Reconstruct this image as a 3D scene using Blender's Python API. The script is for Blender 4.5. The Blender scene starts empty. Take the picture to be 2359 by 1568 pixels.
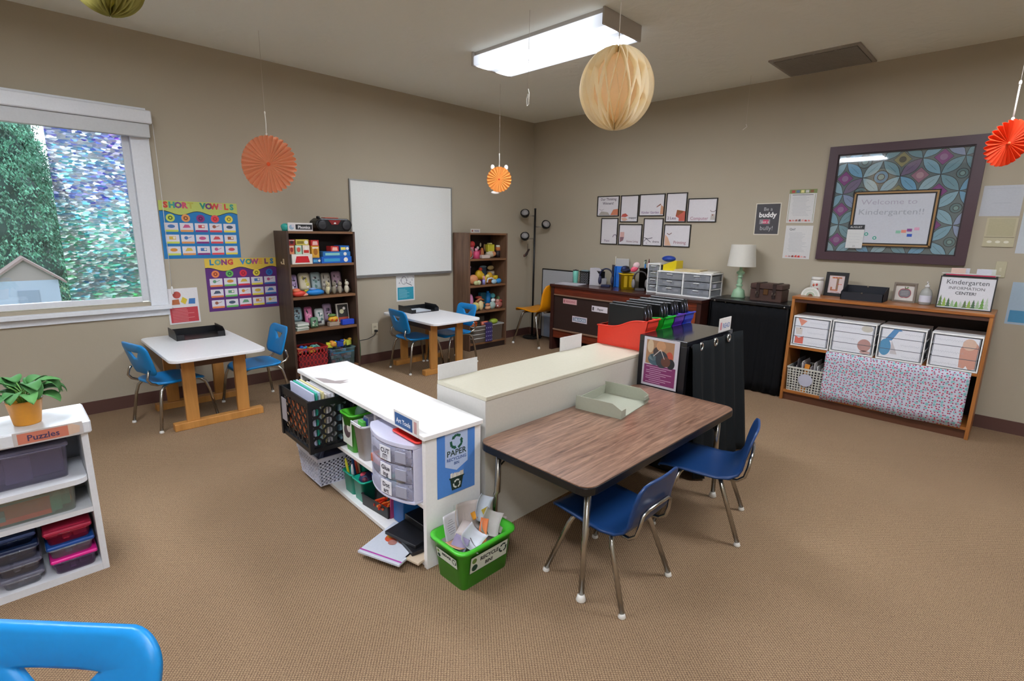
EXPO,SKY,LAMP=0.22,6.5,19.0
import bpy, bmesh, math, random
from mathutils import Matrix, Vector
PI=math.pi; sin=math.sin; cos=math.cos
rnd=random.Random(7)
SC=bpy.context.scene; COL=SC.collection
R3=Matrix.Rotation
def Tm(x=0,y=0,z=0,rz=0,rx=0,ry=0,s=1):
    m=Matrix.Translation((x,y,z))@R3(rz,4,'Z')@R3(ry,4,'Y')@R3(rx,4,'X')
    return m@Matrix.Scale(s,4) if s!=1 else m
# ---------------------------------------------------------------- materials
def lin(h):
    h=h.lstrip('#'); v=[int(h[i:i+2],16)/255 for i in (0,2,4)]
    return tuple((c/12.92 if c<=.04045 else ((c+.055)/1.055)**2.4) for c in v)+(1,)
_m={}
def M(h,rough=.55,metal=0,alpha=1,sss=0,coat=0,emit=0,spec=.5,bump=0,bscale=80):
    k=(h,rough,metal,alpha,sss,coat,emit,spec,bump,bscale)
    if k in _m: return _m[k]
    m=bpy.data.materials.new('paint_'+h.strip('#')); m.use_nodes=True
    nt=m.node_tree; b=nt.nodes['Principled BSDF']
    b.inputs['Base Color'].default_value=lin(h); b.inputs['Roughness'].default_value=rough
    b.inputs['Metallic'].default_value=metal; b.inputs['Alpha'].default_value=alpha
    b.inputs['Specular IOR Level'].default_value=spec
    if coat: b.inputs['Coat Weight'].default_value=coat; b.inputs['Coat Roughness'].default_value=.08
    if emit: b.inputs['Emission Color'].default_value=lin(h); b.inputs['Emission Strength'].default_value=emit
    if sss:
        t=nt.nodes.new('ShaderNodeBsdfTranslucent'); t.inputs['Color'].default_value=lin(h)
        x=nt.nodes.new('ShaderNodeMixShader'); x.inputs[0].default_value=sss
        nt.links.new(b.outputs[0],x.inputs[1]); nt.links.new(t.outputs[0],x.inputs[2])
        nt.links.new(x.outputs[0],nt.nodes['Material Output'].inputs[0])
    # every surface carries a faint procedural variation so nothing is a dead flat colour
    n=nt.nodes.new('ShaderNodeTexNoise'); n.inputs['Scale'].default_value=bscale; n.inputs['Detail'].default_value=2
    tc=nt.nodes.new('ShaderNodeTexCoord'); nt.links.new(tc.outputs['Object'],n.inputs['Vector'])
    if not emit:
        mx=nt.nodes.new('ShaderNodeMixRGB'); mx.blend_type='MULTIPLY'; mx.inputs[0].default_value=.10
        mx.inputs[1].default_value=lin(h); nt.links.new(n.outputs['Fac'],mx.inputs[2])
        nt.links.new(mx.outputs[0],b.inputs['Base Color'])
    if bump:
        bp=nt.nodes.new('ShaderNodeBump'); bp.inputs['Strength'].default_value=bump; bp.inputs['Distance'].default_value=.004
        nt.links.new(n.outputs['Fac'],bp.inputs['Height']); nt.links.new(bp.outputs[0],b.inputs['Normal'])
    _m[k]=m; return m
def wood(name,c1,c2,axis='X',scale=1.0,rough=.4,coat=0,fine=1.0):
    m=bpy.data.materials.new(name); m.use_nodes=True; nt=m.node_tree; b=nt.nodes['Principled BSDF']
    b.inputs['Roughness'].default_value=rough
    if coat: b.inputs['Coat Weight'].default_value=coat; b.inputs['Coat Roughness'].default_value=.15
    tc=nt.nodes.new('ShaderNodeTexCoord'); mp=nt.nodes.new('ShaderNodeMapping')
    s={'X':(1.2,14,14),'Y':(14,1.2,14),'Z':(14,14,1.2)}[axis]
    mp.inputs['Scale'].default_value=[a*scale for a in s]
    nt.links.new(tc.outputs['Object'],mp.inputs[0])
    n=nt.nodes.new('ShaderNodeTexNoise'); n.inputs['Scale'].default_value=1.6; n.inputs['Detail'].default_value=6; n.inputs['Roughness'].default_value=.65
    n.inputs['Distortion'].default_value=1.2
    nt.links.new(mp.outputs[0],n.inputs['Vector'])
    cr=nt.nodes.new('ShaderNodeValToRGB'); cr.color_ramp.elements[0].color=lin(c1); cr.color_ramp.elements[1].color=lin(c2)
    cr.color_ramp.elements[0].position=.5-.18*fine; cr.color_ramp.elements[1].position=.5+.18*fine
    nt.links.new(n.outputs['Fac'],cr.inputs[0]); nt.links.new(cr.outputs[0],b.inputs['Base Color'])
    return m
# ---------------------------------------------------------------- mesh builder
class MB:
    def __init__(s,T=None): s.v=[];s.f=[];s.mi=[];s.mats=[];s.T=T;s.sm=[]
    def mat(s,m):
        if m not in s.mats: s.mats.append(m)
        return s.mats.index(m)
    def add(s,vs,fs,m,T=None,smooth=False):
        T2=s.T@T if (s.T and T) else (T or s.T)
        o=len(s.v)
        for v in vs:
            v=Vector(v)
            if T2: v=T2@v
            s.v.append(tuple(v))
        i=s.mat(m)
        for f in fs: s.f.append([o+a for a in f]); s.mi.append(i); s.sm.append(smooth)
        return s
    def box(s,x0,x1,y0,y1,z0,z1,m,T=None,b=0):
        if b:
            b=min(b,(x1-x0)/2.01,(y1-y0)/2.01,(z1-z0)/2.01)
            vs=[];
            for (X0,X1,Y0,Y1,z) in ((x0+b,x1-b,y0+b,y1-b,z0),(x0,x1,y0,y1,z0+b),(x0,x1,y0,y1,z1-b),(x0+b,x1-b,y0+b,y1-b,z1)):
                c=b if z in(z0+b,z1-b) else 0
                if c: vs+=[(X0+c,Y0,z),(X1-c,Y0,z),(X1,Y0+c,z),(X1,Y1-c,z),(X1-c,Y1,z),(X0+c,Y1,z),(X0,Y1-c,z),(X0,Y0+c,z)]
                else: vs+=[(X0,Y0,z),(X1,Y0,z),(X1,Y0,z),(X1,Y1,z),(X1,Y1,z),(X0,Y1,z),(X0,Y1,z),(X0,Y0,z)]
            fs=[list(range(7,-1,-1)),list(range(24,32))]
            for k in range(3):
                for i in range(8): j=(i+1)%8; fs.append([k*8+i,k*8+j,k*8+8+j,k*8+8+i])
            return s.add(vs,fs,m,T)
        vs=[(x0,y0,z0),(x1,y0,z0),(x1,y1,z0),(x0,y1,z0),(x0,y0,z1),(x1,y0,z1),(x1,y1,z1),(x0,y1,z1)]
        return s.add(vs,[(3,2,1,0),(4,5,6,7),(0,1,5,4),(1,2,6,5),(2,3,7,6),(3,0,4,7)],m,T)
    def cbox(s,c,d,m,T=None,b=0):
        return s.box(c[0]-d[0]/2,c[0]+d[0]/2,c[1]-d[1]/2,c[1]+d[1]/2,c[2]-d[2]/2,c[2]+d[2]/2,m,T,b)
    def taper(s,x0,x1,y0,y1,z0,z1,k,m,T=None,ky=None):   # top larger by k
        ky=k if ky is None else ky
        vs=[(x0,y0,z0),(x1,y0,z0),(x1,y1,z0),(x0,y1,z0),(x0-k,y0-ky,z1),(x1+k,y0-ky,z1),(x1+k,y1+ky,z1),(x0-k,y1+ky,z1)]
        return s.add(vs,[(3,2,1,0),(4,5,6,7),(0,1,5,4),(1,2,6,5),(2,3,7,6),(3,0,4,7)],m,T)
    def tub(s,x0,x1,y0,y1,z0,z1,k,t,m,T=None,rim=.006,r=.015,n=4):  # open container with rounded corners, flared by k
        def ring(e,z,rr):
            X0,X1,Y0,Y1=x0-e,x1+e,y0-e,y1+e; rr=max(.001,rr);o=[]
            for cx,cy,a0 in((X1-rr,Y1-rr,0),(X0+rr,Y1-rr,PI/2),(X0+rr,Y0+rr,PI),(X1-rr,Y0+rr,1.5*PI)):
                for i in range(n+1):
                    a=a0+PI/2*i/n;o.append((cx+rr*cos(a),cy+rr*sin(a),z))
            return o
        R=[ring(0,z0,r),ring(k,z1-rim,r+k),ring(k+rim,z1-rim,r+k),ring(k+rim,z1,r+k),ring(k-t,z1,r+k-t),ring(-t,z0+t,r)]
        N=len(R[0]);vs=sum(R,[]);fs=[list(range(N-1,-1,-1)),list(range(5*N,6*N))]
        for q in range(5):
            for i in range(N): j=(i+1)%N;fs.append([q*N+i,q*N+j,q*N+N+j,q*N+N+i])
        return s.add(vs,fs,m,T,True)
    def lathe(s,prof,m,T=None,n=24,c=(0,0),smooth=True,cap=True):
        vs=[];fs=[]
        for r,z in prof:
            for i in range(n): a=2*PI*i/n;vs.append((c[0]+r*cos(a),c[1]+r*sin(a),z))
        for k in range(len(prof)-1):
            for i in range(n): j=(i+1)%n;fs.append([k*n+i,k*n+j,k*n+n+j,k*n+n+i])
        if cap: fs+= [list(range(n-1,-1,-1)),[(len(prof)-1)*n+i for i in range(n)]]
        return s.add(vs,fs,m,T,smooth)
    def tube(s,path,r,m,T=None,n=8,closed=False):
        P=[Vector(p) for p in path];L=len(P);rr=r if isinstance(r,(list,tuple)) else [r]*L
        vs=[];fs=[];up=None
        for i,p in enumerate(P):
            if closed: t=(P[(i+1)%L]-P[i-1]).normalized()
            else: t=(P[min(i+1,L-1)]-P[max(i-1,0)]).normalized()
            if up is None: up=Vector((0,0,1)) if abs(t.z)<.9 else Vector((0,1,0))
            a=t.cross(up).normalized();b=a.cross(t).normalized();up=b
            for k in range(n): q=2*PI*k/n;vs.append(p+a*cos(q)*rr[i]+b*sin(q)*rr[i])
        for i in range(L if closed else L-1):
            for k in range(n): l=(k+1)%n;j=(i+1)%L;fs.append([i*n+k,i*n+l,j*n+l,j*n+k])
        if not closed: fs+=[list(range(n-1,-1,-1)),[(L-1)*n+k for k in range(n)]]
        return s.add(vs,fs,m,T,True)
    def ell(s,c,r,m,T=None,nu=12,nv=8):
        if not isinstance(r,(list,tuple)): r=(r,r,r)
        vs=[(c[0],c[1],c[2]-r[2])];fs=[]
        for j in range(1,nv):
            a=-PI/2+PI*j/nv
            for i in range(nu): q=2*PI*i/nu;vs.append((c[0]+r[0]*cos(a)*cos(q),c[1]+r[1]*cos(a)*sin(q),c[2]+r[2]*sin(a)))
        vs.append((c[0],c[1],c[2]+r[2]));L=len(vs)-1
        for i in range(nu):
            k=(i+1)%nu;fs.append([0,1+k,1+i]);fs.append([L,L-nu+i,L-nu+k])
            for j in range(nv-2): o=1+j*nu;fs.append([o+i,o+k,o+nu+k,o+nu+i])
        return s.add(vs,fs,m,T,True)
    def prism(s,poly,z0,z1,m,T=None,smooth=False):
        n=len(poly);vs=[(x,y,z0) for x,y in poly]+[(x,y,z1) for x,y in poly]
        fs=[list(range(n-1,-1,-1)),list(range(n,2*n))]+[[i,(i+1)%n,n+(i+1)%n,n+i] for i in range(n)]
        return s.add(vs,fs,m,T,smooth)
    # flat drawing in the local xy plane, lifted by w
    def rect(s,x0,y0,x1,y1,w,m,T=None): return s.add([(x0,y0,w),(x1,y0,w),(x1,y1,w),(x0,y1,w)],[(0,1,2,3)],m,T)
    def poly(s,pts,w,m,T=None): return s.add([(x,y,w) for x,y in pts],[tuple(range(len(pts)))],m,T)
    def disc(s,cx,cy,r,w,m,T=None,n=20,ry=None):
        ry=ry or r
        return s.poly([(cx+r*cos(2*PI*i/n),cy+ry*sin(2*PI*i/n)) for i in range(n)],w,m,T)
    def line(s,pts,t,w,m,T=None):
        for (a,b),(c,d) in zip(pts,pts[1:]):
            L=math.hypot(c-a,d-b) or 1e-6;nx,ny=-(d-b)/L*t/2,(c-a)/L*t/2
            s.add([(a+nx,b+ny,w),(a-nx,b-ny,w),(c-nx,d-ny,w),(c+nx,d+ny,w)],[(0,1,2,3)],m,T)
        return s
    def text(s,t,x,y,size,w,m,T=None,al='LEFT',sx=1,bold=0,rot=0):
        c=bpy.data.curves.new('lettering','FONT');c.body=t;c.size=size;c.align_x=al;c.resolution_u=2;c.offset=bold
        o=bpy.data.objects.new('lettering',c);me=bpy.data.meshes.new_from_object(o)
        A=Tm(x,y,w,rz=rot)@Matrix.Diagonal((sx,1,1,1))
        if T: A=T@A
        s.add([v.co[:] for v in me.vertices],[list(p.vertices) for p in me.polygons],m,A)
        bpy.data.meshes.remove(me);bpy.data.objects.remove(o);bpy.data.curves.remove(c)
        return s
    def build(s,name,parent=None,loc=None,world=False,solid=0,sub=0,bevel=0,kind=None):
        me=bpy.data.meshes.new(name)
        V=s.v
        inv=None
        if world and parent is not None: inv=wmat(parent).inverted()
        if loc is not None: inv=Matrix.Translation(loc).inverted()
        if inv: V=[tuple(inv@Vector(v)) for v in V]
        me.from_pydata(V,[],s.f)
        for m in s.mats: me.materials.append(m)
        me.polygons.foreach_set('material_index',s.mi)
        me.polygons.foreach_set('use_smooth',s.sm)
        me.update()
        if any(s.sm) and not all(s.sm): pass
        o=bpy.data.objects.new(name,me);COL.objects.link(o)
        if loc is not None: o.location=loc
        if parent is not None: o.parent=parent
        if solid:
            d=o.modifiers.new('thickness','SOLIDIFY');d.thickness=abs(solid);d.offset=0 if solid>0 else -1
        if bevel:
            d=o.modifiers.new('edge','BEVEL');d.width=bevel;d.segments=2;d.limit_method='ANGLE';d.angle_limit=math.radians(40)
        if sub:
            d=o.modifiers.new('smooth','SUBSURF');d.levels=sub;d.render_levels=sub
        if kind: o['kind']=kind
        return o
def wmat(o):
    m=Matrix.Translation(o.location)@o.rotation_euler.to_matrix().to_4x4()@Matrix.Diagonal((*o.scale,1))
    return wmat(o.parent)@m if o.parent else m
def setw(o,p,Mw):
    if p is not None: o.parent=p; Mw=wmat(p).inverted()@Mw
    o.matrix_basis=Mw
def tag(o,label,cat,group=None,kind=None):
    o['label']=label;o['category']=cat
    if group:o['group']=group
    if kind:o['kind']=kind
    return o
def thing(name,label,cat,loc=(0,0,0),rz=0,group=None,kind=None,rx=0,ry=0):
    o=bpy.data.objects.new(name,None);COL.objects.link(o);o.location=loc;o.rotation_euler=(rx,ry,rz);o.empty_display_size=.05
    return tag(o,label,cat,group,kind)
def copy_tree(o,parent=None):
    c=o.copy();COL.objects.link(c);c.parent=parent
    for ch in list(o.children): copy_tree(ch,c)
    return c
def struct(mb,name,**k):
    o=mb.build(name,**k);o['kind']='structure';return o
def one(mb,name,label,cat,loc,group=None,kind=None,rz=0,rx=0,ry=0,**k):   # a thing that is a single mesh, built in local coordinates
    o=mb.build(name,**k);o.location=loc;o.rotation_euler=(rx,ry,rz)
    return tag(o,label,cat,group,kind)
# plates with a hole, perforated walls
def rrect(w,h,r,n=6,cx=0,cy=0):
    o=[]
    for sx,sy,a0 in((1,1,0),(-1,1,PI/2),(-1,-1,PI),(1,-1,1.5*PI)):
        for i in range(n): a=a0+PI/2*i/(n-1);o.append((cx+sx*(w/2-r)+r*cos(a),cy+sy*(h/2-r)+r*sin(a)))
    return o
def perf(mb,P00,P10,P11,P01,nx,ny,m,t=.003,hole=.36,sq=False,N=8,margin=0.0,skip=None):
    """wall between four corners, pierced by nx*ny holes"""
    P=[Vector(p) for p in(P00,P10,P11,P01)]
    nrm=(P[1]-P[0]).cross(P[3]-P[0]).normalized()*t
    def mp(u,v,w): return (P[0]*(1-u)*(1-v)+P[1]*u*(1-v)+P[2]*u*v+P[3]*(1-u)*v)+nrm*w
    for i in range(nx):
        for j in range(ny):
            if skip and skip(i,j):
                vs=[mp((i+a)/nx,(j+b)/ny,w) for w in(0,1) for a,b in((0,0),(1,0),(1,1),(0,1))]
                mb.add(vs,[(3,2,1,0),(4,5,6,7)],m);continue
            out=[];inn=[]
            for k in range(N):
                a=2*PI*(k+.5)/N;c,s_=cos(a),sin(a);q=max(abs(c),abs(s_))
                out.append((.5+.5*c/q,.5+.5*s_/q))
                inn.append((.5+hole*(c/q if sq else c),.5+hole*(s_/q if sq else s_)))
            vs=[]
            for w in(0,1):
                for L in(out,inn):
                    for a,b in L: vs.append(mp((i+a)/nx,(j+b)/ny,w))
            fs=[]
            for k in range(N):
                l=(k+1)%N
                fs+=[[k,l,N+l,N+k],[2*N+l,2*N+k,3*N+k,3*N+l],[N+k,N+l,3*N+l,3*N+k]]
            mb.add(vs,fs,m)
def perf_basket(mb,x0,x1,y0,y1,z0,z1,k,nx,ny,nz,m,hole=.36,sq=False,t=.003,N=8,rim=.012):
    a=[(x0,y0),(x1,y0),(x1,y1),(x0,y1)];b=[(x0-k,y0-k),(x1+k,y0-k),(x1+k,y1+k),(x0-k,y1+k)]
    zt=z1-rim
    for i in range(4):
        j=(i+1)%4;n=nx if i%2==0 else ny
        perf(mb,(*a[i],z0),(*a[j],z0),(*b[j],zt),(*b[i],zt),n,nz,m,t=-t,hole=hole,sq=sq,N=N)
    mb.box(x0,x1,y0,y1,z0,z0+.003,m)
    X0,X1,Y0,Y1=x0-k-.003,x1+k+.003,y0-k-.003,y1+k+.003;w=.008
    mb.box(X0,X1,Y0,Y0+w,zt,z1,m).box(X0,X1,Y1-w,Y1,zt,z1,m).box(X0,X0+w,Y0+w,Y1-w,zt,z1,m).box(X1-w,X1,Y0+w,Y1-w,zt,z1,m)
# wall frames: u to the right, v up, w out of the wall
WA=Matrix(((1,0,0,0),(0,0,-1,0),(0,1,0,0),(0,0,0,1)))       # left wall, plane y=0, u = x
WB=Matrix(((0,0,-1,0),(-1,0,0,0),(0,1,0,0),(0,0,0,1)))      # right wall, plane x=0, u = -y
def wallsheet(mb,name,label,cat,wall,u,v,group=None,w=.0001,rot=0):
    """mb drawn with its lower left corner at 0,0; hung at u,v on a wall"""
    o=mb.build(name)
    setw(o,None,wall@Tm(u,v,w,rz=rot))
    return tag(o,label,cat,group)
# ================================================================ CAMERA, COLOUR, SKY
cam=bpy.data.cameras.new('camera');co=bpy.data.objects.new('camera',cam);COL.objects.link(co);SC.camera=co
yaw,pit,rol=(math.radians(a) for a in(44.896,-12.103,1.043))
fw=Vector((cos(pit)*cos(yaw),cos(pit)*sin(yaw),sin(pit)));rt=Vector((sin(yaw),-cos(yaw),0));up=rt.cross(fw)
r2=rt*cos(rol)+up*sin(rol);u2=up*cos(rol)-rt*sin(rol)
mw=Matrix((r2,u2,-fw)).transposed().to_4x4();mw.translation=(-5.1224,-4.7695,1.3952);co.matrix_world=mw
cam.sensor_fit='HORIZONTAL';cam.sensor_width=36;cam.lens=36*1181.56/2359;cam.clip_start=.02;cam.clip_end=200
vs_=SC.view_settings;vs_.view_transform='Standard';vs_.look='None';vs_.gamma=1;vs_.use_curve_mapping=False;vs_.exposure=EXPO
wd=bpy.data.worlds.new('sky');SC.world=wd;wd.use_nodes=True
bg=wd.node_tree.nodes['Background'];bg.inputs[0].default_value=(.78,.88,1,1);bg.inputs[1].default_value=SKY
# ================================================================ SURFACES
def nodes(name,rough=.9):
    m=bpy.data.materials.new(name);m.use_nodes=True;nt=m.node_tree;b=nt.nodes['Principled BSDF'];b.inputs['Roughness'].default_value=rough
    return m,nt,b,nt.nodes.new,nt.links.new
def carpet():
    m,nt,b,N,L=nodes('woven_carpet',.95);b.inputs['Specular IOR Level'].default_value=.15
    tc=N('ShaderNodeTexCoord')
    def wave(rot,sc,dist):
        mp=N('ShaderNodeMapping');mp.inputs['Rotation'].default_value=(0,0,rot);L(tc.outputs['Object'],mp.inputs[0])
        w=N('ShaderNodeTexWave');w.wave_profile='SIN';w.inputs['Scale'].default_value=sc;w.inputs['Distortion'].default_value=dist
        w.inputs['Detail'].default_value=2;w.inputs['Detail Scale'].default_value=14;L(mp.outputs[0],w.inputs['Vector']);return w
    a=wave(math.radians(40),34,3.2);c=wave(math.radians(-48),44,3.8)
    mu=N('ShaderNodeMath');mu.operation='MULTIPLY';L(a.outputs['Fac'],mu.inputs[0]);L(c.outputs['Fac'],mu.inputs[1])
    n=N('ShaderNodeTexNoise');n.inputs['Scale'].default_value=230;n.inputs['Detail'].default_value=3;L(tc.outputs['Object'],n.inputs['Vector'])
    ad=N('ShaderNodeMath');ad.operation='ADD';L(mu.outputs[0],ad.inputs[0]);L(n.outputs['Fac'],ad.inputs[1])
    cr=N('ShaderNodeValToRGB');e=cr.color_ramp.elements;e[0].position=.36;e[0].color=lin('#685040');e[1].position=1.05 if False else 1.0;e[1].color=lin('#c8ab88')
    q=e.new(.66);q.color=lin('#9a7d60')
    L(ad.outputs[0],cr.inputs[0])
    big=N('ShaderNodeTexNoise');big.inputs['Scale'].default_value=1.3;big.inputs['Detail'].default_value=3;L(tc.outputs['Object'],big.inputs['Vector'])
    mx=N('ShaderNodeMixRGB');mx.blend_type='OVERLAY';mx.inputs[0].default_value=.12;L(cr.outputs[0],mx.inputs[1]);L(big.outputs['Fac'],mx.inputs[2])
    L(mx.outputs[0],b.inputs['Base Color'])
    bp=N('ShaderNodeBump');bp.inputs['Strength'].default_value=.8;bp.inputs['Distance'].default_value=.004;L(ad.outputs[0],bp.inputs['Height']);L(bp.outputs[0],b.inputs['Normal'])
    return m
def plaster(name,h,scale,strength,dist=.003,rough=.9):
    m,nt,b,N,L=nodes(name,rough);b.inputs['Specular IOR Level'].default_value=.2
    tc=N('ShaderNodeTexCoord');n=N('ShaderNodeTexNoise');n.inputs['Scale'].default_value=scale;n.inputs['Detail'].default_value=4;n.inputs['Distortion'].default_value=.8
    L(tc.outputs['Object'],n.inputs['Vector'])
    n2=N('ShaderNodeTexNoise');n2.inputs['Scale'].default_value=.9;L(tc.outputs['Object'],n2.inputs['Vector'])
    mx=N('ShaderNodeMixRGB');mx.blend_type='OVERLAY';mx.inputs[0].default_value=.10;mx.inputs[1].default_value=lin(h);L(n2.outputs['Fac'],mx.inputs[2]);L(mx.outputs[0],b.inputs['Base Color'])
    bp=N('ShaderNodeBump');bp.inputs['Strength'].default_value=strength;bp.inputs['Distance'].default_value=dist;L(n.outputs['Fac'],bp.inputs['Height']);L(bp.outputs[0],b.inputs['Normal'])
    return m
m_wall=plaster('taupe_wall_paint','#b0a693',60,.15)
m_ceil=plaster('textured_ceiling','#eceee5',9,.5,.012)
m_base=M('#5a3b33',.6)
WX,WY,H=-7.6,-7.2,2.74
struct(MB().box(WX-.1,.1,WY-.1,.1,-.1,0,carpet()),'floor')
struct(MB().box(WX-.1,.1,WY-.1,.1,H,H+.1,m_ceil),'ceiling')
OX0,OX1,OZ0,OZ1=-6.15,-4.30,.80,2.14
struct(MB().box(WX-.1,OX0,0,.12,0,H,m_wall).box(OX1,.1,0,.12,0,H,m_wall).box(OX0,OX1,0,.12,0,OZ0,m_wall).box(OX0,OX1,0,.12,OZ1,H,m_wall),'wall_left')
struct(MB().box(0,.12,WY-.1,0,0,H,m_wall),'wall_right')
struct(MB().box(WX-.12,WX,WY,0,0,H,m_wall),'wall_back')
struct(MB().box(WX-.1,.1,WY-.12,WY,0,H,m_wall),'wall_front')
struct(MB().box(WX,-.012,-.012,-.0005,0,.095,m_base),'baseboard_left')
struct(MB().box(-.012,-.0005,WY,-.0005,0,.095,m_base),'baseboard_right')
# ---- window
wm=M('#e6e9ee',.45)
win=bpy.data.objects.new('window_1',None);COL.objects.link(win);win.location=(-5.2,0,.8);win['kind']='structure'
b=MB();cw=.105
b.box(OX1-.012,OX1+cw,-.018,0,.775,2.14,wm).box(OX0-cw,OX0+.012,-.018,0,.775,2.14,wm).box(OX0-cw,OX1+cw,-.018,0,2.128,2.22,wm)
b.box(OX0,OX0+.012,0,.12,OZ0,OZ1,wm).box(OX1-.012,OX1,0,.12,OZ0,OZ1,wm).box(OX0,OX1,0,.12,OZ1-.012,OZ1,wm)
b.build('window_frame',win,world=True,bevel=.003)
b=MB();b.box(OX0+.012,OX0+.055,.03,.07,.81,2.12,wm).box(OX1-.055,OX1-.012,.03,.07,.81,2.12,wm).box(OX0+.055,OX1-.055,.03,.07,.805,.845,wm).box(OX0+.055,OX1-.055,.03,.07,2.08,2.12,wm)
b.build('window_sash',win,world=True,bevel=.003)
MB().box(OX0-cw-.02,OX1+cw+.012,-.055,.12,.745,.775,wm).build('window_sill',win,world=True,bevel=.004)
MB().box(OX0-cw,OX1+cw,-.016,0,.695,.745,wm).build('window_apron',win,world=True,bevel=.003)
def film():
    m=bpy.data.materials.new('textured_rainbow_film');m.use_nodes=True;nt=m.node_tree;N=nt.nodes.new;L=nt.links.new;nt.nodes.remove(nt.nodes['Principled BSDF'])
    tc=N('ShaderNodeTexCoord');mp=N('ShaderNodeMapping');mp.inputs['Scale'].default_value=(34,1,80);mp.inputs['Rotation'].default_value=(0,.12,0);L(tc.outputs['Object'],mp.inputs[0])
    wn=N('ShaderNodeTexNoise');wn.inputs['Scale'].default_value=.55;wn.inputs['Detail'].default_value=3;L(mp.outputs[0],wn.inputs['Vector'])
    av=N('ShaderNodeMixRGB');av.blend_type='ADD';av.inputs[0].default_value=1.0;L(mp.outputs[0],av.inputs[1]);L(wn.outputs['Color'],av.inputs[2])
    v=N('ShaderNodeTexVoronoi');v.inputs['Scale'].default_value=1;L(av.outputs[0],v.inputs['Vector'])
    big=N('ShaderNodeTexNoise');big.inputs['Scale'].default_value=3.2;big.inputs['Detail'].default_value=1;L(tc.outputs['Object'],big.inputs['Vector'])
    hs=N('ShaderNodeSeparateColor');L(v.outputs['Color'],hs.inputs[0])
    sz=N('ShaderNodeSeparateXYZ');L(tc.outputs['Object'],sz.inputs[0])
    zz=N('ShaderNodeMapRange');zz.inputs[1].default_value=.0;zz.inputs[2].default_value=1.3;zz.inputs[3].default_value=.27;zz.inputs[4].default_value=.55;L(sz.outputs[2],zz.inputs[0])
    h=N('ShaderNodeMath');h.operation='MULTIPLY_ADD';h.inputs[1].default_value=.14;h.inputs[2].default_value=-.12;L(hs.outputs[0],h.inputs[0])
    h1=N('ShaderNodeMath');h1.operation='MULTIPLY_ADD';h1.inputs[1].default_value=.35;L(big.outputs['Fac'],h1.inputs[0]);L(h.outputs[0],h1.inputs[2])
    h2=N('ShaderNodeMath');h2.operation='ADD';L(h1.outputs[0],h2.inputs[0]);L(zz.outputs[0],h2.inputs[1])
    st=N('ShaderNodeMath');st.operation='POWER';st.inputs[1].default_value=1.6;L(hs.outputs[1],st.inputs[0])
    st2=N('ShaderNodeMath');st2.operation='MULTIPLY';st2.inputs[1].default_value=.62;L(st.outputs[0],st2.inputs[0])
    vp=N('ShaderNodeMath');vp.operation='POWER';vp.inputs[1].default_value=4;L(hs.outputs[2],vp.inputs[0])
    val=N('ShaderNodeMath');val.operation='MULTIPLY_ADD';val.inputs[1].default_value=.60;val.inputs[2].default_value=.46;L(vp.outputs[0],val.inputs[0])
    cc=N('ShaderNodeCombineColor');cc.mode='HSV';L(h2.outputs[0],cc.inputs[0]);L(st2.outputs[0],cc.inputs[1]);L(val.outputs[0],cc.inputs[2])
    tr=N('ShaderNodeBsdfTransparent');L(cc.outputs[0],tr.inputs[0])
    tl=N('ShaderNodeBsdfTranslucent');L(cc.outputs[0],tl.inputs[0])
    gl=N('ShaderNodeBsdfGlossy');gl.inputs['Roughness'].default_value=.3;L(cc.outputs[0],gl.inputs[0])
    bp=N('ShaderNodeBump');bp.inputs['Strength'].default_value=.6;bp.inputs['Distance'].default_value=.01;L(v.outputs['Distance'],bp.inputs['Height']);L(bp.outputs[0],gl.inputs['Normal']);L(bp.outputs[0],tl.inputs['Normal'])
    a=N('ShaderNodeMixShader');a.inputs[0].default_value=.45;L(tr.outputs[0],a.inputs[1]);L(tl.outputs[0],a.inputs[2])
    c=N('ShaderNodeMixShader');c.inputs[0].default_value=.15;L(a.outputs[0],c.inputs[1]);L(gl.outputs[0],c.inputs[2]);L(c.outputs[0],nt.nodes['Material Output'].inputs[0])
    return m
def glass(name='clear_glass',k=.92,gl=.06,rough=.02):
    m=bpy.data.materials.new(name);m.use_nodes=True;nt=m.node_tree;N=nt.nodes.new;L=nt.links.new;nt.nodes.remove(nt.nodes['Principled BSDF'])
    tr=N('ShaderNodeBsdfTransparent');tr.inputs[0].default_value=(k,k,k,1);g=N('ShaderNodeBsdfGlossy');g.inputs['Roughness'].default_value=rough
    fr=N('ShaderNodeFresnel');fr.inputs[0].default_value=1.45;ma=N('ShaderNodeMath');ma.operation='MAXIMUM';ma.inputs[1].default_value=gl;L(fr.outputs[0],ma.inputs[0])
    x=N('ShaderNodeMixShader');L(ma.outputs[0],x.inputs[0]);L(tr.outputs[0],x.inputs[1]);L(g.outputs[0],x.inputs[2]);L(x.outputs[0],nt.nodes['Material Output'].inputs[0]);return m
m_glass=glass()
MB().box(OX0+.05,OX1-.05,.048,.052,.84,2.09,m_glass).build('window_pane',win,world=True)
f_=MB().box(-4.775,OX1-.056,.0435,.0455,.846,2.079,film()).build('window_film',win,world=True);f_['label']='textured rainbow privacy film on the glass'
# ---- roller blind
t=thing('roller_blind','white rolled up window blind with a box valance above the window','window blind',(-5.2,-.02,2.1))
MB().box(OX0-.12,-4.178,-.095,-.02,2.105,2.195,wm,b=.006).build('valance',t,world=True)
MB().box(OX0-.1,-4.195,-.075,-.022,2.01,2.104,M('#cfd1d3',.6),b=.004).build('blind_fabric',t,world=True)
b=MB();b.tube([(-4.17,-.06,2.11),(-4.165,-.05,1.6),(-4.17,-.045,.93)],.0022,M('#d8d8d4'),n=6).lathe([(.004,.92),(.009,.9),(.009,.865),(.005,.86)],M('#e6e6e2'),n=10,c=(-4.17,-.045))
b.build('pull_cord',t,world=True)
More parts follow.
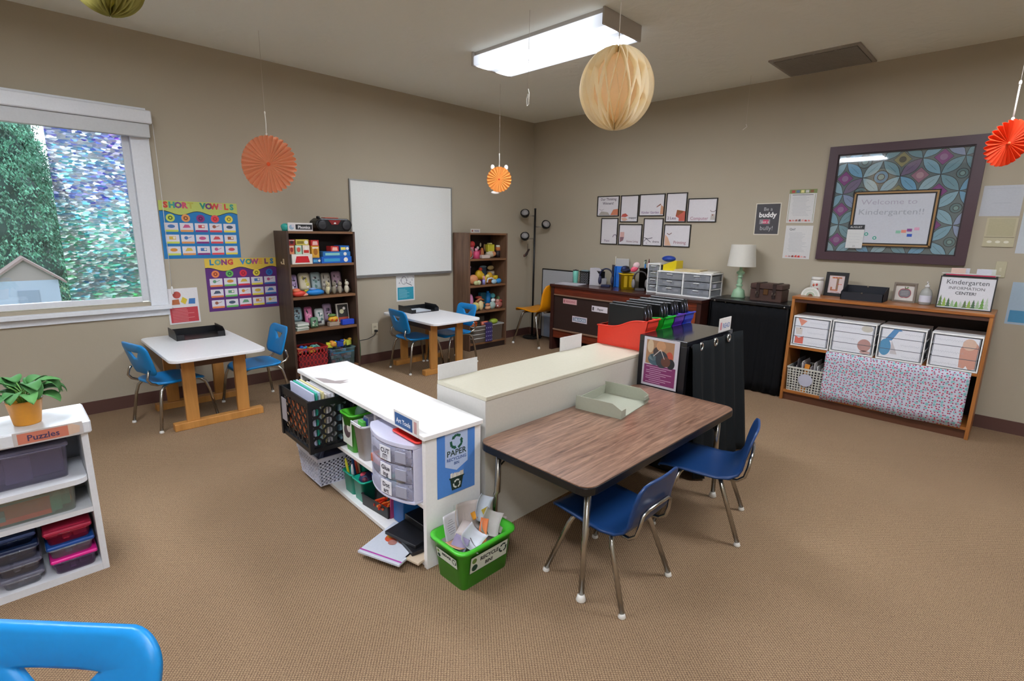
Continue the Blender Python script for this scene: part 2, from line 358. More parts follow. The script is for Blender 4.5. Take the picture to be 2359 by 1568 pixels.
# ================================================================ OUTDOORS
mg=M('#4a6438',.95,bump=.6,bscale=12)
struct(MB().box(-40,30,.13,60,-1.75,-1.65,mg),'lawn')
def leafmat(h1,h2,name):
    m,nt,b,N,L=nodes(name,.7);tc=N('ShaderNodeTexCoord');n=N('ShaderNodeTexNoise');n.inputs['Scale'].default_value=2.5;L(tc.outputs['Object'],n.inputs['Vector'])
    cr=N('ShaderNodeValToRGB');cr.color_ramp.elements[0].color=lin(h1);cr.color_ramp.elements[1].color=lin(h2);cr.color_ramp.elements[0].position=.35;cr.color_ramp.elements[1].position=.65
    L(n.outputs['Fac'],cr.inputs[0]);L(cr.outputs[0],b.inputs['Base Color']);return m
lf=leafmat('#14382b','#437a60','conifer_foliage');bark=M('#4c4038',.9,bump=.5)
def conifer(x,y,h,r,label,seed,dense=1):
    q=random.Random(seed);t=thing('conifer_tree',label,'tree',(x,y,-1.65),group='trees beyond the window')
    MB().lathe([(.16,0),(.12,h*.4),(.03,h*.97)],bark,n=10).build('trunk',t)
    b=MB();b.lathe([(.05,.5)]+[(max(.02,(r*(1-(z_/h)**1.3)+.15)*.6*(1+.12*sin(z_*5))),z_) for z_ in [.6+(h-.8)*k_/30 for k_ in range(31)]]+[(.01,h-.1)],M('#12302a',.9),n=14)
    for k in range(int(h*9)):
        z=.5+(h-.6)*k/(h*9);R=r*(1-(z/h)**1.3)+.15;a0=q.random()*6.28
        for s_ in range(7):
            a=a0+s_*.9+q.uniform(-.3,.3)
            for p in range(9):
                d=R*(p+1)/9;px,py,pz=d*cos(a),d*sin(a),z-.12*d*d+q.uniform(-.06,.06)
                for w in range(5 if dense==1 else 15):
                    dx,dy,dz=[q.uniform(-.16,.16) for _ in range(3)];l=q.uniform(.07,.15)*(1 if dense==1 else .62);a2=q.random()*6.28
                    b.add([(px+dx,py+dy,pz+dz),(px+dx+l*cos(a2),py+dy+l*sin(a2),pz+dz-.04),(px+dx+l*.6*cos(a2+.7),py+dy+l*.6*sin(a2+.7),pz+dz+.05)],[(0,1,2)],lf)
    b.build('foliage',t);return t
conifer(-4.95,18,9.5,2.3,'dense green conifer seen through the clear left half of the window',3,2)
conifer(-9.6,19,10,2.0,'tall conifer farther left beyond the lawn',4)
conifer(-.2,18,7.4,1.9,'broad conifer behind the rainbow window film',5)
conifer(4.6,20,7,2.0,'distant conifer at the far right behind the window film',6)
for i,(x,y,s_,l) in enumerate(((-10.5,27,1.0,'background conifer in the left part of the far tree line'),(-3.6,31,1.1,'background conifer in the middle of the far tree line'),(3.6,28,1.0,'background conifer in the right part of the far tree line'))):
    c_=copy_tree(bpy.context.scene.objects['conifer_tree']);c_.location=(x,y,-1.65);c_.scale=(s_,s_,s_*.8);c_.rotation_euler.z=1+i;c_['label']=l
def bush(x,y,r,label,seed):
    q=random.Random(seed);b=MB()
    for k in range(1500):
        a,e=q.random()*6.28,q.random()*1.5;rr=r*q.uniform(.75,1.05);px,py,pz=rr*cos(a)*cos(e),rr*sin(a)*cos(e),rr*sin(e)*.8
        a2=q.random()*6.28;l=.1
        b.add([(px,py,pz),(px+l*cos(a2),py+l*sin(a2),pz+q.uniform(-.05,.05)),(px+l*.5*cos(a2+1),py+l*.5*sin(a2+1),pz+.08)],[(0,1,2)],lf)
    b.ell((0,0,0),(r*.8,r*.8,r*.65),lf)
    one(b,'garden_bush',label,'bush',(x,y,-1.65))
bush(-5.3,5.6,.95,'low round bush in front of the garden shed',8)
t=thing('garden_shed','small white garden shed with a brown gabled roof on the lawn','shed',(-4.62,14,-1.65))
MB().box(-.62,.62,-.5,.5,0,1.55,M('#6c7682',.8)).prism([(0,0),(0,0.001),(0,.002)],0,.001,M('#6c7682',.8)).build('shed_wall',t)
b=MB();mr=M('#574844',.8)
b.add([(-.78,-.6,1.5),(0,-.6,2.15),(0,.6,2.15),(-.78,.6,1.5),(-.78,-.6,1.44),(0,-.6,2.08),(0,.6,2.08),(-.78,.6,1.44)],[(0,1,2,3),(7,6,5,4),(0,4,5,1),(2,6,7,3),(0,3,7,4)],mr)
b.add([(.78,-.6,1.5),(0,-.6,2.15),(0,.6,2.15),(.78,.6,1.5),(.78,-.6,1.44),(0,-.6,2.08),(0,.6,2.08),(.78,.6,1.44)],[(3,2,1,0),(4,5,6,7),(1,5,4,0),(3,7,6,2),(4,7,3,0)],mr)
b.add([(-.62,-.5,1.55),(.62,-.5,1.55),(0,-.5,2.08)],[(0,1,2)],M('#5e5652'));b.build('shed_roof',t)
MB().box(-.2,.2,-.52,-.5,0,1.3,M('#56616e',.7)).build('shed_door',t)
# ================================================================ CEILING
def lens():
    m=bpy.data.materials.new('lit_diffuser');m.use_nodes=True;nt=m.node_tree;N=nt.nodes.new;L=nt.links.new;nt.nodes.remove(nt.nodes['Principled BSDF'])
    tc=N('ShaderNodeTexCoord');sp=N('ShaderNodeSeparateXYZ');L(tc.outputs['Object'],sp.inputs[0])
    ab=N('ShaderNodeMath');ab.operation='ABSOLUTE';L(sp.outputs[0],ab.inputs[0])
    d=N('ShaderNodeMath');d.operation='SUBTRACT';d.inputs[1].default_value=.105;L(ab.outputs[0],d.inputs[0])
    a2=N('ShaderNodeMath');a2.operation='ABSOLUTE';L(d.outputs[0],a2.inputs[0])
    mr_=N('ShaderNodeMapRange');mr_.inputs[1].default_value=.018;mr_.inputs[2].default_value=.075;mr_.inputs[3].default_value=3.2;mr_.inputs[4].default_value=.05;L(a2.outputs[0],mr_.inputs[0])
    yb=N('ShaderNodeMath');yb.operation='ABSOLUTE';L(sp.outputs[1],yb.inputs[0])
    ye=N('ShaderNodeMapRange');ye.inputs[1].default_value=.52;ye.inputs[2].default_value=.61;ye.inputs[3].default_value=1;ye.inputs[4].default_value=.6;L(yb.outputs[0],ye.inputs[0])
    mu=N('ShaderNodeMath');mu.operation='MULTIPLY';L(mr_.outputs[0],mu.inputs[0]);L(ye.outputs[0],mu.inputs[1])
    m2=N('ShaderNodeMath');m2.operation='MULTIPLY';m2.inputs[1].default_value=LAMP;L(mu.outputs[0],m2.inputs[0])
    e=N('ShaderNodeEmission');e.inputs[0].default_value=(.95,1.0,1.10,1);L(m2.outputs[0],e.inputs[1]);L(e.outputs[0],nt.nodes['Material Output'].inputs[0]);return m
def fixture():
    t=thing('ceiling_light','long white fluorescent ceiling light with a glowing diffuser','ceiling light',(-2.08,-2.07,2.74))
    me=M('#b9b3ad',.45)
    MB().box(-.19,.19,-.61,.61,-.03,0,me).build('housing',t)
    b=MB();b.box(-.208,.208,-.605,.605,-.098,-.03,lens(),b=.008);b.build('diffuser',t)
    for s_ in(-1,1): MB().box(-.212,.212,min(s_*.606,s_*.622),max(s_*.606,s_*.622),-.1,-.0,me,b=.003).build('end_cap',t)
    return t
f0=fixture()
for x,y,l in((-5.2,-2.25,'second fluorescent ceiling light, above the puzzle shelf side of the room'),(-5.2,-4.7,'third fluorescent ceiling light, reflected at the right end of the framed glass'),(-2.08,-4.8,'fourth fluorescent ceiling light, near the right wall'),(-6.6,-6.4,'rear fluorescent ceiling light in the far corner')):
    c=copy_tree(f0);c.location=(x,y,2.74);c['label']=l
# vent
t=thing('ceiling_vent','pale metal return air grille in the ceiling above the right wall','vent',(-.32,-3.36,2.74))
mv=M('#9d968c',.5)
b=MB();b.box(-.27,.27,-.31,.31,-.012,0,mv);b.build('frame',t)
b=MB()
for k in range(4): b.box(-.235,.235,-.285+k*.145,-.155+k*.145,-.0145,-.012,M('#5f5a54',.7))
b.build('grille_panel',t)
b=MB()
for k in range(24): b.box(-.235+k*.0196,-.229+k*.0196,-.285,.285,-.019,-.0145,mv)
b.build('louvers',t)
# hanging paper decorations
string=M('#cfc8bc',.6)
def fan(loc,r,n,label,h1,tilt,yawd,ears=False,amp=.075):
    t=thing('paper_fan',label,'paper decoration',loc,rz=yawd,rx=tilt,group=None)
    m=M(h1,.75,sss=.4);b=MB();P=[];F=[];K=10;N=n*4
    for j in range(K+1):
        f=j/K
        for i in range(N):
            a=2*PI*i/N;ph=(i%4)/4;tri=abs(ph*2-1)*2-1
            rr=r*f*(1-(.06*(tri<-.4) if j==K else 0))
            for_w=tri*amp*r*min(f,.5+f*.5)*1.0
            P.append((rr*cos(a),for_w,rr*sin(a)))
    for j in range(K):
        for i in range(N): k=(i+1)%N;F.append([j*N+i,j*N+k,j*N+N+k,j*N+N+i])
    b.add(P,F,m);b.build('pleated_disc',t,solid=.0015)
    MB().ell((0,-.006,0),(r*.07,.006,r*.07),M('#e8561f',.7)).build('center_button',t)
    top=2.74-loc[2]
    if ears:
        for s_ in(-1,1): MB().ell((s_*r*.55,.01,r*.95),(r*.16,.006,r*.2),M('#efe9e2',.7)).build('ear',t)
        MB().ell((-r*.3,.01,-r*1.02),(r*.35,.006,r*.12),M('#efe9e2',.7)).build('paper_foot',t)
    u=(r2*0)
    return t
def hangline(x,y,z0,z1,label,thick=.0016,white=None):
    b=MB();b.tube([(0,0,0),(0,0,z1-z0)],.0009,string,n=5)
    if white: b.tube([(0,0,0),(.002,0,white*.5),(0,0,white)],.0035,M('#e9e4da',.6),n=6).ell((0,0,white),(.006,.006,.012),M('#e9e4da',.6),nu=8,nv=6).ell((0,0,.004),(.007,.007,.01),M('#e9e4da',.6),nu=8,nv=6)
    return b
ang=math.radians(44.9-90)   # facing the room's centre
def hang_fan(loc,r,n,label,h1,tilt=0,yawd=None,ears=False,white=.15):
    t=fan(loc,r,n,label,h1,tilt,ang if yawd is None else yawd,ears)
    b=hangline(0,0,loc[2]+r,2.74,'',white=white)
    o=b.build('string',t);setw(o,t,Matrix.Translation((loc[0],loc[1],loc[2]+r*cos(tilt))))
    return t
hang_fan((-3.59,-.665,1.843),.205,32,'large orange pleated paper fan hanging by the window wall','#ffbe94')
hang_fan((-1.535,-.978,1.879),.12,22,'small amber paper fan with white ears hanging near the corner','#ffb860',ears=True,white=.11)
hang_fan((-1.69,-4.602,1.835),.105,26,'bright red-orange paper fan turned edgewise at the right edge','#ff5a24',yawd=ang+.05,white=.16,tilt=.25)
def honeycomb(loc,R,h1,label,h2=None):
    t=thing('honeycomb_ball',label,'paper decoration',loc)
    NS,NT,NR=40,96,3;d=2*PI/NS;b=MB();m=M(h1,.8,sss=.6)
    def tri(x): x=x%2;return 1-2*abs(x-1)
    for i in range(NS):
        P=[];F=[]
        for j in range(NT+1):
            v=j/NT;th=-PI/2+PI*v;w=tri(v*4.0+.5)*.46
            az=i*d+(w if i%2 else -w)*d
            for k in range(NR+1):
                rr=R*(.80+.20*k/NR);P.append((rr*cos(th)*cos(az),rr*cos(th)*sin(az),R*1.06*sin(th)*(.80+.20*k/NR)))
        for j in range(NT):
            for k in range(NR): o=j*(NR+1)+k;F.append([o,o+1,o+NR+2,o+NR+1])
        b.add(P,F,m,smooth=True)
    b.ell((0,0,0),(R*.83,R*.83,R*.83*1.06),M(h2 or h1,.8,sss=.5),nu=24,nv=16)
    b.build('honeycomb_paper',t)
    b=MB();b.tube([(0,0,0),(0,0,2.74-loc[2]-R*1.1)],.0022,string,n=6);o=b.build('string',t);o.location=(0,0,R*1.1);return t
honeycomb((-2.954,-3.268,2.052),.172,'#fff4d6','large cream honeycomb paper ball hanging from a string in front of the light','#ffe9c6')
honeycomb((-4.66,-1.99,2.355),.135,'#b9b268','pale green honeycomb paper ball half out of view at the top left')
b=MB();b.tube([(0,0,.06),(0,0,2.735-2.22)],.0009,string,n=5).tube([(0,0,.06),(.012,0,.03),(.01,0,-.03),(-.008,0,-.045),(-.01,0,0),(0,0,.03),(.006,0,-.02)],.0028,M('#e5e1d8',.5),n=6)
one(b,'hanging_clip','white wire clip dangling alone on a thread under the ceiling light','clip',(-2.55,-2.31,2.225))
b=MB();b.tube([(0,0,.03),(0,0,.425)],.0007,string,n=5).tube([(-.008,.02,-.015),(.004,-.01,.012),(0,0,.03)],.0022,M('#e5e1d8',.5),n=6)
w_=(-.3,-2.81,2.31)
one(b,'hanging_clip','tiny white clip on a faint thread in front of the right wall','clip',w_)
# ================================================================ CHAIRS
chrome=M('#b9b6b0',.22,1);glide=M('#e4e1da',.5)
def leg_part(t,path,r,foot=True):
    o=MB().tube(path,r,chrome,n=10).build('leg',t)
    x,y,z=path[-1]
    g_=MB().lathe([(.0125,0),(.015,.004),(.012,.014),(.009,.02)],glide,n=12,c=(x,y)).build('glide',o)
    return o
def kid_chair(name,label,hexc):
    t=thing(name,label,'chair');m=M(hexc,.38)
    # seat : rounded slab with waterfall front
    b=MB();O=rrect(.335,.34,.085,n=7,cx=0,cy=.0);N=len(O)
    def sz(x,y): return .335-.02*max(0,(y-.05)/.12)**2*1.0 -.010*(1-min(1,(x/.167)**2))+.006*max(0,(-y-.08)/.1)
    rings=[(1,-.012),(1.0,0),(.93,.004),(.7,.002),(.4,0),(.12,0)]
    vs=[];fs=[]
    for k,(s_,dz) in enumerate(rings):
        for x,y in O: vs.append((x*s_,y*s_,sz(x*s_,y*s_)+dz))
    for k in range(len(rings)-1):
        for i in range(N): j=(i+1)%N;fs.append([k*N+i,k*N+j,k*N+N+j,k*N+N+i])
    fs.append([(len(rings)-1)*N+i for i in range(N)]);fs.append(list(range(N-1,-1,-1)))
    b.add(vs,fs,m,smooth=True);b.build('seat',t)
    # backrest with the triangular grip
    b=MB();W_,H_=.31,.225;zc=.498
    O=[]
    for x,y in rrect(W_,H_,.05,n=9): O.append((x*(1-.05*((y/H_*2+1)/2*-1+.5)),y))
    tri=[(.062,.052),(-.062,.052),(0,-.014)]
    def tripoint(a):
        # ray from the grip's centre
        cx,cy=0,.032;dx,dy=cos(a),sin(a);best=9
        for i in range(3):
            (x1,y1),(x2,y2)=tri[i],tri[(i+1)%3];ex,ey=x2-x1,y2-y1;den=dx*ey-dy*ex
            if abs(den)<1e-9: continue
            tt=((x1-cx)*ey-(y1-cy)*ex)/den;uu=((x1-cx)*dy-(y1-cy)*dx)/den
            if tt>0 and -1e-6<=uu<=1+1e-6: best=min(best,tt)
        return cx+dx*best,cy+dy*best
    I=[tripoint(math.atan2(y-.032,x)) for x,y in O];N=len(O)
    def wp(x,y,w):   # curve round the sitter, lean back, small crown at the top edge
        z=zc+y;lean=-.205-.28*y+ -.35*max(0,y-.06)**1*0
        cur=.75*x*x
        return (x,lean+cur+w,z)
    L=[];T_=.009
    for s_ in(0,.12,.5,.85,1): L.append([(I[i][0]*(1-s_)+O[i][0]*s_,I[i][1]*(1-s_)+O[i][1]*s_) for i in range(N)])
    vs=[];fs=[]
    for sgn in(1,-1):
        for k,l in enumerate(L):
            th=T_*(1 if k not in(0,4) else .55)
            for x,y in l: vs.append(wp(x,y,sgn*th))
    K=len(L)
    for q in range(2):
        for k in range(K-1):
            for i in range(N):
                j=(i+1)%N;o=q*K*N+k*N;f=[o+i,o+j,o+N+j,o+N+i];fs.append(f if q==0 else f[::-1])
    for i in range(N):
        j=(i+1)%N;fs.append([(K-1)*N+i,(K-1)*N+j,(2*K-1)*N+j,(2*K-1)*N+i]);fs.append([j,i,K*N+i,K*N+j])
    b.add(vs,fs,m,smooth=True);b.build('backrest',t)
    for s_ in(-1,1):
        MB().tube([(s_*.10,.06,.318),(s_*.115,-.10,.318),(s_*.125,-.155,.322),(s_*.13,-.195,.34),(s_*.13,-.215,.37),(s_*.128,-.205,.41),(s_*.12,-.193,.43)],.0085,chrome,n=8).build('back_support',t)
        leg_part(t,[(s_*.09,-.02,.318),(s_*.12,.07,.318),(s_*.145,.115,.312),(s_*.158,.145,.285),(s_*.168,.165,.22),(s_*.183,.195,.014)],.0105)
        leg_part(t,[(s_*.09,.0,.312),(s_*.12,-.08,.312),(s_*.142,-.125,.306),(s_*.155,-.15,.28),(s_*.166,-.165,.22),(s_*.185,-.195,.014)],.0105)
    return t
def place(t,x,y,rz,s=1,label=None,z=0):
    t.location=(x,y,z);t.rotation_euler=(0,0,rz);t.scale=(s,s,s)
    if label:t['label']=label
    return t
k0=kid_chair('toddler_chair','bright blue child chair at the left end of the white table under the window','#0f86cc')
place(k0,-4.335,-.54,math.radians(-75));k0['group']='bright blue child chairs'
for x,y,r,s,l in((-3.77,-.53,92,1,'bright blue child chair at the right end of the white table, before the left bookcase'),
    (-2.205,-.50,-92,1.02,'bright blue child chair at the left end of the white table under the whiteboard'),
    (-1.77,-.52,90,1,'bright blue child chair at the right end of the white table under the whiteboard'),
    (-5.329,-3.896,133.3,1.2,'bright blue chair in the left foreground, only the top of its back in view')):
    place(copy_tree(k0),x,y,math.radians(r),s,l)
def shell_chair(name,label,hexc,k=1.0,brace=True):
    t=thing(name,label,'chair');m=M(hexc,.36);b=MB()
    prof=[(.185,.283,.135),(.18,.296,.145),(.15,.304,.158),(.08,.302,.165),(0,.295,.168),(-.07,.29,.166),(-.125,.296,.160),(-.16,.318,.154),(-.178,.35,.150),(-.19,.40,.148),(-.203,.45,.146),(-.213,.49,.138),(-.22,.515,.118),(-.223,.524,.085)]
    nx=13;vs=[];fs=[]
    for q,(y,z,hw) in enumerate(prof):
        bk=min(1,max(0,(z-.32)/.1)) if y<-.1 else 0
        for i in range(nx):
            u=i/(nx-1)*2-1;x=hw*u
            vs.append((x,y+bk*.55*x*x,z+(1-bk)*.5*x*x*.6))
    for q in range(len(prof)-1):
        for i in range(nx-1): a=q*nx+i;fs.append([a,a+1,a+nx+1,a+nx])
    b.add(vs,fs,m,smooth=True);b.build('seat_shell',t,solid=.009)
    for s_ in(-1,1):
        leg_part(t,[(s_*.03,.06,.283),(s_*.10,.08,.283),(s_*.125,.09,.272),(s_*.137,.10,.245),(s_*.172,.183,.014)],.0105)
        leg_part(t,[(s_*.03,-.06,.278),(s_*.10,-.085,.278),(s_*.125,-.095,.266),(s_*.137,-.105,.24),(s_*.172,-.19,.014)],.0105)
    if brace: MB().tube([(-.10,-.09,.279),(-.108,-.16,.282),(-.108,-.188,.305),(-.106,-.199,.35),(-.10,-.204,.39),(-.07,-.209,.405),(0,-.211,.408),(.07,-.209,.405),(.10,-.204,.39),(.106,-.199,.35),(.108,-.188,.305),(.108,-.16,.282),(.10,-.09,.279)],.008,chrome,n=8).build('back_brace',t)
    return t
n0=shell_chair('shell_chair','navy blue child chair at the front of the wood table, nearest the green bin','#173c70')
place(n0,-3.485,-3.72,0);n0['group']='navy blue child chairs'
place(copy_tree(n0),-2.785,-3.785,math.radians(18.5),1.02,'navy blue child chair turned out at the right end of the wood table')
yc=shell_chair('stacking_chair','orange-yellow stacking chair against the end of the dark desk','#e8960f',brace=False)
place(yc,-.40,-.51,0,1.33);yc.scale=(1.22,1.18,1.46)
# ================================================================ KID TABLES
m_white=M('#f0f0f2',.32);m_maple=wood('maple_wood','#b07a3c','#c98f4c','Z',.6,.4)
def kid_table(x0,x1,y0,y1,h,label):
    cx,cy=(x0+x1)/2,(y0+y1)/2;t=thing('activity_table',label,'table',(cx,cy,0));w,d=x1-x0,y1-y0
    b=MB();b.prism(rrect(w,d,.06,n=6),h-.022,h,m_white);b.build('tabletop',t,bevel=.004)
    for sy in(-1,1):
        y=sy*(d/2-.2)
        for sx in(-1,1):
            MB().box(sx*(w/2-.135)-.04,sx*(w/2-.135)+.04,y-.015,y+.015,.052,h-.023,m_maple).build('leg',t,bevel=.003)
        MB().box(-w/2+.015,w/2-.005,y-.03,y+.03,0,.052,m_maple).build('foot_rail',t,bevel=.004)
        MB().box(-w/2+.09,w/2-.09,y-.013,y+.013,h-.10,h-.023,M('#5a3a26',.5)).build('apron',t)
    for sx in(-1,1): MB().box(sx*(w/2-.12)-.01,sx*(w/2-.12)+.01,-d/2+.215,d/2-.215,h-.10,h-.024,M('#5a3a26',.5)).build('side_rail',t)
    return t
kid_table(-4.42,-3.82,-.985,-.03,.535,'white topped child table with maple trestle legs under the window corner')
kid_table(-2.335,-1.745,-.975,-.06,.535,'white topped child table with maple trestle legs under the whiteboard')
def tray(name,label,w,d,h,hexc,loc,rz,metal=None):
    m=M(hexc,.4);t=thing(name,label,'letter tray',loc,rz)
    b=MB();b.box(-w/2,w/2,-d/2,d/2,0,.004,m).box(-w/2,w/2,d/2-.004,d/2,.004,h*.75,m);b.build('tray_base',t)
    for s_ in(-1,1):
        b=MB();pts=[(-d/2,0),(d/2,0),(d/2,h),(-d/2+.05,h),(-d/2,h*.62)]
        b.prism(pts,0,.004,m,T=Matrix.Translation((s_*w/2-.002,0,0))@Matrix(((0,0,1,0),(1,0,0,0),(0,1,0,0),(0,0,0,1))))
        b.build('side_wall',t)
        MB().box(min(s_*w/2,s_*(w/2-.05)),max(s_*w/2,s_*(w/2-.05)),-d/2,-d/2+.004,.004,h*.6,m).build('front_lip',t)
    return t
def papers(nm,label,cat,w,d,n,loc,rz,cols,group=None,th=.0016):
    t=MB();q=random.Random(int(abs(loc[0])*999))
    for k in range(n):
        t.cbox((q.uniform(-.006,.006),q.uniform(-.006,.006),k*th+th/2),(w,d,th*.9),M(cols[k%len(cols)],.7),T=R3(q.uniform(-.05,.05),4,'Z'))
    return one(t,nm,label,cat,loc,group,rz=rz)
t=tray('letter_tray','black desk tray at the back of the white table under the window corner',.33,.25,.07,'#15161a',(-4.07,-.205,.535),0)
t=tray('letter_tray','black desk tray with papers at the back of the white table under the whiteboard',.34,.25,.065,'#17181b',(-1.98,-.22,.535),0)
papers('paper_stack','white papers lying in the black tray under the whiteboard','paper',.21,.2,6,(-2.0,-.22,.5395),0,['#e4e6ea','#cdd5de'])
MB().rect(-.012,.01,.008,.045,0,M('#e8e8ea'))
# ================================================================ LEFT WALL POSTERS
def vowel_poster(label,w,h,top,body,wordcols,word,rowcols,u,v,rot,tilt=0,circ=None):
    b=MB();b.box(0,w,0,h,0,.0015,M(body,.5))
    mt=M(top,.5);n=26;pts=[(0,h-.003),(0,h*.80)]
    for i in range(n+1): x=w*i/n;pts.append((x,h*(.81-.035*cos(2*PI*x/w*2.4+.4))))
    pts+=[(w,h-.003)]
    for i in range(n):
        x0,x1=w*i/n,w*(i+1)/n;f=lambda x:h*(.80+.035*cos(2*PI*x/w*2.3-.5))
        b.add([(x0,f(x0),.002),(x1,f(x1),.002),(x1,h,.002),(x0,h,.002)],[(0,1,2,3)],mt)
        b.add([(x0,f(x0)-.005,.0018),(x1,f(x1)-.005,.0018),(x1,f(x1),.0018),(x0,f(x0),.0018)],[(0,1,2,3)],M('#20242c'))
    L=len(word);cw_=w*.92/L
    for i,ch in enumerate(word):
        if ch!=' ': b.text(ch,w*.045+cw_*(i+.5),h*.885,h*.135,.0026,M(wordcols[i%len(wordcols)],.5),al='CENTER',bold=.0035)
    for c in range(5):
        x=w*(.125+c*.1875);cc=rowcols[c];dk=circ[c]
        b.disc(x,h*.71,h*.068,.0024,M(cc,.5)).disc(x,h*.71,h*.036,.0028,M(dk,.5)).disc(x,h*.71,h*.016,.0032,M(cc,.5))
        for r in range(3):
            y=h*(.50-.205*r)
            b.rect(x-w*.083,y-h*.012,x+w*.083,y+h*.125,.0022,M('#dedbe2',.5));b.rect(x-w*.08,y-h*.03,x+w*.08,y+h*.005,.0026,M(cc,.5))
            q=rnd.random();col=M(['#4a5a72','#d8b848','#d0505a','#6aa07a','#4878b8','#a0604a','#d8903a','#c85a8a'][(c*3+r*5+L)%8],.5)
            k=(c+r*2+L)%4
            if k==0: b.disc(x,y+h*.065,w*.045,.0028,col,ry=h*.03)
            elif k==1: b.poly([(x-w*.05,y+h*.04),(x+w*.05,y+h*.045),(x+w*.03,y+h*.095),(x-w*.02,y+h*.1)],.0028,col)
            elif k==2: b.rect(x-w*.04,y+h*.04,x+w*.04,y+h*.095,.0028,col);b.disc(x+w*.02,y+h*.07,h*.02,.0031,M('#f0e8d8'))
            else: b.disc(x-w*.02,y+h*.07,h*.03,.0028,col);b.line([(x-w*.01,y+h*.06),(x+w*.05,y+h*.09)],.004,.0029,col)
    return wallsheet(b,'alphabet_poster',label,'poster',WA,u,v,rot=rot)
wc=['#d8483f','#3f9a8c','#7a4a8c','#cf4f6a','#b5b04a','#e08a3a','#2f8f80','#6a3f80','#cf4848','#d8a0a0']
vowel_poster('blue and lime poster of vowel words headed SHORT VOWELS beside the window',.555,.443,'#bcc766','#1779b8',wc,'SHORT VOWELS',['#c9d860','#e09a5a','#8a2f7a','#e04a50','#e8d850'],-4.186,1.13,-.002,circ=['#58701f','#8a4a20','#5a1850','#c01828','#9a8a28'])
vowel_poster('purple and yellow poster of vowel words headed LONG VOWELS, lower right of the blue one',.575,.437,'#e0c04a','#5d2a78',['#2f80b0','#6aa08a','#8a3f7a','#d04a40','#e07050','#2f80c8','#3f9a80','#b04a80','#e0a040','#7a3f70'],'LONG VOWELS',['#ea8a50','#6ab860','#d8304a','#ecd848','#2f6fb8'],-3.914,.686,.0,circ=['#a03a20','#1f6a38','#a01830','#8a7a20','#1848a0'])
b=MB();ww,wh=1.235,.925
b.box(0,ww,0,wh,.002,.012,M('#eceeea',.18,coat=.3))
m_al=M('#a9aaa8',.35,.7)
b2=MB();b2.box(-.008,ww+.008,-.01,.004,.0,.02,m_al).box(-.008,ww+.008,wh-.004,wh+.008,0,.018,m_al).box(-.008,.004,.004,wh-.004,0,.018,m_al).box(ww-.004,ww+.008,.004,wh-.004,0,.018,m_al)
b2.box(.02,ww-.02,-.022,-.012,.0,.035,m_al)
t=thing('whiteboard','large blank whiteboard with thin metal frame on the left wall','whiteboard',(-1.98,-.001,.92))
for q,nm in((b,'board_panel'),(b2,'board_frame')):
    o=q.build(nm);setw(o,t,WA@Tm(-2.603,.922,.001))
def poster_top(b,w,h): pass
# pillow poster standing behind the tray
b=MB();w,h=.218,.285;b.box(0,w,0,h,0,.002,M('#e6e3e4',.5)).rect(.012,.012,w-.012,h*.46,.0026,M('#c9434d',.5))
for i in range(9): b.rect(.025,h*.42-i*.012-.003,.025+(.12 if i%3 else .17)*(.9 if i else .6),h*.42-i*.012,.003,M('#e9a3a3',.5))
b.disc(w*.32,h*.82,.028,.0026,M('#c4564a')).poly([(.03,h*.55),(.085,h*.55),(.08,h*.7),(.035,h*.69)],.0026,M('#b86a40')).poly([(w*.42,h*.62),(w*.56,h*.54),(w*.64,h*.68),(w*.5,h*.76)],.003,M('#dcc23c')).poly([(w*.66,h*.55),(w*.88,h*.54),(w*.9,h*.7),(w*.7,h*.7)],.0028,M('#3f78b8'))
wallsheet(b,'activity_sign','sign with coloured pillows above red text, behind the black tray by the window','sign',WA,-4.203,.61,w=.002,rot=.01)
b=MB();w,h=.232,.288;b.box(0,w,0,h,0,.002,M('#e3e2e0',.5)).rect(.014,.014,w-.014,h*.52,.0026,M('#2f9ab0',.5))
for i in range(8): b.rect(.03,h*.45-i*.013-.003,.03+(.13 if i%3 else .165)*(.8 if i else .5),h*.45-i*.013,.003,M('#a5d8e2',.5))
dk=M('#4b4a52',.5)
for i in range(20):
    a,c=2*PI*i/20,2*PI*(i+1)/20;b.line([(w*.42+.034*cos(a),h*.77+.04*sin(a)),(w*.42+.034*cos(c),h*.77+.04*sin(c))],.004,.0026,dk)
b.line([(w*.55,h*.68),(w*.85,h*.57)],.006,.0026,dk)
for i in range(9): b.text('ABC?QSRGE'[i],w*(.12+.1*i),h*(.66+.09*(i%3)),.03,.0026,M('#7a7a82'),rot=.2*(i%3-1))
wallsheet(b,'activity_sign','sign with magnifying glass drawing above teal text, below the whiteboard','sign',WA,-2.112,.622,w=.001)
# outlet with cord
t=thing('wall_outlet','ivory wall outlet with a black plug right of the left bookcase','outlet',(-2.388,-.001,.36))
iv=M('#cfc6ae',.4)
MB().box(-.036,.036,-.006,0,-.058,.058,iv,b=.002).build('cover_plate',t)
for dz in(-.02,.02):
    b=MB();b.cbox((0,-.007,dz),(.034,.003,.028),M('#bdb49c',.4),b=.001).cbox((-.007,-.0088,dz),(.003,.001,.01),M('#2a2622')).cbox((.007,-.0088,dz),(.003,.001,.01),M('#2a2622'));b.build('socket',t)
b=MB();b.cbox((-2.386,-.025,.338),(.028,.03,.024),M('#1b1b1d',.5),b=.004).tube([(-2.39,-.035,.335),(-2.43,-.06,.30),(-2.5,-.05,.27),(-2.58,-.035,.262),(-2.66,-.022,.30),(-2.69,-.02,.36),(-2.70,-.012,.5)],.004,M('#1b1b1d',.5),n=6)
tag(b.build('power_cord',loc=(-2.39,-.03,.33)),'black power cord running from the wall outlet behind the left bookcase','cord')
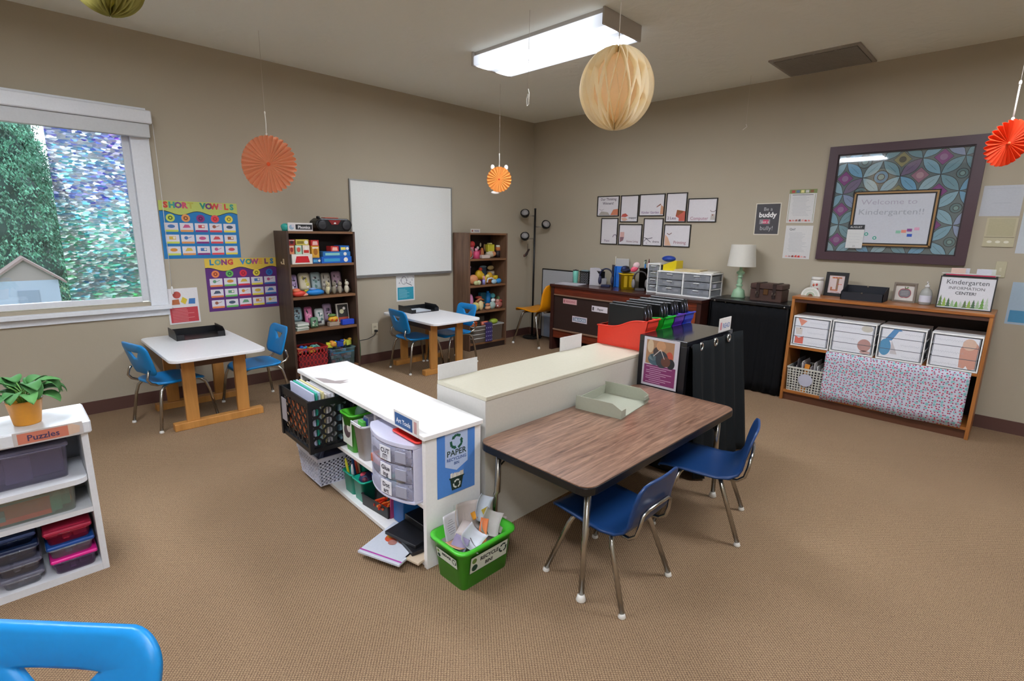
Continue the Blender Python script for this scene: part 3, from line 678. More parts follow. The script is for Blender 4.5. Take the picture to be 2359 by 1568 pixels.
# ================================================================ BOOKCASES
def bookcase(x0,x1,y0,shelves,h,label,c1,c2,name='bookcase'):
    y1=-.014;cx=(x0+x1)/2;t=thing(name,label,'bookcase',(cx,(y0+y1)/2,0));w=wood('walnut_'+str(int(-x0*100)),c1,c2,'Z',1,.45);w2=wood('walnut_edge_'+str(int(-x0*100)),'#6e4c32','#8a6445','X',1,.4)
    di=M('#2a1b16',.6);e=.02
    for a,c in((x0,x0+e),(x1-e,x1)): MB().box(a,c,y0,y1,0,h,w).build('side_panel',t,world=True,bevel=.0015)
    MB().box(x0+e,x1-e,y1-.006,y1,.02,h-.02,di).build('back_panel',t,world=True)
    MB().box(x0+e,x1-e,y0+.002,y1-.0061,h-e,h,w2).build('top_panel',t,world=True)
    for z in shelves: MB().box(x0+e,x1-e,y0+.004,y1-.0061,z-.022,z,w2).build('shelf',t,world=True)
    MB().box(x0+e,x1-e,y0+.012,y0+.03,0,shelves[-1]-.022,di).build('kickboard',t,world=True)
    return t
bookcase(-3.352,-2.722,-.29,(1.075,.787,.487,.10),1.357,'tall dark brown bookcase of games and toys left of the whiteboard','#3a2a22','#5a4436')
bookcase(-1.345,-.742,-.30,(1.07,.765,.46,.085),1.36,'tall dark brown bookcase of toy food right of the whiteboard','#5b4030','#7b5c46')
def T0(x,y,z,rz=0,rx=0,ry=0): return dict(loc=(x,y,z),rz=rz,rx=rx,ry=ry)
def gbox(label,x0,x1,y0,y1,z0,z1,c,c2,group,cat='game box',name='game_box',art=0):
    """printed box with coloured lid art on its front"""
    b=MB();w,h=x1-x0,z1-z0;b.box(-w/2,w/2,-(y1-y0)/2,(y1-y0)/2,0,h,M(c,.4),b=.0015)
    F=Matrix.Translation((-w/2,-(y1-y0)/2,0))@Matrix(((1,0,0,0),(0,0,-1,0),(0,1,0,0),(0,0,0,1)))
    m2=M(c2,.4);m3=M('#f1ece2',.4)
    if art==0: b.disc(w*.5,h*.5,min(w,h)*.3,.0006,m2,T=F,ry=h*.28);b.rect(w*.1,h*.78,w*.9,h*.88,.0007,m3,T=F)
    elif art==1: b.rect(w*.08,h*.25,w*.6,h*.72,.0006,m2,T=F);b.disc(w*.8,h*.5,min(w*.15,h*.35),.0007,m3,T=F)
    elif art==2: b.rect(w*.12,h*.12,w*.88,h*.45,.0006,m2,T=F);b.disc(w*.5,h*.68,min(w*.3,h*.2),.0007,m3,T=F)
    else: b.poly([(w*.14,h*.15),(w*.86,h*.15),(w*.78,h*.8),(w*.22,h*.8)],.0006,m2,T=F)
    return one(b,name,label,cat,((x0+x1)/2,(y0+y1)/2,z0),group)
G='boxed games on the top shelf of the left bookcase';S1=1.0755
gbox('white game box with a big red oval, lowest left of the boxed games',-3.315,-3.135,-.285,-.16,S1,S1+.085,'#e6e0d6','#cf1f2c',G,art=3)
gbox('small dark blue box between the red oval box and the long blue box',-3.13,-3.055,-.275,-.15,S1,S1+.05,'#1f4f8a','#58a8d8',G,art=1)
gbox('long bright blue game box at the bottom of the right pile',-3.05,-2.76,-.28,-.12,S1,S1+.058,'#1c63c4','#3fa0d0',G,art=1)
gbox('long teal and blue game box second in the right pile',-3.03,-2.765,-.27,-.12,S1+.0585,S1+.103,'#2c74b8','#8fd0c8',G,art=1)
gbox('small red card box on top of the right pile',-2.95,-2.875,-.265,-.17,S1+.1035,S1+.15,'#cf3a36','#f0b8a8',G,art=3)
gbox('small blue card box on top of the right pile, beside the bookcase side',-2.862,-2.772,-.265,-.14,S1+.1035,S1+.155,'#2468b8','#e8d860',G,art=1)
a=S1+.0855
gbox('peach card box in the middle row at the far left of the shelf',-3.325,-3.28,-.26,-.17,a,a+.075,'#dd8a60','#a02c28',G)
gbox('pale green card box second in the middle row',-3.27,-3.215,-.26,-.17,a,a+.075,'#a8d0b8','#d05848',G)
gbox('white card box with red and green print, third in the middle row',-3.205,-3.145,-.26,-.17,a,a+.075,'#e8dccc','#c03028',G,art=2)
gbox('mustard yellow card box at the right of the middle row',-3.128,-3.06,-.262,-.15,S1+.0505,S1+.155,'#dba63c','#a86a20',G)
a+=.0755
gbox('small dark red box at the left of the top row',-3.325,-3.27,-.26,-.17,a,a+.05,'#8f1f24','#3a0f14',G)
gbox('long mustard box in the top row',-3.262,-3.15,-.26,-.17,a,a+.05,'#cdbb55','#8a7a28',G,art=1)
gbox('red box at the right end of the top row',-3.128,-3.06,-.262,-.16,S1+.1555,S1+.205,'#c83434','#f0c0b8',G,art=3)
# soft builders for toys
def pouch(label,x,y,z,w,h,c,c2,lean=-.15,name='zip_pouch',cat='pouch',group=None,th=.02,rz=0):
    b=MB();O=rrect(w,h,min(w,h)*.22,n=4,cy=h/2);N=len(O);vs=[];fs=[]
    for s_,w_ in((.0,.5),(.6,.42),(1,0)):
        for px,py in O: vs.append((px*s_,-th*w_,h/2+(py-h/2)*s_))
    for s_,w_ in((.6,.42),(.0,.5)):
        for px,py in O: vs.append((px*s_,th*w_,h/2+(py-h/2)*s_))
    for k in range(4):
        for i in range(N): j=(i+1)%N;fs.append([k*N+i,k*N+j,k*N+N+j,k*N+N+i])
    b.add(vs,fs,M(c,.5),smooth=True)
    qq=random.Random(int(abs(x)*5000));cs_=[c2,c2,'#2c2a30','#e6e0dc',c2,'#54484c']
    for k in range(9): b.ell((qq.uniform(-.26,.26)*w,-th*.40,h*qq.uniform(.2,.8)),(w*qq.uniform(.05,.17),th*.14,h*qq.uniform(.03,.12)),M(cs_[k%6],.5),nu=8,nv=6)
    return one(b,name,label,cat,(x,y,z+abs(sin(lean))*th*.5),group,rz=rz,rx=lean)
def dollop(label,x,y,z,parts,name,cat,group=None,rz=0):
    """parts: list of (shape,cx,cy,cz,rx,ry,rz_,hex)"""
    b=MB()
    for p in parts:
        if p[0]=='e': b.ell((p[1],p[2],p[3]),(p[4],p[5],p[6]),M(p[7],.5),nu=12,nv=8)
        elif p[0]=='b': b.cbox((p[1],p[2],p[3]),(p[4],p[5],p[6]),M(p[7],.45),b=.004)
        elif p[0]=='c': b.lathe([(p[4],p[3]),(p[5],p[6])],M(p[7],.45),n=14,c=(p[1],p[2]))
        elif p[0]=='t': b.tube(p[1],p[2],M(p[3],.5),n=8)
    return one(b,name,label,cat,(x,y,z),group,rz=rz)
G='pouches and animal figures on the second shelf of the left bookcase';z=.7875
pouch('lavender zip pouch at the left of the second shelf',-3.275,-.17,z+.02,.085,.17,'#b8a0c4','#7d688f',group=G)
pouch('cream and yellow oval pouch on the second shelf',-3.165,-.16,z+.03,.11,.17,'#cfc6a8','#c8bc5a',group=G)
pouch('grey-green card pouch in the middle of the second shelf',-3.05,-.14,z+.02,.10,.18,'#9fb0b0','#5f8078',group=G)
pouch('pale grey card pouch with black print on the second shelf',-2.95,-.14,z+.01,.095,.18,'#b5aea0','#857c70',group=G)
pouch('plum and white card pouch at the right of the second shelf',-2.84,-.13,z+.01,.10,.19,'#a88898','#3c2430',group=G)
dollop('coral red boat shaped toy at the front left of the second shelf',-3.26,-.24,z,[('e',0,0,.028,.065,.035,.028,'#e04a38'),('e',-.02,0,.055,.04,.03,.02,'#f0805a'),('e',.05,0,.015,.035,.025,.015,'#f0a088')],'toy_boat','toy',G)
dollop('bright blue scoop shaped toy at the front of the second shelf',-3.11,-.235,z,[('e',0,0,.03,.08,.04,.03,'#1c86d8'),('e',-.02,0,.06,.035,.03,.012,'#8aa8d8'),('e',.07,.01,.025,.02,.02,.02,'#1c70b8')],'toy_scoop','toy',G)
dollop('yellow plastic wedge behind the blue scoop toy',-3.16,-.185,z,[('b',0,0,.025,.05,.03,.05,'#d8cc38')],'toy_wedge','toy',G)
for i,(x,l,c) in enumerate(((-2.985,'cream rabbit like figure, leftmost of the animal figures','#cfc49a'),(-2.925,'dark striped figure, second of the animal figures','#8a8270'),(-2.87,'small grey figure, third of the animal figures','#a39a88'),(-2.80,'tall white mask like figure, rightmost of the animal figures','#d6cdb8'))):
    dollop(l,x,-.23,z,[('e',0,0,.04,.024,.022,.04,c),('e',0,-.004,.092,.021,.019,.021,c),('e',-.012,0,.117,.006,.005,.014,c),('e',.012,0,.117,.006,.005,.014,'#3a342c'),('e',.016,-.016,.03,.012,.012,.02,'#3a342c'),('e',-.008,-.018,.095,.004,.004,.005,'#201c18')],'animal_figure','figure',G,rz=.2*i)
G='story bags on the third shelf of the left bookcase';z=.4875
papers('magazine_stack','stack of pale magazines at the front left of the third shelf','magazines',.11,.13,7,(-3.265,-.215,z),.1,['#c8ccc0','#8a9a88','#e0e0d8'],G,th=.009)
pouch('pale blue story bag standing on the magazine stack',-3.255,-.16,z+.064,.10,.13,'#8fa8b0','#4c6468',group=G)
pouch('pink story bag second on the third shelf',-3.15,-.17,z+.02,.075,.17,'#c86f95','#e09ab5',group=G)
pouch('green striped story bag below the pink one',-3.125,-.22,z,.075,.10,'#5f8a68','#c0ccb0',group=G)
pouch('white and teal story bag in the middle of the third shelf',-3.055,-.19,z,.09,.17,'#b8bcb8','#4a706c',group=G)
pouch('mauve story bag with spiky print, fourth on the third shelf',-2.955,-.14,z+.02,.09,.18,'#a890a8','#6c5470',group=G)
dollop('yellow and orange toy house on the third shelf',-2.945,-.22,z,[('b',0,0,.02,.1,.05,.04,'#a89888'),('e',0,0,.065,.05,.032,.028,'#e8b028'),('e',-.02,-.02,.06,.012,.014,.014,'#d8602a'),('e',.018,-.022,.055,.012,.012,.016,'#c8401f'),('e',-.01,0,.1,.04,.03,.015,'#6a8a48')],'toy_house','toy',G)
b=MB();w,h=.12,.19;b.box(-w/2,w/2,-.012,.012,0,h,M('#e6ded2',.5),b=.002);F=Matrix.Translation((-w/2,-.012,0))@Matrix(((1,0,0,0),(0,0,-1,0),(0,1,0,0),(0,0,0,1)))
b.rect(.008,.05,w-.008,h-.01,.0006,M('#2a2722'),T=F).disc(w*.4,h*.6,.022,.0009,M('#c8c49a'),T=F).disc(w*.62,h*.75,.014,.0009,M('#e8e4dc'),T=F).rect(.01,.012,w-.01,.06,.0009,M('#b04a34'),T=F)
one(b,'picture_book','white edged picture book leaning at the right of the third shelf','book',(-2.815,-.165,z+.003),G,rx=-.15)
dollop('royal blue bag lying before the picture book on the third shelf',-2.81,-.235,z,[('b',0,0,.026,.12,.05,.05,'#2348c4')],'toy_bag','toy',G)
# bottom shelf
def basket_sq(name,label,cat,x0,x1,y0,y1,z0,z1,k,nx,ny,nz,c,group=None,hole=.38,sq=True,t=.003,N=4):
    cx,cy=(x0+x1)/2,(y0+y1)/2;T=thing(name,label,cat,(cx,cy,z0),group=group);b=MB()
    perf_basket(b,x0-cx,x1-cx,y0-cy,y1-cy,0,z1-z0,k,nx,ny,nz,M(c,.45),hole=hole,sq=sq,t=t,N=N)
    b.build('basket_wall',T);return T
basket_sq('toy_basket','dark red plastic basket on the bottom shelf of the left bookcase','basket',-3.31,-3.05,-.275,-.08,.101,.32,.008,8,6,4,'#b02a2c',hole=.36,N=8)
q=random.Random(5)
def pile(cx,cy,cz,w,d,n,cols,labels,cat,name,group):
    for i in range(n):
        x,y=cx+(i/(n-1)-.5)*w*.85 if n>1 else cx,cy+q.uniform(-.5,.5)*d*.5;c=cols[i%len(cols)];c2=cols[(i*3+1)%len(cols)]
        k=i%3;r=.028
        P=[[('b',0,0,.03,.06,.05,.05,c),('e',.02,-.01,.06,.02,.02,.015,c2)],[('e',0,0,.035,.035,.03,.03,c),('e',.0,-.015,.05,.015,.02,.012,c2)],[('t',[(-.04,0,.02),(0,0,.055),(.04,0,.02)],.012,c),('e',0,0,.02,.02,.02,.02,c2)]][k]
        dollop(labels[i],x,y,cz+.002*(i%2),P,name,cat,group,rz=q.uniform(-.4,.4))
b=MB();b.box(-.12,.12,-.085,.085,0,.13,M('#7a3038',.8));one(b,'toy_filling','mixed toys filling the inside of the dark red basket','toys',(-3.18,-.178,.105),kind='stuff')
pile(-3.19,-.2,.26,.2,.1,6,['#d08a5a','#2c58b8','#2b92d0','#dca838','#58a8a0','#6a9a88'],['tan toy on top of the red basket, farthest left','navy toy ring on the red basket','sky blue cup toy on the red basket','yellow toy piece on the red basket','teal toy piece on the red basket','grey green toy at the right of the red basket'],'toy','loose_toy','toys heaped in the dark red basket')
t=thing('storage_tote','clear plastic tote heaped with building toys, right of the dark red basket','tote',(-2.885,-.18,.101))
cl=M('#8fb6bc',.15,alpha=.35)
MB().tub(-.115,.115,-.09,.09,0,.17,.012,.004,cl,r=.02).build('tote_wall',t)
MB().box(-.105,.105,-.1,-.094,.125,.14,M('#2f6f8c',.4),b=.002).build('latch',t)
b=MB();q=random.Random(9)
for i in range(60):
    b.cbox((q.uniform(-.09,.09),q.uniform(-.065,.065),q.uniform(.02,.15)),(q.uniform(.02,.05),.02,.02),M(['#6f8fc0','#c06a80','#4a90a0','#d0d4dc','#8a9ac0'][i%5],.5),T=R3(0,4,'Z'))
one(b,'building_blocks','blurred mix of plastic blocks inside the clear tote','toys',(-2.885,-.18,.102),kind='stuff')
pile(-2.885,-.19,.27,.22,.06,7,['#dcd83c','#e0963a','#1d7fd0','#1c3f9c','#e8c238','#d8a83c','#c8d050'],['lime ball toy at the left of the clear tote','orange toy block on the clear tote','sky blue bent tube on the clear tote','navy toy block on the clear tote','golden toy piece on the clear tote','mustard toy piece on the clear tote','yellow green toy ring at the right of the clear tote'],'toy','loose_toy','toys heaped on the clear tote')
dollop('dark green cloth bag hanging on the right side of the left bookcase',-2.695,-.2,.05,[('e',0,0,.16,.022,.04,.17,'#2c5638'),('t',[(0,-.02,.3),(.003,0,.36),(0,.02,.3)],.004,'#2c5638')],'cloth_bag','bag')
b=MB();b.box(-.1,.1,-.01,.01,0,.11,M('#d8543c',.5)).box(-.08,.08,-.0115,-.01,.03,.08,M('#e8ded6',.5));one(b,'book_bin','orange-red book bin standing on the floor before the left bookcase','bin',(-3.22,-.33,0))
# on top of the left bookcase
t=thing('boom_box','black portable stereo with red trim on top of the left bookcase','stereo',(-2.895,-.17,1.3575))
b=MB();bk=M('#111113',.35);pr_=[(-.165,.03),(-.175,.06),(-.165,.09),(-.13,.115),(.13,.115),(.165,.09),(.175,.06),(.165,.03),(.14,.0),(-.14,.0)]
Fx=Matrix(((1,0,0,0),(0,0,1,0),(0,1,0,0),(0,0,0,1)))
b.prism(pr_,-.08,.07,bk,T=Fx);b.build('body',t,bevel=.012)
for s_ in(-1,1):
    b=MB();b.lathe([(.043,0),(.045,.006),(.03,.003),(.012,.008)],M('#26262a',.5),T=Matrix.Translation((s_*.115,-.08,.055))@R3(PI/2,4,'X'),n=20);b.build('speaker',t)
b=MB();b.prism([(-.06,.1),(.06,.1),(.03,.06),(-.03,.06)],-.086,-.08,M('#8a1c1a',.4),T=Fx);b.prism([(-.012,.066),(.012,.066),(.006,.08),(-.006,.08)],-.089,-.086,M('#d8d4d0'),T=Fx);b.build('control_panel',t)
MB().box(-.065,.065,-.03,.05,.1135,.123,M('#d0533e',.4),b=.003).build('handle',t)
MB().lathe([(.015,.113),(.015,.13),(.008,.133)],bk,c=(-.125,-.02),n=14).build('knob',t)
def cardsign(label,w,h,th,draw,loc,rz=0,base='#e4e0dc',name='label_card',group=None,rx=0):
    b=MB();b.box(-w/2,w/2,-th/2,th/2,0,h,M(base,.5));F=Matrix.Translation((-w/2,-th/2,0))@Matrix(((1,0,0,0),(0,0,-1,0),(0,1,0,0),(0,0,0,1)))
    draw(b,w,h,F);return one(b,name,label,'sign',loc,group,rz=rz,rx=rx)
def d1(b,w,h,F): b.rect(w*.3,h*.17,w*.98,h*.8,.0006,M('#1d1d20'),T=F);b.text('Phonics',w*.64,h*.3,h*.5,.001,M('#e4e4e4'),T=F,al='CENTER',bold=.001);b.disc(w*.14,h*.45,h*.3,.0006,M('#9db8cc'),T=F);b.disc(w*.2,h*.6,h*.2,.0008,M('#d8d4dc'),T=F)
cardsign('white and black word label standing left of the stereo','.'and .215,.07,.012,d1,(-3.205,-.235,1.3575))
dollop('small teal round pot at the left end of the left bookcase top',-3.32,-.2,1.3575,[('c',0,0,0,.026,.036,.035,'#2fa89c'),('e',0,0,.035,.036,.036,.028,'#35b0a4')],'teal_pot','pot')
# ---- right bookcase
def d2(b,w,h,F): b.text('TOYS',w*.62,h*.25,h*.6,.0006,M('#6a6a96'),T=F,al='CENTER',bold=.001);b.disc(w*.16,h*.5,h*.25,.0006,M('#a05a48'),T=F)
cardsign('small white word label on top of the right bookcase',.14,.045,.006,d2,(-1.2,-.24,1.3605))
def food(label,x,y,z,parts,group,name='toy_food',rz=0):
    o=dollop(label,-1.318+(x+1.318)*1.04,y,z,parts,name,'toy',group,rz);o.scale=(1.22,1.1,1.18);return o
G='toy kitchen pieces on the top shelf of the right bookcase';z=1.0705
b=MB()
for i in range(24):
    a=2*PI*i/24;c=2*PI*(i+1)/24
    b.tube([(.052*cos(a),0,.06+.058*sin(a)),(.052*cos(c),0,.06+.058*sin(c))],.007,M('#b5aca0',.4),n=6)
b.ell((0,.01,.05),(.04,.012,.045),M('#e8835a',.5));one(b,'toy_pan','round grey rimmed toy pan at the left of the top shelf','toy',(-1.265,-.22,z),G)
food('coral ice cream shaped toy behind the pan',-1.18,-.15,z,[('c',0,0,0,.022,.02,.11,'#d87080'),('e',0,0,.135,.032,.03,.032,'#e04a4a')],G)
food('pink toy bottle at the front left of the top shelf',-1.19,-.24,z,[('c',0,0,0,.035,.03,.07,'#d8507a'),('c',0,0,.07,.016,.014,.10,'#e8a0b4')],G,'toy_bottle')
food('crimson toy jar in the second group of the top shelf',-1.115,-.19,z,[('c',0,0,0,.02,.022,.08,'#a81c48'),('e',-.01,0,.10,.014,.014,.016,'#e8e0dc')],G,'toy_jar')
food('orange and tan toy cone cluster in the middle of the top shelf',-1.055,-.18,z,[('c',0,0,0,.032,.012,.10,'#c8784a'),('e',.03,0,.11,.01,.01,.03,'#8a6a3c'),('e',-.02,0,.13,.009,.009,.02,'#b8ac8c'),('e',.045,.01,.08,.012,.012,.02,'#6a5030')],G)
food('white toy bread slice lying on the top shelf',-1.07,-.25,z,[('b',0,0,.018,.1,.05,.034,'#e0cfc6')],G)
food('yellow toy pot on the top shelf',-.93,-.17,z+.0665,[('b',0,0,.04,.085,.06,.075,'#cfc838'),('b',.0,0,.085,.05,.03,.012,'#e0d890')],G,'toy_pot')
food('cream toy bowl under the yellow pot',-.935,-.18,z,[('e',0,0,.034,.055,.045,.034,'#d8cdb4'),('e',.03,-.02,.04,.03,.03,.026,'#e09a6a'),('b',0,0,.058,.07,.05,.016,'#d8cdb4')],G,'toy_bowl')
food('small orange cup with white lid at the right of the top shelf',-.80,-.17,z,[('c',0,0,0,.028,.028,.07,'#2b2020'),('c',0,0,.07,.026,.024,.105,'#d8804a'),('c',0,0,.105,.024,.02,.125,'#dcd8c4')],G,'toy_cup')
G='toy groceries on the second shelf of the right bookcase';z=.7655
food('pale blue toy carton at the far left of the second shelf',-1.295,-.19,z,[('b',0,0,.065,.05,.05,.13,'#9fb8d0'),('e',0,-.02,.04,.022,.02,.03,'#d8c878')],G,'toy_carton')
food('violet toy carton, tallest at the left of the second shelf',-1.22,-.12,z,[('b',0,0,.09,.05,.045,.18,'#5d4a94'),('b',0,0,.17,.055,.05,.02,'#b4a0d4')],G,'toy_carton')
food('peach toy bread loaf on the second shelf',-1.2,-.2,z,[('e',0,0,.05,.055,.035,.05,'#dd9466')],G)
food('pale green toy lettuce at the front of the second shelf',-1.19,-.26,z,[('e',-.015,0,.022,.03,.02,.022,'#c4c890'),('e',.02,0,.024,.025,.02,.024,'#d0d4a8')],G)
food('big yellow toy pepper on the second shelf',-1.075,-.15,z+.0,[('e',0,0,.09,.045,.04,.05,'#e0b424'),('e',.03,-.01,.075,.03,.03,.035,'#e8c038'),('e',.02,0,.145,.02,.02,.02,'#c8381f'),('b',0,0,.02,.05,.04,.045,'#8a2c4a')],G)
food('yellow toy banana bunch on the second shelf',-1.03,-.21,z,[('e',0,0,.04,.024,.022,.04,'#e6b838'),('e',.03,0,.075,.024,.02,.02,'#e8dc80')],G)
food('pink and lilac toy bottle on the second shelf',-1.085,-.25,z,[('c',0,0,0,.017,.017,.05,'#8a8ac4'),('c',0,0,.05,.013,.01,.085,'#e0a0a8')],G,'toy_bottle')
food('golden toy chicken on the second shelf',-.935,-.18,z,[('e',0,0,.07,.035,.03,.045,'#dda828'),('e',.05,0,.05,.03,.02,.018,'#e8b828'),('b',0,0,.014,.06,.04,.028,'#b8622c')],G)
food('yellow toy cup beside the golden chicken',-.83,-.16,z,[('c',0,0,0,.026,.03,.075,'#e2c024')],G,'toy_cup')
food('white toy phone at the front of the second shelf',-1.0,-.265,z,[('t',[(-.04,0,.02),(-.03,0,.055),(.02,0,.062),(.04,0,.05)],.009,'#dcdce4')],G,'toy_phone')
food('pale blue toy fish at the right front of the second shelf',-.90,-.26,z,[('e',-.03,0,.024,.035,.02,.024,'#a8cce0'),('e',.03,0,.028,.035,.024,.026,'#2f8fd8')],G)
food('grey blue toy lid on the upper right of the second shelf',-.96,-.08,z,[('b',0,0,.08,.08,.03,.16,'#41566a'),('e',0,-.01,.165,.045,.02,.012,'#7c94a4')],G,'toy_dish')
food('tan toy drumstick on a cream box at the right of the second shelf',-.84,-.09,z,[('b',0,0,.06,.08,.04,.12,'#a08a74'),('e',0,0,.15,.045,.02,.024,'#cdb47c'),('e',0,-.022,.1,.035,.01,.014,'#d8ccb4')],G)
G='toy food on the third shelf of the right bookcase';z=.4605
food('navy and white toy roll at the far left of the third shelf',-1.29,-.2,z,[('e',0,0,.065,.024,.03,.065,'#46506a'),('e',-.015,-.02,.06,.014,.016,.05,'#dcdcd8')],G)
food('pink toy sausage shape on the third shelf',-1.225,-.18,z,[('e',0,0,.085,.03,.03,.085,'#d58ab4')],G)
food('pale yellow toy cheese in front of the pink one',-1.21,-.25,z,[('e',0,0,.045,.048,.03,.045,'#d8c878')],G)
food('cream toy bread roll on the third shelf',-1.125,-.245,z,[('e',0,0,.05,.03,.028,.05,'#dcc896')],G)
food('brown toy pretzel pile in the middle of the third shelf',-1.08,-.15,z,[('e',0,0,.045,.06,.04,.045,'#8a2c24'),('t',[(-.05,-.02,.08),(0,-.03,.11),(.05,-.02,.09)],.012,'#c07848'),('t',[(-.04,-.03,.06),(.0,-.035,.075),(.05,-.03,.06)],.011,'#d89060'),('e',0,0,.12,.04,.03,.014,'#b84a3c')],G)
food('tan toy bun at the front middle of the third shelf',-1.03,-.26,z,[('e',0,0,.022,.035,.024,.022,'#cfa07c'),('e',0,0,.052,.03,.022,.018,'#b87858')],G)
food('teal toy carton at the back of the third shelf',-.98,-.10,z,[('b',0,0,.08,.07,.05,.16,'#1f5f70')],G,'toy_carton')
food('bright blue toy bottle at the back of the third shelf',-.90,-.11,z,[('c',0,0,0,.03,.03,.15,'#1a86d0'),('c',0,0,.15,.016,.014,.17,'#1a86d0')],G,'toy_bottle')
food('white and teal toy jug at the front of the third shelf',-.95,-.25,z,[('e',0,0,.04,.04,.025,.04,'#9fb4ac'),('e',.01,0,.09,.024,.02,.02,'#e4e6e4')],G,'toy_jug')
food('aqua toy ball at the upper right of the third shelf',-.83,-.12,z,[('b',0,0,.045,.06,.05,.09,'#7a4a3c'),('e',0,0,.118,.03,.026,.028,'#62c0c8')],G,'toy_ball')
food('pink beaded toy meat at the right front of the third shelf',-.845,-.24,z,[('e',0,0,.04,.05,.03,.04,'#b06a60'),('e',-.02,-.01,.08,.02,.02,.018,'#d89a90'),('e',.02,-.01,.078,.02,.02,.016,'#9a3c34'),('e',-.03,-.026,.03,.01,.01,.01,'#e8dcd4')],G)
food('dark green toy leaf at the right end of the third shelf',-.785,-.17,z,[('e',0,0,.06,.018,.03,.06,'#4f6a3c')],G)
t=thing('storage_bin','pale grey storage bin on the bottom shelf of the right bookcase','bin',(-1.035,-.19,.0855))
gr=M('#a8a6a2',.4)
MB().tub(-.235,.235,-.10,.09,0,.2,.010,.005,gr,r=.02,rim=.012).build('bin_wall',t)
b=MB()
for k in range(3): b.tube([(-.244,.0,.05+k*.05),(-.242,-.104-k*.002,.05+k*.05),(-.06,-.108-k*.002,.05+k*.05)],.005,M('#c9c7c2',.4),n=6)
b.build('ridge',t)
b=MB()
for i in range(7):
    for j in range(4): pass
b.add([(-.065,-.125,.215),(.045,-.125,.215),(.045,-.08,.225),(-.065,-.08,.225),(-.07,-.128,.0),(.04,-.128,.0)],[(0,1,2,3),(4,5,1,0)],M('#3a2f66',.8))
for i in range(16): b.disc(-.055+(i%4)*.03,.02+(i//4)*.05,.006,0,M('#b8b4d0'),T=Matrix(((1,0,0,0),(0,0,-1,-.1285),(0,1,0,0),(0,0,0,1))),n=8)
one(b,'dotted_cloth','dark purple dotted cloth draped over the front of the grey bin','cloth',(-1.035,-.19,.0865),solid=.002)
b=MB().box(-.225,.225,-.09,.075,.006,.17,M('#7c6a58',.8));one(b,'toy_filling','mixed toy food filling the grey storage bin','toys',(-1.035,-.19,.087),kind='stuff')
for l,x,P in(('orange toy carrots heaped at the left of the grey bin',-1.2,[('e',0,0,.03,.06,.04,.035,'#d8702c'),('e',.02,-.02,.055,.03,.02,.02,'#b84a1c')]),('coral toy cup lying at the middle of the grey bin',-1.03,[('t',[(-.04,0,.03),(.04,-.01,.035)],.026,'#ec8468'),('e',.045,-.012,.036,.01,.02,.02,'#c8281c')]),('lime green toy corn at the right of the grey bin',-.87,[('e',0,0,.04,.07,.04,.035,'#a4b83c'),('e',-.04,0,.035,.03,.03,.03,'#6a7c34')]),('dark glass lid at the back of the grey bin',-1.04,[('b',0,.09,.06,.2,.01,.09,'#5c564c')])):
    dollop(l,x,-.2,.258,P,'toy_food','toy','toys heaped in the grey bin')

b=MB();b.box(-.004,0,-.012,.012,-.02,.03,M('#d8c4a0',.5),b=.001).tube([(-.004,0,-.01),(-.018,0,-.014),(-.024,0,-.004),(-.022,0,.006)],.0035,M('#d8c4a0',.5),n=8)
one(b,'adhesive_hook','small cream adhesive hook on the side of the left bookcase','hook',(-3.3525,-.20,1.09))
# ================================================================ CORNER
blk=M('#121214',.4)
t=thing('floor_lamp','black floor lamp with three round spot heads in the room corner','floor lamp',(-.17,-.21,0))
MB().lathe([(.125,0),(.125,.012),(.12,.02),(.02,.026),(.014,.04)],blk,n=32).build('base',t)
MB().tube([(0,0,.03),(0,0,1.665)],.0125,blk,n=12).lathe([(.0145,1.66),(.0145,1.672),(.004,1.676)],blk,n=12).build('pole',t)
vr=Vector((sin(yaw),-cos(yaw),0));vb=Vector((-cos(yaw),-sin(yaw),0))
for a,z,tl in((-.13,1.61,.5),(.14,1.475,.5),(-.125,1.325,.5)):
    c=vr*a+vb*.02;hd=MB();hd.tube([(0,0,z-.03),tuple(c*.55+Vector((0,0,z-.03))),tuple(c*.75+Vector((0,0,z-.015)))],.006,M('#bdbab4',.3,1),n=8);hd.build('arm',t)
    o=MB();dirv=(vb+vr*(.35 if a>0 else -.1)+Vector((0,0,.85 if a<0 else .7))).normalized()
    q=Vector((0,0,1)).rotation_difference(dirv).to_matrix().to_4x4();Tt=Matrix.Translation((c.x,c.y,z))@q
    pr=[(.004,-.056),(.03,-.05),(.05,-.03),(.058,0),(.056,.02),(.05,.02),(.05,.0),(.03,-.02),(.004,-.03)]
    h_=o.lathe(pr,M('#0f0f11',.25),T=Tt,n=28).build('lamp_head',t)
    MB().lathe([(.049,.0),(.042,.024),(.022,.042),(.003,.048)],M('#a9a6a6',.25,sss=.2),T=Tt,n=24).build('bulb_cover',h_)
b=MB();b.tube([(0,0,.10),(-.002,0,.0)],.003,M('#3a3230'),n=6).tube([(-.055,0,-.055),(-.02,0,-.03),(.0,0,0),(.03,0,.03)],[.013,.018,.014,.012],M('#2c1714',.5),n=10).ell((-.06,0,-.05),(.014,.014,.018),M('#5a3a32'),nu=8,nv=6)
o=b.build('cord_switch',t);o.location=tuple(vr*-.085+Vector((0,0,1.13)))
t=thing('easel_board','grey-white display board standing in the corner behind the yellow chair','board',(-.05,-.56,0))
MB().box(-.004,.004,-.215,.29,.02,.905,M('#b5b8bc',.4)).build('board_panel',t)
b=MB();b.box(-.008,.008,.29,.30,.0,.91,blk).box(-.008,.008,-.225,.30,.905,.918,blk).box(-.008,.008,-.225,-.212,0,.91,blk);b.build('board_frame',t)
MB().box(-.012,-.0045,.05,.24,.03,.30,M('#9aaac4',.5)).build('lower_sheet',t)
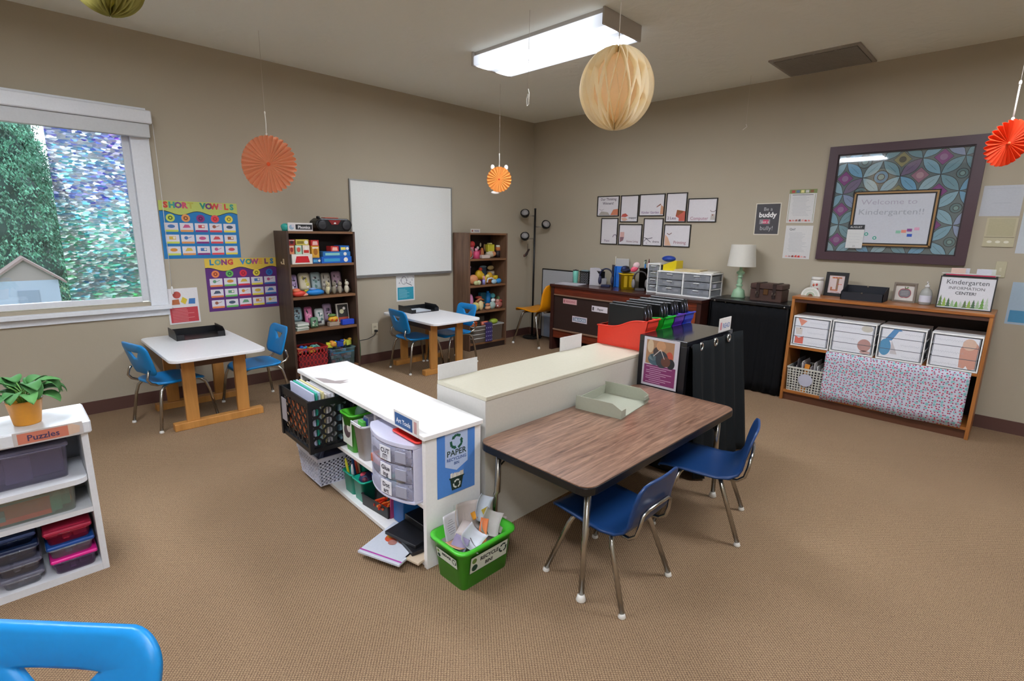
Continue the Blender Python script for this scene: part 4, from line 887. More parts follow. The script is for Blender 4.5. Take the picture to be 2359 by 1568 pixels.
# ================================================================ DESK
dw=wood('dark_mahogany','#2c1511','#4a2119','Y',1,.28,coat=.3);dwz=wood('dark_mahogany_upright','#2a1612','#40201a','Z',1,.35)
red=wood('red_mahogany','#4a1d12','#7a3219','Y',1,.35)
DX,DY0,DY1,DZ=-.50,-2.655,-.80,.787
t=thing('office_desk','long dark mahogany desk against the right wall with labels taped on its front','desk',(-.27,-1.73,0))
MB().box(DX-.012,-.016,DY0-.005,DY1+.012,DZ-.03,DZ,dw).build('desktop',t,world=True,bevel=.004)
for a,c in((DY1-.045,DY1),(DY0,DY0+.045)): MB().box(DX,-.02,a,c,.0,DZ-.03,dwz).build('side_panel',t,world=True,bevel=.003)
MB().box(DX+.01,DX+.03,DY0+.045,DY1-.045,DZ-.115,DZ-.03,red).build('top_rail',t,world=True)
MB().box(DX+.004,DX+.02,-1.70,DY1-.045,DZ-.128,DZ-.115,M('#8a6c58',.5)).build('upper_molding',t,world=True)
MB().box(DX+.02,DX+.032,-1.70,DY1-.045,.26,DZ-.128,M('#2f1e19',.55,bump=.1)).build('front_panel',t,world=True)
MB().box(DX+.002,DX+.02,-1.70,DY1-.045,.245,.26,M('#8a6c58',.5)).build('lower_molding',t,world=True)
MB().box(DX+.015,DX+.03,-1.70,DY1-.045,.15,.245,red).build('lower_rail',t,world=True)
MB().box(DX+.01,-.03,-1.745,-1.70,.0,DZ-.115,dwz).build('inner_panel',t,world=True)
for z0,z1 in((.06,.35),(.355,.665)):
    o=MB().box(DX+.004,DX+.025,DY0+.05,-1.75,z0,z1,wood('drawer_mahogany%d'%int(z0*100),'#6a2c16','#93441f','Y',1,.35)).build('drawer',t,world=True,bevel=.003)
    MB().cbox((DX-.004,-2.2,(z0+z1)/2),(.012,.12,.015),M('#6e5a3c',.35,1),b=.003).build('handle',o,world=True)
MB().box(-.03,-.02,DY0+.045,DY1-.045,.1,DZ-.03,M('#1e1310',.6)).build('back_panel',t,world=True)
lab=(('pink label card taped at the upper left of the desk front',-1.078,.602,.20,.058,'#d9a7a8','#b06068','READING'),('white label card with black lettering taped at the right of the desk front',-1.497,.562,.21,.064,'#dcd4da','#3a3236','Paper'),('grey blue label card taped lower on the desk front',-1.228,.409,.21,.07,'#dccfd6','#7e90a6','BLOCKS'))
for l,y,z,w,h,c,c2,tx in lab:
    b=MB();b.box(-w/2,w/2,-h/2,h/2,0,.002,M(c,.5))
    if c2=='#7e90a6': b.rect(-w*.33,-h*.34,w*.44,h*.34,.0024,M(c2))
    b.text(tx,w*.06,-h*.2,h*.55,.003,M('#eceaf0' if c2=='#7e90a6' else c2),al='CENTER',bold=.0006);b.rect(-w*.45,-h*.3,-w*.36,h*.3,.0024,M(c2))
    o=b.build('label_card');setw(o,None,WB@Tm(-y,z,-DX-.0195));tag(o,l,'label','labels on the desk front')
G='things standing on the dark desk'
papers('paper_stack','white papers spread at the left end of the desk','paper',.22,.30,4,(-.34,-.97,DZ),.15,['#d9d7dc','#cfccd4'],th=.002)
t=thing('tumbler','mint green insulated tumbler at the left of the desk','tumbler',(-.20,-.925,DZ))
MB().lathe([(.026,0),(.028,.005),(.031,.075),(.034,.078),(.035,.145),(.033,.15)],M('#7fcdb9',.35),n=24).build('cup_body',t)
MB().lathe([(.034,.15),(.034,.158),(.01,.16),(.008,.164)],M('#23302c',.4),n=20).build('lid',t)
b=MB();o_=(-.13,-1.035,DZ)
perf_basket(b,-.05,.05,-.06,.06,.0,.15,.005,4,5,5,M('#141416',.4),hole=.3,N=5)
T=thing('wire_basket','black cut-out basket of white papers beside the tumbler','basket',o_);b.build('basket_wall',T)
q=random.Random(3);b=MB();b.box(-.044,.044,-.052,.052,.005,.135,M('#c9c6cc',.7)).box(-.04,.04,-.05,.05,.135,.16,M('#8fa4ac',.7));one(b,'paper_stack','papers filling the black cut-out basket','paper',o_)
t=thing('magazine_file','white and black magazine holder with sloping side on the desk','magazine holder',(-.20,-1.255,DZ))
b=MB();F=Matrix(((0,0,1,0),(1,0,0,0),(0,1,0,0),(0,0,0,1)))
for s_ in(-.05,.046): b.prism([(.08,0),(-.08,0),(-.08,.08),(-.04,.14),(.02,.2),(.08,.2)],s_,s_+.004,M('#c9c5ca',.4),T=F)
b.box(-.05,.05,-.084,-.08,0,.09,M('#d6d4d8')).box(-.05,.05,.08,.084,0,.2,M('#c9c5ca')).box(-.05,.05,-.08,.08,0,.003,M('#c9c5ca'));b.build('holder_wall',t)
MB().box(-.045,.045,-.06,.06,.004,.165,M('#17171a',.5)).build('dark_folder',t)
def headphones(label,loc,c,c2,rz):
    t=thing('headphones',label,'headphones',loc,rz);m=M(c,.4)
    P=[(.075*cos(a),0,.12+.085*sin(a)) for a in[PI*i/14 for i in range(15)]]
    MB().tube(P,.008,m,n=8).build('headband',t)
    for s_ in(-1,1):
        MB().ell((s_*.07,0,.075),(.02,.035,.05),M(c2,.4)).build('ear_cup',t)
        MB().tube([(s_*.074,0,.13),(s_*.073,0,.10)],.006,m,n=6).build('slider',t)
    MB().box(-.05,.05,-.03,.03,0,.027,m,b=.004).build('stand_foot',t)
    return t
headphones('navy blue headphones hanging on a stand left of the yellow cup',(-.25,-1.40,DZ),'#1f2344','#34344e',math.radians(-65))
headphones('silver grey headphones on a stand right of the yellow cup',(-.27,-1.85,DZ),'#4a4648','#8a8688',math.radians(-50))
b=MB();b.box(-.06,.06,-.012,.012,0,.24,M('#24243c',.5),b=.003);one(b,'binder','dark navy binder standing behind the navy headphones','binder',(-.09,-1.385,DZ),rz=math.radians(90-50))
b=MB();b.ell((0,0,.05),(.045,.03,.05),M('#101013',.4)).tube([(-.03,0,.09),(-.01,0,.15),(.03,0,.16)],.016,M('#101013',.4),n=8).ell((.03,0,.16),(.025,.02,.02),M('#18181c'));one(b,'tape_dispenser','black rounded tape dispenser behind the magazine holder','tape dispenser',(-.08,-1.20,DZ))
b=MB();b.box(-.065,.065,-.006,.006,0,.235,M('#1f74d4',.35),b=.003).box(-.065,-.055,-.05,.05,0,.235,M('#1f74d4',.35),b=.003);one(b,'blue_folder','bright blue upright file holder left of the yellow cup','file holder',(-.13,-1.515,DZ),rz=math.radians(-70))
t=thing('sign_stand','clear sign stand with a blank white sheet behind the blue file holder','sign stand',(-.05,-1.47,DZ),rz=math.radians(-80))
MB().box(-.075,.075,-.002,.002,.0,.31,M('#b7b4ba',.4)).build('sheet',t)
MB().box(-.085,.085,-.004,-.0021,.12,.318,M('#e8e6e0',.2,alpha=.35)).box(-.085,-.075,-.008,.008,.25,.34,M('#d9d2c0')).build('acrylic_cover',t)
t=thing('toy_caddy','bright yellow plastic cup with four scooped sides on the desk','caddy',(-.215,-1.65,DZ),math.radians(-45))
t.scale=(1.3,1.3,1.12)
ye=M('#e2bc18',.35);b=MB();b.tub(-.055,.055,-.055,.055,0,.15,.006,.004,ye,r=.012);b.build('cup_wall',t)
b=MB()
for x in(-.022,.022): b.box(x-.014,x+.014,-.062,-.056,.02,.13,M('#b8940f',.35),b=.002)
b.build('groove',t)
dollop('dark navy scarf bundle heaped on top of the yellow cup','.'and -.20,-1.62,DZ+.169,[('e',0,0,.03,.07,.05,.03,'#161b38'),('e',-.04,0,.05,.03,.03,.03,'#1d2c5a'),('e',.01,.01,.055,.05,.04,.025,'#14151d')],'cloth_bundle','cloth')
b=MB();b.ell((0,0,0),(.045,.02,.03),M('#ec5a76',.5)).ell((.035,0,.025),(.04,.018,.035),M('#e6c4c6',.5));one(b,'pink_eraser','pink and white spoon shaped holder leaning over the yellow cup','holder',(-.21,-1.735,DZ+.222),rz=math.radians(-45),ry=-.5)
t=thing('pencil_holder','tall black organizer with scissors and markers beside the white drawer tower','organizer',(-.14,-1.835,DZ))
b=MB();b.tub(-.06,.06,-.045,.045,0,.235,.002,.004,M('#0e0e10',.45),r=.008);b.build('holder_wall',t)
G='tools in the black organizer'
for l,x,y,P in(('white handled scissors in the black organizer',.0,.02,[('t',[(0,0,-.06),(0,0,.0),(.02,0,.03),(.015,0,.07),(-.01,0,.065),(-.01,0,.02),(.0,0,.0)],.005,'#c9d0bc')]),('blue marker in the black organizer',-.02,.0,[('c',0,0,-.06,.009,.009,.045,'#2f78b8')]),('green scissors loop in the black organizer',.03,.03,[('t',[(0,0,-.06),(0,0,.02),(.015,0,.05),(.01,0,.085),(-.012,0,.08),(-.012,0,.03),(0,0,.0)],.005,'#3d5a4a')]),('red marker in the black organizer',-.0,-.03,[('c',0,0,-.06,.01,.008,.06,'#d8384a'),('c',0,0,.06,.007,.003,.1,'#5a1420')]),('white marker in the black organizer',.02,-.015,[('c',0,0,-.06,.009,.009,.05,'#dfe4ea')])):
    dollop(l,-.14+x,-1.835+y,DZ+.235,P,'desk_tool','stationery',G)
frost=M('#9ea2a8',.3,alpha=.45);wpl=M('#f0f0ee',.35)
def drawers(name,label,loc,w,d,h,n,rz=0,fill=None,open_side=True,printed=None,bow=0,front=None):
    """small plastic drawer cabinet, front towards local -y"""
    t=thing(name,label,'drawer unit',loc,rz,group=None);e=.012;b=MB()
    b.box(-w/2,w/2,-d/2,d/2,0,e,wpl).box(-w/2,w/2,-d/2,d/2,h-e,h,wpl)
    for s_ in(-1,1):
        x0,x1=sorted((s_*w/2,s_*(w/2-.008)))
        for yy in(-d/2,d/2-.02): b.box(x0,x1,yy,yy+.02,e,h-e,wpl)
        for k in range(1,n): z=e+(h-2*e)*k/n;b.box(x0,x1,-d/2+.02,d/2-.02,z-.004,z+.004,wpl)
    b.box(-w/2+.008,w/2-.008,d/2-.006,d/2,e,h-e,M('#b9babd',.5));b.build('cabinet_frame',t,bevel=.002)
    H_=(h-2*e)/n
    for k in range(n):
        z=e+H_*k;b=MB();ww=w/2-.014;m=front or frost;N=10
        for i in range(N):
            u0,u1=-1+2*i/N,-1+2*(i+1)/N;f=lambda u:-d/2-bow*(1-u*u)
            b.add([(u0*ww,f(u0),z+.004),(u1*ww,f(u1),z+.004),(u1*ww,f(u1),z+H_-.004),(u0*ww,f(u0),z+H_-.004),(u0*ww,f(u0)+.004,z+.004),(u1*ww,f(u1)+.004,z+.004),(u1*ww,f(u1)+.004,z+H_-.004),(u0*ww,f(u0)+.004,z+H_-.004)],[(0,1,2,3),(5,4,7,6),(3,2,6,7),(1,0,4,5)],m,smooth=False)
        b.box(-ww,-ww+.003,-d/2+.005,d/2-.02,z+.006,z+H_*.8,m).box(ww-.003,ww,-d/2+.005,d/2-.02,z+.006,z+H_*.8,m)
        dr=b.build('drawer',t)
        if fill:
            q=random.Random(k*7+int(abs(loc[1])*100));b=MB()
            for i in range(9):
                b.cbox((q.uniform(-.75,.75)*ww,q.uniform(-.35,.3)*d,z+.012+H_*.28),(ww*q.uniform(.3,.7),d*.25,H_*.5*q.uniform(.6,1.1)),M(fill[(i+k)%len(fill)],.6),b=.002)
            b.build('drawer_contents',dr)['kind']='stuff'
        if not printed: MB().box(-.03,.03,-d/2-bow-.012,-d/2-bow,z+H_*.72,z+H_*.82,wpl,b=.002).build('handle',dr)
    return t
fl=['#d8d8e0','#6c6c78','#b8a8b0','#e0dcd4','#8890a0']
AW=-PI/2   # front facing the room from the right wall
drawers('drawer_unit','white three drawer unit with a folder on top, middle of the desk drawers',(-.195,-2.222,DZ),.285,.27,.235,3,AW,['#d8d4d8','#5c5460','#c8c0b0','#9a8c94','#e4e0dc'])
drawers('drawer_unit','white three drawer unit at the right end of the desk',(-.20,-2.509,DZ),.285,.27,.235,3,AW,['#5c6070','#8a94a4','#c8c8d8','#4c4854','#dcdce4'])
drawers('drawer_unit','narrow white drawer tower at the left of the desk drawer units',(-.165,-2.005,DZ),.14,.22,.30,4,AW,['#8c8c90','#b89aa0','#e4e4e4','#b9c49a'])
cl_=M('#1c3f9c',.35)
t=thing('yellow_tray','yellow wedge shaped plastic bin on top of the white drawer units','bin',(-.17,-2.15,DZ+.2355))
b=MB();F=Matrix(((0,0,1,0),(1,0,0,0),(0,1,0,0),(0,0,0,1)))
b.prism([(.06,0),(-.085,0),(-.085,.10),(-.06,.10),(.06,.055)],-.07,.07,M('#dcc412',.4),T=F);b.build('bin_body',t)
b=MB();b.ell((0,.02,.115),(.055,.075,.032),cl_);one(b,'blue_bowl','royal blue oval bowl resting on the yellow wedge bin','bowl',(-.17,-2.13,DZ+.2355),rz=0)
papers('manila_folder','tan manila folders lying on the middle drawer unit','folder',.20,.26,5,(-.17,-2.36,DZ+.2358),.1,['#cdb887','#d8c8a4','#bfae86'],th=.004)
papers('paper_stack','cream papers on top of the right drawer unit','paper',.20,.20,3,(-.15,-2.52,DZ+.2358),.1,['#ddd8cc'],th=.003)
t=basket_sq('wire_basket','small grey basket under the left end of the desk','basket',-.44,-.30,-1.08,-.93,0,.15,.01,5,5,4,'#5e5a66')
MB().box(-.05,.05,-.05,.05,.005,.16,M('#9a94a8',.6)).build('folded_paper',t)
# ================================================================ RIGHT WALL
m_fr=M('#15110f',.4);m_pp=M('#dedadd',.6)
G='black framed prints on the right wall'
def print9(u0,u1,v0,v1,label,word,wsz,wcol,wx,wy,art):
    w,h=u1-u0,v1-v0;t=thing('framed_print',label,'framed print',(-.001,-(u0+u1)/2,(v0+v1)/2),group=G)
    Mx=WB@Tm(u0,v0,.001)
    b=MB();f=.009;b.box(0,w,0,f,0,.012,m_fr).box(0,w,h-f,h,0,.012,m_fr).box(0,f,f,h-f,0,.012,m_fr).box(w-f,w,f,h-f,0,.012,m_fr)
    b2=MB();b2.box(f,w-f,f,h-f,0,.005,m_pp)
    for a in art:
        if a[0]=='p': b2.poly([(x*w,y*h) for x,y in a[1]],.0056,M(a[2],.6))
        elif a[0]=='d': b2.disc(a[1]*w,a[2]*h,a[3]*w,.0058+a[5] if len(a)>5 else .0058,M(a[4],.6),ry=None)
        elif a[0]=='l': b2.line([(x*w,y*h) for x,y in a[1]],a[2],.006,M(a[3],.6))
    for i,(tx) in enumerate(word.split('\n')): b2.text(tx,wx*w,wy*h-i*wsz*1.15,wsz,.0062,M(wcol),al='CENTER',bold=.0004)
    for q,nm in((b,'print_frame'),(b2,'print_sheet')):
        o=q.build(nm);setw(o,t,Mx)
print9(1.053,1.355,1.575,1.804,'black framed print lettered Our Thinking Winners at the upper left of the nine','Our Thinking\nWinners!',.04,'#4a3c4c',.5,.78,[('p',[(.62,.06),(.96,.06),(.96,.36),(.75,.33)],'#d08060'),('p',[(.06,.06),(.6,.06),(.5,.2),(.2,.25)],'#b0a8a0'),('l',[(.1,.36),(.2,.3),(.3,.34)],.004,'#8a8088')])
print9(1.377,1.609,1.51,1.803,'black framed print with a red and white fish, second in the top row','snapper',.032,'#4a4450',.7,.13,[('p',[(.05,.2),(.12,.3),(.3,.33),(.45,.24),(.3,.19)],'#c4584c'),('p',[(.06,.17),(.3,.17),(.42,.1),(.3,.04),(.14,.05)],'#d8b09c')])
print9(1.619,1.925,1.574,1.807,'black framed print with a brown giraffe, third in the top row','Kinder Garden',.035,'#8a6a94',.45,.12,[('p',[(.84,.08),(.97,.08),(.97,.4),(.86,.5)],'#cf9a78'),('p',[(.68,.38),(.86,.5),(.84,.56),(.7,.44)],'#96665a')])
print9(1.942,2.176,1.51,1.809,'tall black framed print with an orange and red square, fourth in the top row','2 Less',.04,'#6a4a64',.32,.1,[('p',[(.55,.42),(.95,.37),(.95,.04),(.66,.04),(.66,.14),(.5,.2)],'#c8604e'),('p',[(.55,.42),(.9,.38),(.55,.2)],'#d8925a')])
print9(2.189,2.496,1.51,1.746,'black framed print lettered Computer at the right end of the top row','Computer',.045,'#b07a8c',.42,.1,[('p',[(.8,.1),(.96,.1),(.94,.34),(.82,.34)],'#c0b8b0'),('l',[(.78,.5),(.82,.44),(.92,.44),(.96,.5)],.006,'#8a7e7c'),('d',.87,.3,.02,'#8a3c34')])
print9(1.123,1.355,1.257,1.555,'tall black framed print with a purple hook shape at the left of the bottom row','Paint',.036,'#8a6f8c',.38,.1,[('l',[(.72,.28),(.78,.36),(.9,.38),(.95,.3),(.95,.2)],.007,'#6a5a72')])
print9(1.372,1.674,1.256,1.488,'black framed print with a pink bell, second in the bottom row','Home Living',.03,'#94707c',.6,.14,[('p',[(.06,.62),(.24,.62),(.24,.38),(.06,.38)],'#d8aca4'),('p',[(.06,.38),(.24,.38),(.2,.22),(.06,.12)],'#8f6c74')])
print9(1.689,1.925,1.255,1.552,'tall black framed print with crossed twigs, third in the bottom row','drama',.032,'#6c6068',.68,.13,[('l',[(.06,.3),(.25,.26),(.5,.3)],.006,'#4a4450'),('l',[(.06,.16),(.18,.26),(.42,.14)],.006,'#4a4450'),('d',.2,.1,.02,'#8a6a8c')])
print9(1.941,2.242,1.255,1.488,'black framed print with a tan tree, at the right of the bottom row','Printing',.045,'#a8707c',.62,.14,[('p',[(.05,.05),(.3,.05),(.16,.42),(.05,.55)],'#dcb094'),('l',[(.12,.6),(.2,.54),(.3,.62)],.008,'#8a6a64')])
b=MB();w,h=.222,.287;b.box(0,w,0,h,0,.002,M('#d8d4c4',.5)).rect(.008,.008,w-.008,h-.008,.0025,M('#48464a',.6))
b.text('Be a',w*.5,h*.76,.045,.003,M('#b8b8ba'),al='CENTER').text('buddy',w*.5,h*.56,.062,.003,M('#f0efec'),al='CENTER',bold=.002).rect(w*.2,h*.34,w*.62,h*.49,.0028,M('#8f8a8e')).rect(w*.34,h*.35,w*.56,h*.48,.0031,M('#c8486a')).text('not a',w*.43,h*.375,.032,.0034,M('#f0efec'),al='CENTER').text('bully!',w*.5,h*.15,.055,.003,M('#b4b4b6'),al='CENTER')
wallsheet(b,'chalkboard_poster','small dark chalkboard style poster lettered Be a buddy above the lamp','poster',WB,2.868,1.396,rot=.01)
def textsheet(label,w,h,u,v,top,bot,name='notice_sheet',head='',rows=16):
    b=MB();b.box(0,w,0,h,0,.0015,M('#d5d4d2',.5));q=random.Random(int(u*100))
    if top:
        b.rect(.0,h*.88,w,h,.002,M('#7d8a52'));
        for i,c in enumerate(('#b0443c','#5a7894','#e0d890','#c8c8c0','#8a5a3c')): b.rect(w*(.08+.17*i),h*.9,w*(.2+.17*i),h*.98,.0024,M(c))
        b.rect(w*.12,h*.83,w*.88,h*.845,.0022,M('#4a4a4c'));b.line([(.01,.01),(.01,h*.87)],.003,.002,M('#7d8a52')).line([(w-.01,.01),(w-.01,h*.87)],.003,.002,M('#7d8a52'))
    if head: b.text(head,w*.14,h*.86,h*.09,.0022,M('#55565a'),bold=.0004)
    for i in range(rows):
        y=h*(.78-.6*i/rows);x=w*(.14+q.uniform(0,.08));b.rect(x,y,x+w*q.uniform(.45,.7),y+h*.008,.0021,M('#aeb0b4'))
    cols=['#c0483f','#d89088','#a86a5c','#6c5c5c','#d8a8a0'] if not bot else ['#e0a8a4','#b08a8c','#8c3f3c','#d04a3c','#c8302c']
    for i in range(7): b.poly([(w*(.1+.115*i),h*.04),(w*(.1+.115*i)+w*.1,h*.04),(w*(.1+.115*i)+w*.08,h*(.08+.05*q.random())),(w*(.1+.115*i)+.002,h*.09)],.0023,M(cols[i%5]))
    return wallsheet(b,name,label,'notice',WB,u,v,w=.0008)
textsheet('white notice sheet with colourful top border, upper one left of the big frame',.221,.286,3.143,1.508,True,False)
textsheet('white notice sheet with red pictures at its foot, lower one left of the big frame',.221,.291,3.149,1.192,False,True,head='Qui?')
# big frame
U0,U1,V0,V1=3.426,4.424,1.198,2.125
t=thing('framed_board','large dark framed glass panel of blue patterned mosaic circles','framed panel',(-.001,-3.925,1.66))
def wall_part(mb,nm,T_,u,v,w,rot=0,parent=None):
    o=mb.build(nm);p=parent or T_;setw(o,p,WB@Tm(u,v,w,rz=rot));return o
fm=M('#4a333a',.4);b=MB();w,h=U1-U0,V1-V0;f=.066
b.box(0,w,0,f,0,.03,fm).box(0,w,h-f,h,0,.03,fm).box(0,f,f,h-f,0,.03,fm).box(w-f,w,f,h-f,0,.03,fm)
g_=.009
b.box(f,w-f,f,f+g_,0,.02,M('#2e2024')).box(f,w-f,h-f-g_,h-f,0,.02,M('#2e2024')).box(f,f+g_,f,h-f,0,.02,M('#2e2024')).box(w-f-g_,w-f,f,h-f,0,.02,M('#2e2024'))
wall_part(b,'picture_frame',t,U0,V0,.001)
# mosaic : overlapping circles drawn as petals, diamonds and rosettes
b=MB();pw,ph=w-2*f-2*g_,h-2*f-2*g_;b.box(0,pw,0,ph,0,.004,M('#74898c',.4))
cs=.176;lc=M('#1c2630',.4);cols=['#98cce0','#a8d6e6','#8cbcca','#a8bce0','#88c8ea','#7cb0c0','#b8dce6'];q=random.Random(21)
def clipok(pts): return all(-.001<=x<=pw+.001 and -.001<=y<=ph+.001 for x,y in pts)
def cl2(pts): return [(min(max(x,0),pw),min(max(y,0),ph)) for x,y in pts]
def okpoly(p):
    xs=[a for a,_ in p];ys=[c for _,c in p]
    ar=sum(p[i][0]*p[(i+1)%len(p)][1]-p[(i+1)%len(p)][0]*p[i][1] for i in range(len(p)))/2
    return abs(ar)>1e-5
for i in range(-6,12):
    for j in range(-6,12):
        cx,cy=(i-j)*cs*.7071+.06,(i+j)*cs*.7071-.03
        # petal along x, from node to node, and along y
        for (dx,dy) in((.7071,.7071),(-.7071,.7071)):
            P=[]
            for s_ in(1,-1):
                for k in range(9):
                    u=k/8 if s_==1 else 1-k/8;wd_=s_*.34*sin(PI*u)*cs*.62
                    P.append((cx+dx*u*cs-dy*wd_,cy+dy*u*cs+dx*wd_))
            P=cl2(P)
            if okpoly(P):
                col=cols[(i*3+j*5+int(dx*2))%7] if q.random()<.93 else '#8a7a9c'
                b.poly(P,.0046,M(col,.3));b.line(P+[P[0]],.0035,.0052,lc)
                mx_,my_=cx+dx*cs/2,cy+dy*cs/2
                if 0.02<mx_<pw-.02 and .02<my_<ph-.02:
                    for kk in range(-1,2): b.line([(mx_-dx*.03+dy*kk*.012,my_-dy*.03+dx*kk*.012),(mx_+dx*.03+dy*kk*.012,my_+dy*.03+dx*kk*.012)],.0015,.0049,lc)
        cy+=cs*.7071
        if .0<cx<pw and 0<cy<ph:
            k=(i*2+j*3)%5;R_=min(.058,cx,cy,pw-cx,ph-cy)
            if R_>.012:
                cc={0:'#a04a9c',1:'#a5a070',2:'#6a9094',3:'#b8889c',4:'#58a4cc'}[k]
                if k in(0,1,3): b.poly([(cx+R_,cy),(cx,cy+R_),(cx-R_,cy),(cx,cy-R_)],.0047,M(cc,.3));b.line([(cx+R_,cy),(cx,cy+R_),(cx-R_,cy),(cx,cy-R_),(cx+R_,cy)],.002,.0052,lc);b.disc(cx,cy,R_*.4,.005,M({0:'#b48ab8',1:'#4c5048',3:'#d8b0bc'}[k],.3))
                else: b.disc(cx,cy,R_*.9,.0047,lc);b.disc(cx,cy,R_*.8,.005,M(cc,.3));b.disc(cx,cy,R_*.45,.0052,lc);b.disc(cx,cy,R_*.36,.0055,M('#8fb8b8',.3))
wall_part(b,'mosaic_sheet',t,U0+f+g_,V0+f+g_,.002)
b=MB();b.box(0,pw,0,ph,0,.002,glass('frame_glass',.95,.10,.03));wall_part(b,'glass_pane',t,U0+f+g_,V0+f+g_,.0115)
t=thing('framed_whiteboard','small gold framed whiteboard lettered Welcome to Kindergarten inside the big frame','whiteboard',(-.02,-3.925,1.53))
w,h=.562,.44;b=MB();go=M('#a07c4a',.4);bk_=M('#1a1512',.5);f=.014
for a,(m_,z) in((0,(bk_,.010)),(.008,(go,.013))):
    F_=f if a==0 else .012;o0=a;b.box(o0,w-o0,o0,o0+F_,0,z,m_).box(o0,w-o0,h-o0-F_,h-o0,0,z,m_).box(o0,o0+F_,o0,h-o0,0,z,m_).box(w-o0-F_,w-o0,o0,h-o0,0,z,m_)
b.box(.02,w-.02,.02,.03,0,.011,bk_).box(.02,w-.02,h-.03,h-.02,0,.011,bk_).box(.02,.03,.02,h-.02,0,.011,bk_).box(w-.03,w-.02,.02,h-.02,0,.011,bk_)
wall_part(b,'gold_frame',t,3.644,1.318,.0145)
b=MB();b.box(.03,w-.03,.03,h-.03,0,.008,M('#c8ccd4',.25))
b.text('Welcome to',.06,h*.76,.058,.0085,M('#a8a4b4'),sx=1.25).text('Kindergarten!!',.05,h*.58,.062,.0085,M('#9ea2ac'),sx=1.2)
for x,y,c in((.13,.10,'#3aa088'),(.19,.07,'#3aa088')): b.disc(x,y,.014,.0085,M(c));b.disc(x,y,.007,.0088,M('#c8ccd4'))
for x,y,c in((.34,.12,'#8ac0a8'),(.375,.125,'#e08a7a'),(.41,.135,'#8a4a8c'),(.455,.145,'#d8a0bc'),(.415,.095,'#2c58b8')): b.rect(x-.015,y-.011,x+.017,y+.011,.0085,M(c))
wall_part(b,'writing_panel',t,3.644,1.318,.0145)
b=MB();w,h=.118,.19;b.box(0,w,0,h,0,.002,M('#d2d4d2',.5)).rect(0,h*.8,w,h,.0024,M('#2c3034'));b.text('AUGUST',w*.5,h*.86,.022,.0028,M('#e0e0e0'),al='CENTER').text('20',w*.5,h*.05,.02,.0028,M('#8a8c90'),al='CENTER')
for i in range(4): b.rect(w*.15,h*(.25+.12*i),w*.8,h*(.25+.12*i)+.0015,.0023,M('#b4b8bc'))
wallsheet(b,'desk_calendar','white tear-off calendar card at the lower left of the small whiteboard','calendar',WB,3.640,1.302,w=.0285)
b=MB();w,h=.215,.212;b.box(0,w,0,h,0,.0015,M('#b9bcc2',.5)).line([(.06,.09),(.16,.09)],.0015,.0018,M('#9a9ea6')).line([(.02,h-.02),(w-.02,h-.02)],.001,.0018,M('#9a9ea6'));wallsheet(b,'wall_paper','blank grey-white paper sheet at the upper right beside the big frame','paper',WB,4.443,1.557)
b=MB();w,h=.165,.204;b.box(0,w,0,h,0,.008,M('#bdb596',.5)).box(.012,w-.012,h*.38,h*.97,.008,.011,M('#b3ab8a',.5)).box(0.003,w-.003,h*.32,h*.335,.008,.0095,M('#6a6450'))
for i in range(3): b.disc(.035+.045*i,h*.17,.014,.0086,M('#e0dccc'),ry=.009)
wallsheet(b,'notice_pocket','beige wall pocket with a strip of small pictures, right of the big frame','wall pocket',WB,4.494,1.342)
b=MB();b.box(0,.06,0,.115,0,.006,M('#bdb698',.4),b=.002).box(.024,.036,.045,.07,.006,.014,M('#cbc5ab'));wallsheet(b,'light_switch','beige light switch plate above the information sign','light switch',WB,4.59,1.125)
b=MB();b.box(0,.10,0,.30,0,.0015,M('#c0c6cc',.5));wallsheet(b,'wall_paper','pale sheet on the right wall at the right edge of the view','paper',WB,4.675,1.3)
b=MB();b.box(0,.12,0,.30,0,.0015,M('#a8bccc',.5)).rect(.015,.015,.105,.1,.002,M('#4a90b8'));wallsheet(b,'wall_paper','pale blue sheet low on the right wall at the right edge of the view','paper',WB,4.70,.80)
# ================================================================ BLACK DRAPED TABLE
cloth_k=M('#0b0c0f',.85,spec=.2,bump=.2,bscale=30)
def drape(pts,z0,z1,amp,wl,m,seed=0,flare=.02,nz=8,hemvar=0.0):
    """pleated cloth hanging along a polyline"""
    q=random.Random(seed);b=MB();P=[];L=0;S=[]
    for (a,c),(d,e) in zip(pts,pts[1:]):
        l=math.hypot(d-a,e-c);n=max(2,int(l/wl*6));nx,ny=-(e-c)/l,(d-a)/l
        for i in range(n): u=i/n;S.append((a+(d-a)*u,c+(e-c)*u,nx,ny,L+u*l))
        L+=l
    S.append((pts[-1][0],pts[-1][1],nx,ny,L));ph=[q.uniform(0,6) for _ in range(4)];vs=[];fs=[]
    for k in range(nz+1):
        v=k/nz
        for x,y,nx,ny,s_ in S:
            w_=amp*(.35+.65*v)*(sin(2*PI*s_/wl+ph[0]+.6*sin(s_*7+ph[1]))+.4*sin(2*PI*s_/wl*2.3+ph[2]+v))+flare*v
            vs.append((x+nx*w_,y+ny*w_,z1+(z0-z1)*v+(hemvar*sin(s_*9+ph[3]) if k==nz else 0)))
    N=len(S)
    for k in range(nz):
        for i in range(N-1): fs.append([k*N+i,k*N+i+1,k*N+N+i+1,k*N+N+i])
    b.add(vs,fs,m,smooth=True);return b
t=thing('draped_table','black topped side table hung with a black curtain, under the lamp','table',(-.2,-3.03,0))
MB().box(-.39,-.02,-3.385,-2.69,.785,.812,M('#101114',.3)).build('tabletop',t,world=True,bevel=.003)
for x,y in((-.36,-2.72),(-.36,-3.355),(-.05,-2.72),(-.05,-3.355)): MB().box(x-.015,x+.015,y-.015,y+.015,0,.785,M('#101114',.5)).build('leg',t,world=True)
